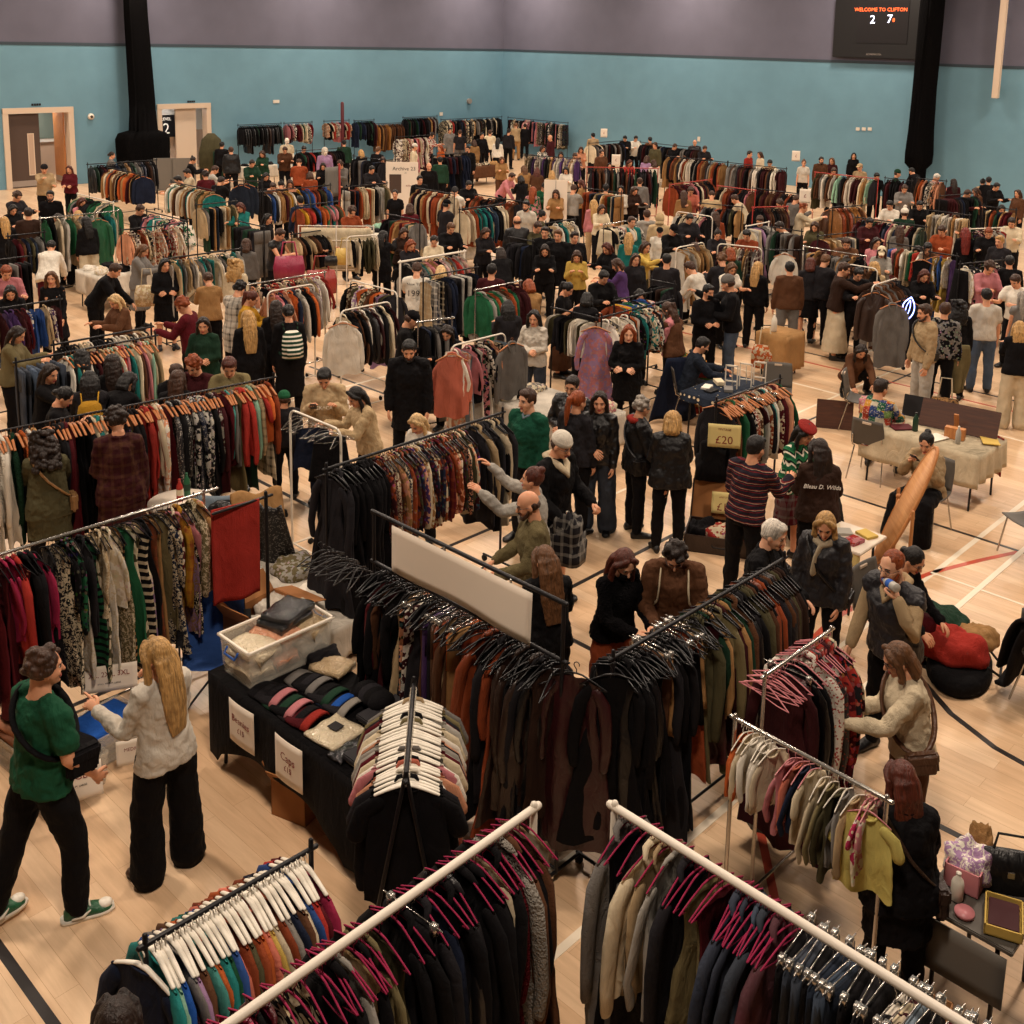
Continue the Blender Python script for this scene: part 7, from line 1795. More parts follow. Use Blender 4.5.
# bottles on the little round table
tp = G(180, 500, .74); r = empty('round_table', (tp.x, tp.y, 0), 0, label='small round cream table behind the dress rail', cat='table')
put('table_top', MB().tube([(0, 0, .70), (0, 0, .73)], .32, 28, round_ends=False).mesh('table_top', 'card_white'), r); put('pedestal', MB().tube([(0, 0, .02), (0, 0, .7)], .03, 10).mesh('pedestal', 'white_metal'), r); put('foot', MB().tube([(0, 0, 0.0), (0, 0, .025)], .2, 20, round_ends=False).mesh('foot', 'white_metal'), r)
def bottle(loc, h, rad, col, capc, lab, rz_=None, M=None, label_col=None):
    r = empty('bottle', loc, label=lab, cat='bottle'); 
    if M is not None: r.matrix_world = M
    b = MB(); b.rings([[V((q*math.cos(2*PI*k/14), q*math.sin(2*PI*k/14), z*h)) for k in range(14)] for z, q in ((0, rad*.9), (.02, rad), (.6, rad), (.72, rad*.85), (.84, rad*.4), (.95, rad*.36))]); put('bottle_body', b.mesh('bottle_body', 'gloss_plastic'), r, col=col)
    put('cap', MB().tube([(0, 0, h*.94), (0, 0, h)], rad*.42, 12, round_ends=False).mesh('cap', 'gloss_plastic'), r, col=capc)
    if label_col: put('label_band', MB().rings([[V((rad*1.02*math.cos(2*PI*k/14), rad*1.02*math.sin(2*PI*k/14), z*h)) for k in range(14)] for z in (.28, .55)], cap=False).mesh('label_band', 'matt'), r, col=label_col)
    return r
bottle(tp+V((.0, .0, -.01)), .24, .034, 'red', 'red', 'red drinks bottle on the small round table', label_col='cream'); bottle(tp+V((.11, .05, -.01)), .26, .034, 'green', 'green', 'green drinks bottle on the small round table', label_col='dark_green')
# benches with white sheets between left rails and the nearly empty white rail
table('trestle_table', 5.35, 6.0, 7.35, 9.0, .36, None, 'low table under a white sheet left of the black coats', cloth='cloth', drop=.3, col='white', clothlab='creased white sheet on the low table by the black coats')
heap('necklace_heap', V((5.72, 8.5, .37)), .22, .12, 'khaki', 'heap of olive patterned scarves on the white sheet', 'floral', 'pale_grey', 11); heap('lace_bundle', V((5.6, 7.9, .37)), .24, .10, 'white', 'crumpled white lace on the white sheet', 'sheer', seed=12)
r = empty('woven_bag', (5.15, 7.35, 0), .5, label='black and white woven bag standing behind the cap table', cat='bag'); b = MB(); b.loft([((0, 0, 0), V((.16, 0, 0)), V((0, .10, 0))), ((0, 0, .2), V((.19, 0, 0)), V((0, .11, 0))), ((0, 0, .4), V((.15, 0, 0)), V((0, .06, 0))), ((0, 0, .48), V((.07, 0, 0)), V((0, .02, 0)))], 18); put('bag_body', b.mesh('bag_body', 'black_white_weave'), r)
put('handle', MB().tube([(.1, 0, .38), (.24, .1, .2), (.34, .1, .03), (.3, -.1, .02), (.12, -.12, .1)], .01, 6).mesh('handle', 'rubber'), r)
# boxes beside the two people at the left
def tubs(loc, rz_, top, tc, lab, sign, slab):
    r = empty('storage_tub', loc, rz_, label=lab, cat='storage tub'); put('tub', tub_me(.52, .40, .27), r)
    for k, (c, m) in enumerate(top):
        folded(V(loc)+V((0, 0, .03+.075*k)), rz_+.1*(k % 2), (.42, .33, .085), c, '%s folded top %s in the tub labelled %s' % (cn(c), ORD(k+1)+' from bottom', slab), 'cloth', name='folded_shirt', cat='clothing', grp='folded tops in the floor tubs')
    return r
p1 = V((2.98, 7.42, 0)); tubs(p1, .15, [('grey', 0), ('navy', 0), ('charcoal', 0), ('black', 0)], 0, 'clear tub of black tops with a LARGE sign on the floor', '', 'LARGE')
p2 = V((3.42, 7.66, 0)); tubs(p2, .15, [('navy', 0), ('blue', 0), ('royal', 0)], 0, 'clear tub of blue tops behind the LARGE tub', '', 'XL')
p3 = V((3.02, 8.0, 0)); tubs(p3, .1, [('grey', 0), ('beige', 0), ('peach', 0), ('peach', 0)], 0, 'clear tub of peach tops beside the person in dark green', '', 'MEDIUM')
card('size_sign', (2.93, 7.12, .24), math.radians(252), .40, .24, 'card_white', [('LARGE', .07, 0, .045, 'red_ink'), ('SMALL  MEDIUM  LARGE', .018, 0, -.02, 'black_ink')], 'white sign reading LARGE on the front of the floor tub', tilt=-.35)
card('size_sign', (3.60, 7.92, .42), math.radians(240), .42, .20, 'card_white', [('XL, 2XL, 3XL', .055, 0, .03, 'red_ink'), ('SMALL  MEDIUM  LARGE', .016, 0, -.04, 'black_ink')], 'white sign reading XL, 2XL, 3XL behind the blue tops', tilt=-.3)
card('size_sign', (3.45, 7.25, .18), math.radians(245), .24, .18, 'card_white', [('MEDIUM', .035, 0, .02, 'red_ink')], 'small white sign beside the LARGE sign', tilt=-.3)
# --- £20 rail signs, bag, suitcase
m20 = G(718, 432, 1.22)
card('price_sign', (9.98, 6.42, 1.22), math.atan2(-6.6, -10.1), .36, .27, 'yellow_card', [('£20', .13, 0, -.05, 'red_ink'), ('VINTAGE', .035, 0, .075, 'brown_ink' if 'brown_ink' in MAT else 'red_ink')], 'yellow card reading £20 hung on the wooden-hanger rail', curl=.004)
heap('black_holdall', V((10.15, 6.63, .62)), .22, .5, 'black', 'black cloth bag hanging under the yellow £20 card', 'cloth', seed=21, cat='bag', sq=.5)
def suitcase(loc, rz_):
    r = empty('suitcase', loc, rz_, label='open brown suitcase full of clothes with a £10 card', cat='suitcase')
    b = MB(); w, d, h, t = .78, .50, .20, .015
    b.box((-w/2, -d/2, 0), (w/2, d/2, t)); b.box((-w/2, -d/2, 0), (-w/2+t, d/2, h)); b.box((w/2-t, -d/2, 0), (w/2, d/2, h)); b.box((-w/2, -d/2, 0), (w/2, -d/2+t, h)); b.box((-w/2, d/2-t, 0), (w/2, d/2, h))
    put('case_shell', bevel(b.mesh('case_shell', 'leather', False), .004), r, col='dark_brown')
    l = MB(); l.box((-w/2, -.02, 0), (w/2, 0, d*.95)); o = put('lid', bevel(l.mesh('lid', 'leather', False), .006), r, (0, d/2+.02, h*.7), (-.35, 0, 0), col='dark_brown'); put('lining', MB().box((-w/2+.02, -.026, .02), (w/2-.02, -.02, d*.9)).mesh('lining', 'cardboard', False), o)
    put('handle', MB().tube([(-.08, -d/2, h*.5), (-.06, -d/2-.04, h*.5), (.06, -d/2-.04, h*.5), (.08, -d/2, h*.5)], .008, 6).mesh('handle', 'rubber'), r)
    return r
sa = math.radians(-62); sp = V((9.85, 6.3, 0)); suitcase(sp, sa)
u = V((math.cos(sa), math.sin(sa), 0))
heap('shirt_heap', sp+u*.1+V((0, 0, .02)), .26, .24, 'cream', 'flowered white clothes heaped in the open suitcase', 'floral', 'red', 23); heap('jumper_heap', sp-u*.22+V((0, 0, .02)), .18, .24, 'black', 'black jumper rolled in the open suitcase', 'knit', seed=24)
card('price_sign', (10.07, 6.42, .40), math.atan2(-6.3, -9.9), .30, .24, 'yellow_card', [('£10', .12, 0, -.05, 'red_ink'), ('ANY ITEM', .03, 0, .06, 'red_ink')], 'yellow card reading £10 leaning in the suitcase lid', curl=.004, tilt=-.3)
heap('shopping_bag', G(694, 425, .0)+V((.6, .45, .0)), .26, .75, 'green', 'bright green and orange patterned bag behind the £20 rail', 'rainbow', seed=25, cat='bag')
tag(put('blue_sheet', MB().grid(lambda u, v: ((u-.5)*(.3+.5*v), .1*math.sin(7*u)*v, .95*(1-v)+.03), 14, 12, .015).mesh('blue_sheet', 'cloth'), None, G(675, 425, 0)+V((.1, .1, 0)), (0, 0, -.5), col='navy'), 'navy coat draped over a chair behind the seated masked person', 'clothing')
# --- spotted table and chairs
SPx, SPy = 12.75, 8.15
table('round_corner_table', 12.15, 13.35, 7.78, 8.55, .74, None, 'table with a blue spotted cloth before the seated masked person', cloth='dots', drop=(.12,)*4, col='dark_denim', tint='cream', clothlab='dark blue cloth with pale spots on the card seller\'s table')
for k in range(3):
    p = V((12.72+.28*k*.8, 8.12-.09*k, .76)); r = empty('easel', p, math.radians(-65), label='white easel frame on the spotted table, %s' % ('leftmost', 'middle', 'rightmost')[k], cat='frame', group='easel frames on the spotted table'); b = MB()
    for q in ((-.09, 0, -.075, .34), (.075, 0, .09, .34)): b.box((q[0], -.008, 0), (q[2], .008, q[3]))
    b.box((-.09, -.008, .32), (.09, .008, .34)); b.box((-.09, -.008, .1), (.09, .008, .115)); put('frame', b.mesh('frame', 'white_metal', False), r); put('strut', MB().tube([(0, .0, .3), (0, .14, .005)], .006, 6).mesh('strut', 'white_metal'), r)
for k, (dx_, dy_, c, lb) in enumerate(((-.32, .10, 'black', 'black card tray'), (-.25, .22, 'white', 'stack of white cards'), (-.12, -.05, 'grey', 'grey card box'), (.05, .22, 'cream', 'cream booklet'))):
    tag(put('card_stack', box_me('card_stack', (-.1, -.06, 0), (.1, .06, .02+.01*k), 'matt', .003), None, (SPx+dx_, SPy+dy_, .757), (0, 0, .3*k), col=c), lb+' on the spotted table', 'cards')
chair((13.3, 8.95, 0), math.radians(-155), 'grey plastic chair behind the spotted table, left one'); chair((13.85, 8.05, 0), math.radians(120), 'grey plastic chair at the right end of the spotted table')
sitchair('blue shirt and black mask', 'grey plastic chair under the seated masked person')
# --- cream table with wooden board
T4 = dict(x0=12.75, x1=13.55, y0=4.62, y1=6.15)
table('trestle_table', 12.75, 13.55, 4.62, 6.15, .74, None, 'long table with cream cloth and a wooden board, right side', cloth='cloth', drop=(.42, .35, .3, .3), col='cream', clothlab='cream cloth on the table with the wooden board')
r = empty('wooden_board', (13.32, 5.15, .755), math.radians(-82), label='large brown framed board propped on the cream table', cat='board'); put('panel', box_me('panel', (-.48, -.012, 0), (.48, .012, .36), 'dark_wood', .004), r).rotation_euler = (-.45, 0, 0)
put('prop_leg', box_me('prop_leg', (-.03, .0, 0), (.03, .02, .28), 'pine', .003), r).rotation_euler = (.35, 0, 0)
bottle(V((13.0, 5.55, .755)), .24, .036, 'dark_green', 'black', 'dark green flask on the cream table'); bottle(V((12.95, 4.98, .755)), .22, .032, 'pale_grey', 'white', 'clear water bottle on the cream table')
tag(put('small_box', box_me('small_box', (-.12, -.05, 0), (.12, .05, .14), 'pine', .004), None, (13.1, 5.08, .755), (0, 0, math.radians(-80))), 'small wooden box before the framed board', 'box')
for k, (x, y, c, m, lb) in enumerate(((13.1, 5.88, 'cream', 'floral', 'patterned magazine'), (12.98, 5.72, 'burgundy', 'matt', 'dark red magazine'), (12.92, 5.25, 'white', 'matt', 'white notebook'), (13.2, 5.95, 'pink', 'floral', 'pink leaflet'), (13.3, 4.72, 'yellow', 'matt', 'yellow notepad'))):
    tag(put('magazine', box_me('magazine', (-.10, -.14, 0), (.10, .14, .012), m, .002), None, (x, y, .757+.002*k), (0, 0, .5+.4*k), col=c, tint='red'), lb+' on the cream table', 'magazine')
tag(put('draped_scarf', MB().grid(lambda u, v: (.02+.03*math.sin(9*u)*v, (u-.5)*.5, .05-.5*v if v > .1 else .05), 12, 10, .012).mesh('draped_scarf', 'floral'), None, (13.60, 4.85, .72), (0, 0, -.5), col='peach', tint='red'), 'flowered scarf hanging off the right corner of the cream table', 'scarf')
chair((14.55, 7.05, 0), math.radians(200), 'grey plastic chair with a wooden sheet leaning on it'); tag(put('wooden_sheet', box_me('wooden_sheet', (-.26, -.01, 0), (.26, .01, .42), 'dark_wood', .004), None, (14.25, 7.3, .0), (-.25, 0, math.radians(-60))), 'reddish brown wooden sheet leaning under the empty grey chair', 'board')
sitchair('patchwork', 'grey plastic chair under the person in patchwork shirt'); sitchair('oval mirror', 'grey plastic chair under the person behind the mirror'); sitchair('seated by the heap', 'grey plastic chair under the person in black by the holdall')
tag(put('laptop_screen', box_me('laptop_screen', (-.2, -.01, 0), (.2, .01, .28), 'black_plastic', .006), None, (13.5, 5.75, .755), (-.3, 0, math.radians(-80))), 'black screen standing on the cream table behind the magazines', 'screen')
# mirror
mr = empty('standing_mirror', (10.28, 4.42, 0), math.radians(129-90), label='tall oval standing mirror in a pine frame, seen from behind', cat='mirror')
b = MB(); N = 36; H_, W_ = .70, .21
o_ = [(W_*math.cos(2*PI*k/N), H_*math.sin(2*PI*k/N)) for k in range(N)]
b.rings([[V((x*1.0, -.012, z)) for x, z in o_], [V((x*1.0, .012, z)) for x, z in o_]]); pn = put('oval_back', b.mesh('oval_back', 'ply'), mr, (0, 0, .92), (math.radians(22), 0, 0))
put('glass', MB().rings([[V((x*.9, -.016, z*.93)) for x, z in o_], [V((x*.9, -.013, z*.93)) for x, z in o_]]).mesh('glass', 'chrome'), pn)
put('oval_rim', MB().tube([(W_*math.cos(2*PI*k/N), 0, H_*math.sin(2*PI*k/N)) for k in range(N+1)], .018, 8, round_ends=False).mesh('oval_rim', 'pine'), pn)
for s in (-1, 1):
    put('post', MB().tube([(s*.29, 0, .05), (s*.29, 0, 1.0)], .018, 8).mesh('post', 'pine'), mr); put('foot', MB().tube([(s*.29, -.24, .02), (s*.29, 0, .10), (s*.29, .24, .02)], .017, 8).mesh('foot', 'pine'), mr); put('knob', MB().ell((s*.27, 0, .93), (.028,)*3, None, 10, 6).mesh('knob', 'pine'), mr)
put('crossbar', MB().tube([(-.29, 0, .2), (.29, 0, .2)], .014, 8).mesh('crossbar', 'pine'), mr)
# small £20 table
table('card_table', 9.42, 9.98, 4.45, 5.15, .70, None, 'small white table with a yellow £20 card on its front', top='card_white')
card('price_sign', (9.40, 4.66, .56), PI+.25, .40, .26, 'yellow_card', [('£20', .13, 0.04, -.02, 'red_ink')], 'yellow card reading £20 on the front of the small white table', curl=.004)
for k, (x, y, c, m) in enumerate(((9.6, 5.0, 'white', 'floral'), (9.72, 4.8, 'pale_grey', 'matt'), (9.6, 4.62, 'pink', 'floral'), (9.8, 4.95, 'cream', 'matt'), (9.84, 4.6, 'yellow', 'matt'))):
    tag(put('leaflet_stack', box_me('leaflet_stack', (-.07, -.09, 0), (.07, .09, .015+.01*(k % 3)), m, .002), None, (x, y, .703), (0, 0, .7*k), col=c, tint='red'), '%s stack of leaflets on the small white table' % cn(c), 'leaflets', 'leaflets on the small white table')
heap('coat_heap', V((10.75, 5.6, 0)), .55, .5, 'black', 'black coats heaped on the floor behind the brown satin jacket', 'cloth', seed=31, sq=.6); 
# heap of clothes, bag and black-draped chair at right
r = empty('holdall', (9.25, 3.35, 0), .3, label='open black holdall of clothes on the floor, right side', cat='bag'); b = MB(); b.loft([((0, 0, 0), V((.42, 0, 0)), V((0, .24, 0))), ((0, 0, .03), V((.46, 0, 0)), V((0, .28, 0))), ((0, 0, .13), V((.46, 0, 0)), V((0, .27, 0))), ((0, 0, .17), V((.38, 0, 0)), V((0, .21, 0)))], 24); put('bag_body', b.mesh('bag_body', 'cloth'), r, col='black')
for s in (-1, 1): put('handle', MB().tube([(-.15, s*.24, .2), (-.1, s*.34, .12), (.1, s*.34, .12), (.15, s*.24, .2)], .012, 6).mesh('handle', 'rubber'), r)
heap('jumper_heap', V((9.22, 3.42, .18)), .27, .20, 'red', 'bright red jumper on top of the open holdall', 'knit', seed=33); heap('coat_heap', V((9.75, 3.72, 0)), .26, .28, 'dark_green', 'dark green coat heaped behind the red jumper', 'cloth', seed=34)
heap('blouse_heap', V((9.25, 3.68, .1)), .16, .22, 'white', 'black-and-white print blouse by the red jumper', 'animal', 'black', 35); heap('trouser_heap', V((9.52, 3.32, .2)), .18, .14, 'tan', 'tan trousers folded beside the red jumper', 'cloth', seed=36); heap('velvet_heap', V((8.72, 3.72, 0)), .22, .2, 'burgundy', 'burgundy velvet under the seated person in black', 'cloth', seed=37)
cr = chair((9.22, 2.52, 0), math.radians(150), 'chair hidden under a black coat at the right edge'); tag(put('draped_coat', MB().grid(lambda u, v: ((u-.5)*.62, -.32+.05*math.sin(8*u)*v-(.06 if v > .5 else 0)+.62*(.5-abs(v-.5))*1.0, .30+.62*math.sin(PI*min(v*1.25, 1))**.6-.15*v+.02*math.sin(11*u)), 14, 16, .03).mesh('draped_coat', 'cloth'), None, (9.22, 2.55, 0), (0, 0, math.radians(150)), col='black'), 'black coat draped over the chair at the right edge', 'clothing')
tag(put('draped_jeans', MB().grid(lambda u, v: ((u-.5)*.22, -.36+.02*math.sin(8*u), .93-.45*v), 8, 10, .02).mesh('draped_jeans', 'denim'), None, (9.12, 2.68, 0), (0, 0, math.radians(110)), col='pale_denim'), 'pale grey jeans hung on the black-draped chair', 'clothing')
rc = G(1018, 515, .5); chair((rc.x+.1, rc.y-.12, 0), math.radians(60), 'chair under a red spotted cloth at the right edge'); tag(put('spotted_cloth', MB().grid(lambda u, v: ((u-.5)*.55, -.34+.03*math.sin(9*u), .95-.62*v), 10, 12, .02).mesh('spotted_cloth', 'dots'), None, (rc.x+.1, rc.y-.12, 0), (0, 0, math.radians(60)), col='red', tint='peach'), 'red spotted cloth hanging over a chair at the right edge', 'clothing')
# --- bottom right table of oddments
table('folding_table', 5.62, 6.3, 1.60, 2.14, .68, None, 'small grey folding table of oddments at bottom right', top='grey_plastic')
tag(put('hanging_cloth', MB().grid(lambda u, v: (0, (u-.5)*.5, .64-.32*v), 6, 4, .01).mesh('hanging_cloth', 'partition_grey'), None, (5.60, 1.87, 0)), 'grey cloth panel hanging on the front of the oddments table', 'cloth')
r = carton((5.98, 2.0, .69), .1, (.26, .2, .14), 'pale plastic crate of crumpled scarves on the oddments table', False, 'matt', 'plastic_crate', 'crate', 'pink'); heap('scarf_heap', V((5.98, 2.0, .73)), .12, .17, 'lilac', 'crumpled lilac and white scarves in the pale crate', 'animal', 'white', 41); heap('scarf_heap', V((6.2, 2.02, .69)), .08, .2, 'tan', 'mustard scarf behind the crate of scarves', 'knit', seed=42)
bottle(V((5.78, 1.98, .69)), .17, .036, 'white', 'white', 'white pump bottle on the oddments table')
r = empty('handbag', (6.08, 1.80, .69), math.radians(-60), label='black leather handbag standing on the oddments table', cat='bag'); b = MB(); b.loft([((0, 0, 0), V((.17, 0, 0)), V((0, .06, 0))), ((0, 0, .12), V((.17, 0, 0)), V((0, .05, 0))), ((0, 0, .24), V((.15, 0, 0)), V((0, .02, 0)))], 20); put('bag_body', b.mesh('bag_body', 'leather'), r, col='black'); put('handle', MB().tube([(-.1, 0, .22), (-.08, 0, .34), (.08, 0, .34), (.1, 0, .22)], .008, 6).mesh('handle', 'rubber'), r); put('buckle', box_me('buckle', (-.02, -.06, .1), (.02, -.05, .14), 'chrome', .003), r)
r = carton((5.80, 1.72, .69), math.radians(20), (.27, .20, .06), 'flat yellow and pink cardboard tray on the oddments table', False, 'matt', 'tray', 'tray', 'yellow'); tag(put('chocolate_box', box_me('chocolate_box', (-.11, -.08, 0), (.11, .08, .04), 'matt', .004), None, (5.80, 1.72, .70), (0, 0, math.radians(20)), col='maroon'), 'dark red box inside the yellow tray', 'box')
tag(put('dish', MB().tube([(0, 0, 0), (0, 0, .02)], .055, 20, round_ends=False).mesh('dish', 'gloss_plastic'), None, (5.70, 1.90, .69), col='pink'), 'small pink round dish beside the white pump bottle', 'dish')
carton((5.38, 2.0, 0), .2, (.5, .32, .14), 'wicker tray of belts on the floor at bottom right', False, 'ply', 'wicker_tray', 'tray'); heap('belt_heap', V((5.38, 2.0, .03)), .2, .16, 'dark_brown', 'coiled belts in the wicker tray', 'leather', seed=45); heap('bag_heap', V((4.95, 1.7, 0)), .28, .3, 'tan', 'tan paper bag crumpled beside the wicker tray', 'cloth', seed=46, cat='bag'); heap('coat_heap', V((5.1, 1.35, 0)), .34, .34, 'navy', 'navy coat heaped on the floor at bottom right', 'cloth', seed=47); heap('coat_heap', V((5.35, 1.05, 0)), .4, .7, 'black', 'black coat heaped at the bottom right corner', 'cloth', seed=48)
hangers_on(V((4.55, 2.12, .75)), V((4.55, 1.35, .75)), 16, 'clip', None, 'on the low bar at bottom right', 'spare clip hangers on the low bar', .3, adj='metal clip')
rack(V((4.55, 2.16, .75)), V((4.55, 1.3, .75)), 'chrome', 'low, for spare clip hangers at bottom right', foot=.3, wheels=False)
# neon lips on the dark coat
np_ = G(907, 307, 1.42); r = empty('neon_sign', (0, 0, 0), label='glowing bluish-white neon lips sign above the dark coats', cat='sign'); r.matrix_world = signM(np_+V((-.25, -.12, .02)), math.atan2(-np_.y, -np_.x)) @ Matrix.Rotation(1.35, 4, 'Z')
def lip(sx, a, bq): return [(a*t, bq*(1-abs(t)**2.2)*(1-.22*math.exp(-(t/.18)**2) if sx > 0 else 1)*sx, 0) for t in [k/10 for k in range(-10, 11)]]
put('outer_tube', MB().tube(lip(1, .21, .09), .009, 6).mesh('outer_tube', 'neon_blue'), r); put('outer_tube', MB().tube(lip(-1, .21, .10), .009, 6).mesh('outer_tube', 'neon_blue'), r); put('inner_tube', MB().tube(lip(1, .16, .03), .007, 6).mesh('inner_tube', 'neon_blue'), r); put('inner_tube', MB().tube(lip(-1, .16, .03), .007, 6).mesh('inner_tube', 'neon_blue'), r)
# --- stands, boards and bags further back
def board(px, py_top, w, h, zt, mat, lab, lines=(), legs=True, az=None, name='display_board'):
    p = G(px, py_top, zt); a = az if az is not None else math.atan2(-p.y, -p.x); r = empty(name, (0, 0, 0), label=lab, cat='board'); r.matrix_world = signM(V((p.x, p.y, zt-h/2)), a)
    put('panel', box_me('panel', (-w/2, -h/2, -.015), (w/2, h/2, .015), mat, .004), r)
    for s in (-1, 1): put('leg', MB().tube([(s*w*.42, -h/2, 0), (s*w*.42, -(zt-h/2)+.02, 0)], .012, 6).mesh('leg', 'black_metal'), r)
    for s, sz, x, y, ink in lines: text(s, sz, ink, r, (x, y, .017), (0, 0, 0))
    return r
r = board(402, 162, .92, 1.55, 1.95, 'card_white', 'tall white card reading Archive 23 near the centre', [('Archive 23', .15, .06, .58, 'black_ink'), ('.01', .06, .1, .46, 'black_ink'), ('sale', .09, .18, .1, 'red_ink')]); put('photograph', box_me('photograph', (-.36, -.12, .015), (-.02, .42, .02), 'door_brown', .002), r)
r = board(556, 180, .62, 1.15, 1.85, 'card_white', 'tall blank white folding board right of centre'); put('fold', MB().box((-.006, -.57, .012), (.006, .57, .02)).mesh('fold', 'partition_grey', False), r)
for px, py, lb in ((604, 133, 'small white price card on the rail left of the right wall'), (616, 160, 'small white price card on the pink rail'), (796, 156, 'small white price card over the longest back rail'), (805, 196, 'small white price card near the pinkish rail')):
    p = G(px, py, 1.95); card('price_sign', p, math.atan2(-p.y, -p.x), .26, .34, 'card_white', [('£', .12, 0, 0, 'red_ink')], lb)
pr = empty('flag_pole', G(340, 242, 0), 0, label='slim red pole left of the rust tops', cat='pole'); put('pole', MB().tube([(0, 0, .02), (0, 0, 2.1)], .03, 8).mesh('pole', 'painted_metal'), pr, col='red'); put('foot', MB().tube([(0, 0, 0), (0, 0, .03)], .18, 16, round_ends=False).mesh('foot', 'painted_metal'), pr, col='charcoal'); put('grey_pennant', MB().grid(lambda u, v: (-.45*u, .02*math.sin(7*u), 2.05-.8*v), 6, 6, .01).mesh('grey_pennant', 'partition_grey'), pr)
p = WL(349, 118); pr = empty('flag_pole', (p.x-2, CY-2.2, 0), label='red upright pole above the far back rails', cat='pole'); put('pole', MB().tube([(0, 0, .02), (0, 0, 2.75)], .07, 8).mesh('pole', 'painted_metal'), pr, col='burgundy'); put('foot', MB().tube([(0, 0, 0), (0, 0, .03)], .3, 16, round_ends=False).mesh('foot', 'painted_metal'), pr, col='charcoal')
# grey screens below the second doorway, olive pop-up tent
for k in range(2):
    p = G(165+19*k, 159.5, 1.15); r = empty('partition_screen', (p.x, p.y, 0), math.atan2(-p.y, -p.x)+PI/2, label='grey partition screen before the second doorway, %s' % ('left', 'right')[k], cat='screen'); put('panel', box_me('panel', (-.38, -.03, .08), (.38, .03, 1.2), 'partition_grey', .01), r)
    for s in (-1, 1): put('foot', box_me('foot', (s*.3-.03, -.2, 0), (s*.3+.03, .2, .08), 'black_plastic', .01), r)
p = G(221, 128, 2.0); r = empty('changing_tent', (p.x-1.0, p.y-1.0, 0), label='olive pop-up changing tent by the second doorway', cat='tent'); b = MB(); b.loft([((0, 0, 0), V((.42, 0, 0)), V((0, .42, 0))), ((0, 0, 1.2), V((.46, 0, 0)), V((0, .42, 0))), ((0, 0, 1.7), V((.34, 0, 0)), V((0, .32, 0))), ((0, 0, 1.92), V((.12, 0, 0)), V((0, .12, 0)))], 20); put('canopy', b.mesh('canopy', 'cloth'), r, col='olive'); put('door_flap', MB().grid(lambda u, v: ((u-.5)*.4, -.45+.04*math.sin(PI*v), 1.3*v+.02), 6, 6, .01).mesh('door_flap', 'cloth'), r, col='dark_green')
# handbag stand
hp = V((13.3, 18.0, 0)); r = empty('display_stand', hp, math.radians(-42), label='white grid stand hung with pink and red handbags', cat='stand'); b = MB()
for s in (-1, 0, 1): b.tube([(s*.75, 0, .03), (s*.75, 0, 1.7)], .014, 6)
put('uprights', b.mesh('uprights', 'white_metal'), r); b = MB()
for z in (.5, .8, 1.1, 1.4, 1.7): b.tube([(-.75, 0, z), (.75, 0, z)], .009, 6)
put('cross_bars', b.mesh('cross_bars', 'white_metal'), r); put('backing_cloth', MB().grid(lambda u, v: ((u-.5)*1.4, .03, 1.66-.9*v), 10, 6, .01).mesh('backing_cloth', 'cloth'), r, col='cream')
def hbag(px, py, z, col, s, lab, dy=0):
    p = G(px, py, z); q = empty('hanging_handbag', p, math.atan2(-p.y, -p.x)+PI/2, label=lab, cat='bag'); b = MB(); b.loft([((0, 0, -.30*s), V((.19*s, 0, 0)), V((0, .06*s, 0))), ((0, 0, -.15*s), V((.20*s, 0, 0)), V((0, .07*s, 0))), ((0, 0, 0), V((.17*s, 0, 0)), V((0, .03*s, 0)))], 18); put('bag_body', b.mesh('bag_body', 'leather'), q, col=col); put('handle', MB().tube([(-.1*s, 0, -.02), (-.07*s, 0, .18*s), (.07*s, 0, .18*s), (.1*s, 0, -.02)], .012*s, 6).mesh('handle', 'leather'), q, col=col)
hbag(289, 256, 1.32, 'hot_pink', 1.5, 'large pink handbag hung on the white grid stand'); hbag(321, 270, 1.1, 'red', 1.5, 'red handbag low on the white grid stand'); hbag(346, 248, 1.35, 'yellow', 1.1, 'pale yellow handbag hung right of the grid stand'); hbag(331, 256, 1.5, 'black', .6, 'tiny black bag at the top of the grid stand')
for (px, py, z, c, lab) in ((147, 285, .98, 'beige', 'crocheted cream bag carried by the grey-coat shopper'), (945, 398, .5, 'tan', 'leopard-print bag beside the beige hoodie'), (765, 345, .55, 'orange', 'orange flowered bag hanging by the denim legs')):
    p = G(px, py, z); q = empty('tote_bag', p, math.atan2(-p.y, -p.x)+PI/2, label=lab, cat='bag'); b = MB(); b.loft([((0, 0, -.38), V((.22, 0, 0)), V((0, .09, 0))), ((0, 0, -.15), V((.22, 0, 0)), V((0, .09, 0))), ((0, 0, 0), V((.18, 0, 0)), V((0, .03, 0)))], 18)
    put('bag_body', b.mesh('bag_body', 'animal' if 'leopard' in lab else 'floral'), q, col=c, tint='dark_brown' if 'leopard' in lab else 'cream'); put('handle', MB().tube([(-.1, 0, -.02), (-.07, 0, .3), (.07, 0, .3), (.1, 0, -.02)], .012, 6).mesh('handle', 'leather'), q, col='cream')
tag(put('carried_coat', MB().grid(lambda u, v: ((u-.5)*(.28+.08*math.sin(5*v)), .05*math.sin(9*u)*v, -.75*v), 10, 10, .05).mesh('carried_coat', 'cloth'), None, G(960, 345, 1.08), (0, 0, -1.0), col='khaki'), 'khaki coat carried over an arm beside the beige hoodie', 'clothing')
table('market_table', 15.75, 16.35, 9.05, 9.6, .74, None, 'orange-draped table behind the couple at the spotted table', cloth='cloth', drop=.62, col='tan', clothlab='orange-brown cloth on the table behind the grey beanie')
bottle(V((15.95, 9.4, .755)), .3, .05, 'white', 'cream', 'white bottle on the orange-brown cloth')
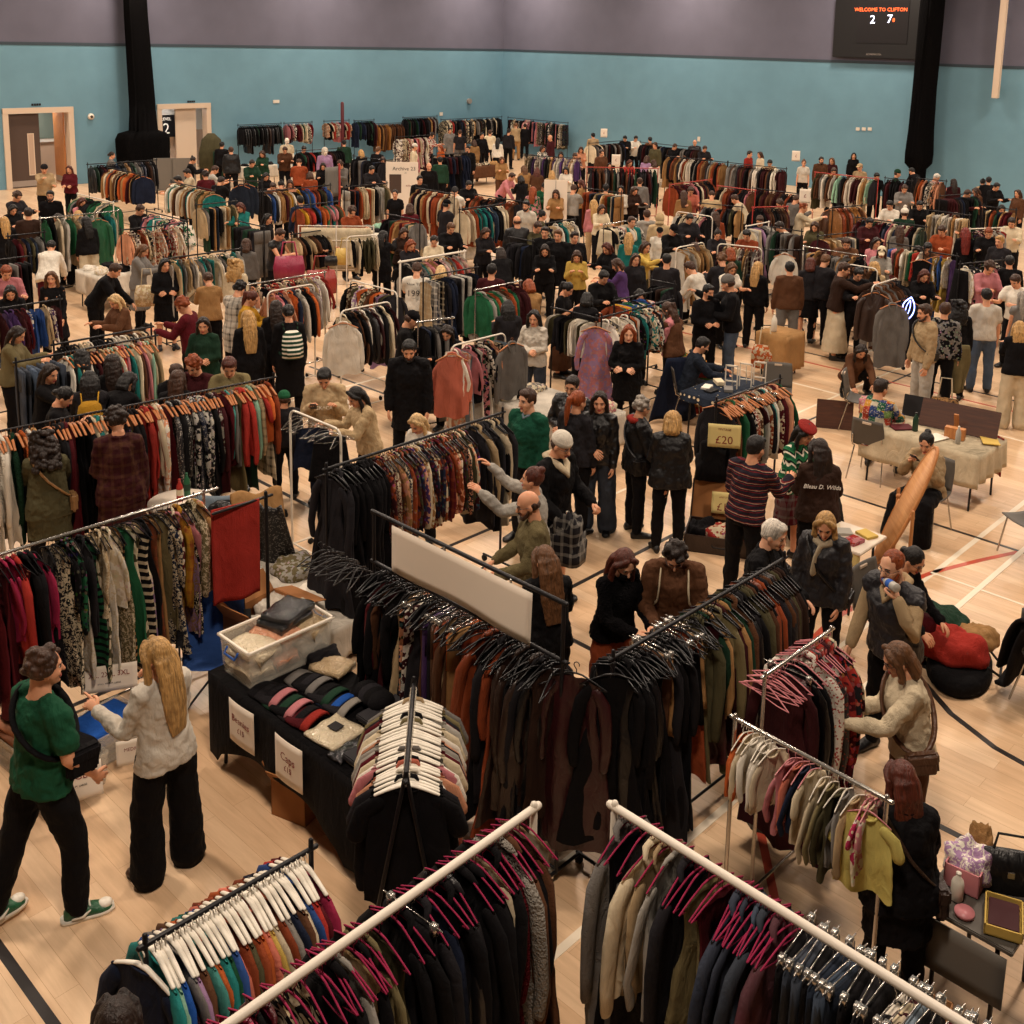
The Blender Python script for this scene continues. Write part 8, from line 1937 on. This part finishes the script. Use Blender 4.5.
# tables of folded goods between the far rails
def goods(px, py, w, d, lab, cols, z=.74, cloth='white', rz_=0):
    p = G(px, py, z); table('market_table', p.x-w/2, p.x+w/2, p.y-d/2, p.y+d/2, z, None, lab, cloth='cloth', drop=.45, col=cloth, clothlab='%s cloth on the %s' % (cn(cloth), lab.split(',')[0]))
    n = len(cols); q = random.Random(int(px)); 
    for k, c in enumerate(cols):
        x = p.x-w/2+.18+(w-.36)*((k % 4)/3); y = p.y-d/2+.18+(d-.36)*((k//4)/max(1, (n-1)//4))
        heap('folded_garment', V((x, y, z+.005)), .14, .08+.06*q.random(), c, '%s garment on the %s, %s' % (cn(c), lab.split(',')[0], ORD(k+1)), 'floral' if q.random() < .3 else 'cloth', 'cream', int(px)*7+k, grp='goods on the '+lab.split(',')[0])
goods(368, 232, 1.2, .7, 'cream stall table, under the card seller in black', ['white', 'cream', 'black', 'olive', 'white', 'pink', 'grey', 'mint'])
goods(330, 160, 1.6, .8, 'far white stall table, below the back rails', ['white', 'black', 'cream', 'navy', 'rust'])
goods(255, 165, 1.4, .7, 'far left stall table, left of the pennant pole', ['black', 'white', 'beige', 'charcoal'])
goods(455, 240, 1.2, .7, 'pale stall table, by the masked shopper', ['pink', 'white', 'red', 'black', 'grey', 'cream', 'teal', 'brown'])
goods(125, 268, 1.6, .9, 'left stall table, beside the grey long coat', ['white', 'black', 'cream', 'red', 'white', 'black', 'grey', 'beige'])
goods(556, 405, .9, 1.6, 'long stall table, behind the dark green jumper', ['white', 'cream', 'pale_grey', 'pink', 'white', 'black', 'cream', 'grey'], cloth='white')
goods(985, 238, 1.2, .7, 'right stall table, near the red-haired shopper', ['cream', 'beige', 'olive', 'white', 'tan', 'maroon'])
goods(805, 250, 1.0, .6, 'small stall table, under the football shirt', ['white', 'pink', 'red', 'black'])
goods(478, 165, 1.6, .8, 'far stall table, in the open patch of floor', ['red', 'brown', 'black', 'tan'], cloth='brown')
goods(700, 225, 1.0, .6, 'dark stall table, among the short white rails', ['black', 'grey', 'red', 'beige'], cloth='charcoal')
goods(980, 300, 1.2, .7, 'right-hand stall table, before the denim-clad shopper', ['black', 'maroon', 'cream', 'denim', 'pink'], cloth='brown')
# things in hands
def palm(q, s, off=(0, 0, 0)):
    S = q['S']; w = S['wr'+s]+S['ha'+s]*.10; side, nr = palm_axes(S, s); w = w+nr*.035
    return q['root'].matrix_basis @ w if False else (Matrix.Translation(q['root'].location) @ Matrix.Rotation(q['root'].rotation_euler.z, 4, 'Z') @ Matrix.Scale(q['h']/1.745, 4)) @ w
def byl(s): return [q for q in PEOPLE if s in (q['label'] or '')][0]
q = byl('drinking'); p = palm(q, 'L'); hd = Matrix.Translation(q['root'].location) @ Matrix.Rotation(q['root'].rotation_euler.z, 4, 'Z') @ Matrix.Scale(q['h']/1.745, 4) @ (q['S']['H4'] @ V((0, .10, -.06)))
ax = (p+V((0, 0, .03))-hd); zz = -ax.normalized(); xx = zz.cross(V((0, 0, 1))).normalized(); yy = zz.cross(xx); M = Matrix.Identity(4)
for i, c in enumerate((xx, yy, zz)):
    for k in range(3): M[k][i] = c[k]
bottle((0, 0, 0), .23, .034, 'pale_grey', 'royal', 'clear drink bottle with blue label held to the mouth', M=Matrix.Translation(hd-zz*.235) @ M, label_col='royal')
def phone(q, s='R', lab=None):
    p = palm(q, s); r = empty('phone', p, q['root'].rotation_euler.z, label=lab, cat='phone'); r.rotation_euler = (-.9, 0, q['root'].rotation_euler.z); put('case', box_me('case', (-.038, -.006, -.075), (.038, .006, .075), 'black_plastic', .005), r); put('screen', box_me('screen', (-.034, -.0075, -.07), (.034, -.006, .07), 'eyeglass', .001), r)
phone(byl('beige jacket and navy'), 'R', 'phone held by the person in beige jacket and navy t-shirt'); phone(byl('backpack straps'), 'R', 'phone held by the person with pale backpack straps'); phone(byl('oval mirror'), 'R', 'pale phone held by the person behind the oval mirror')
q = byl('white beanie, black jacket'); p = palm(q, 'R'); heap('carried_shirt', p+V((0, 0, -.30)), .18, .42, 'charcoal', 'grey checked shirt bundled over the arm of the person in white beanie', 'plaid', 'pale_grey', 61); bottle(p+V((0.02, 0.02, -.05)), .22, .03, 'peach', 'white', 'small drink bottle held by the person in white beanie')
q = byl('pink jacket holding'); p = palm(q, 'R'); tag(put('paper_sheet', MB().grid(lambda u, v: ((u-.5)*.22, .03*math.sin(PI*u), (v-.5)*.34), 6, 6, .003).mesh('paper_sheet', 'paper'), None, p+V((0, 0, .08)), (.3, 0, q['root'].rotation_euler.z)), 'cream paper sheet held by the person in pink jacket', 'paper')
# printed shirts
def shirtprint(near, lines, s='back'):
    for q in PEOPLE:
        if abs(q['px']-near[0]) < 1.5 and abs(q['py']-near[1]) < 1.5:
            S = q['S']
            for tx, sz, z in lines:
                y = -.175 if s == 'back' else .165
                M4 = Matrix.Translation(S['P']) @ S['T'].to_4x4() @ Matrix.Translation((0, y, z)) @ (Matrix.Rotation(PI/2, 4, 'X') if s == 'back' else Matrix.Rotation(PI, 4, 'Z') @ Matrix.Rotation(PI/2, 4, 'X'))
                text(tx, sz, 'black_ink' if q['tcol'] in ('white', 'cream') else 'white_ink', q['root'], M=M4)
shirtprint((417, 263), [('New York', .07, .40), ('1994', .15, .24)]); shirtprint((324, 369), [('CKACA', .06, .28)], 'front')
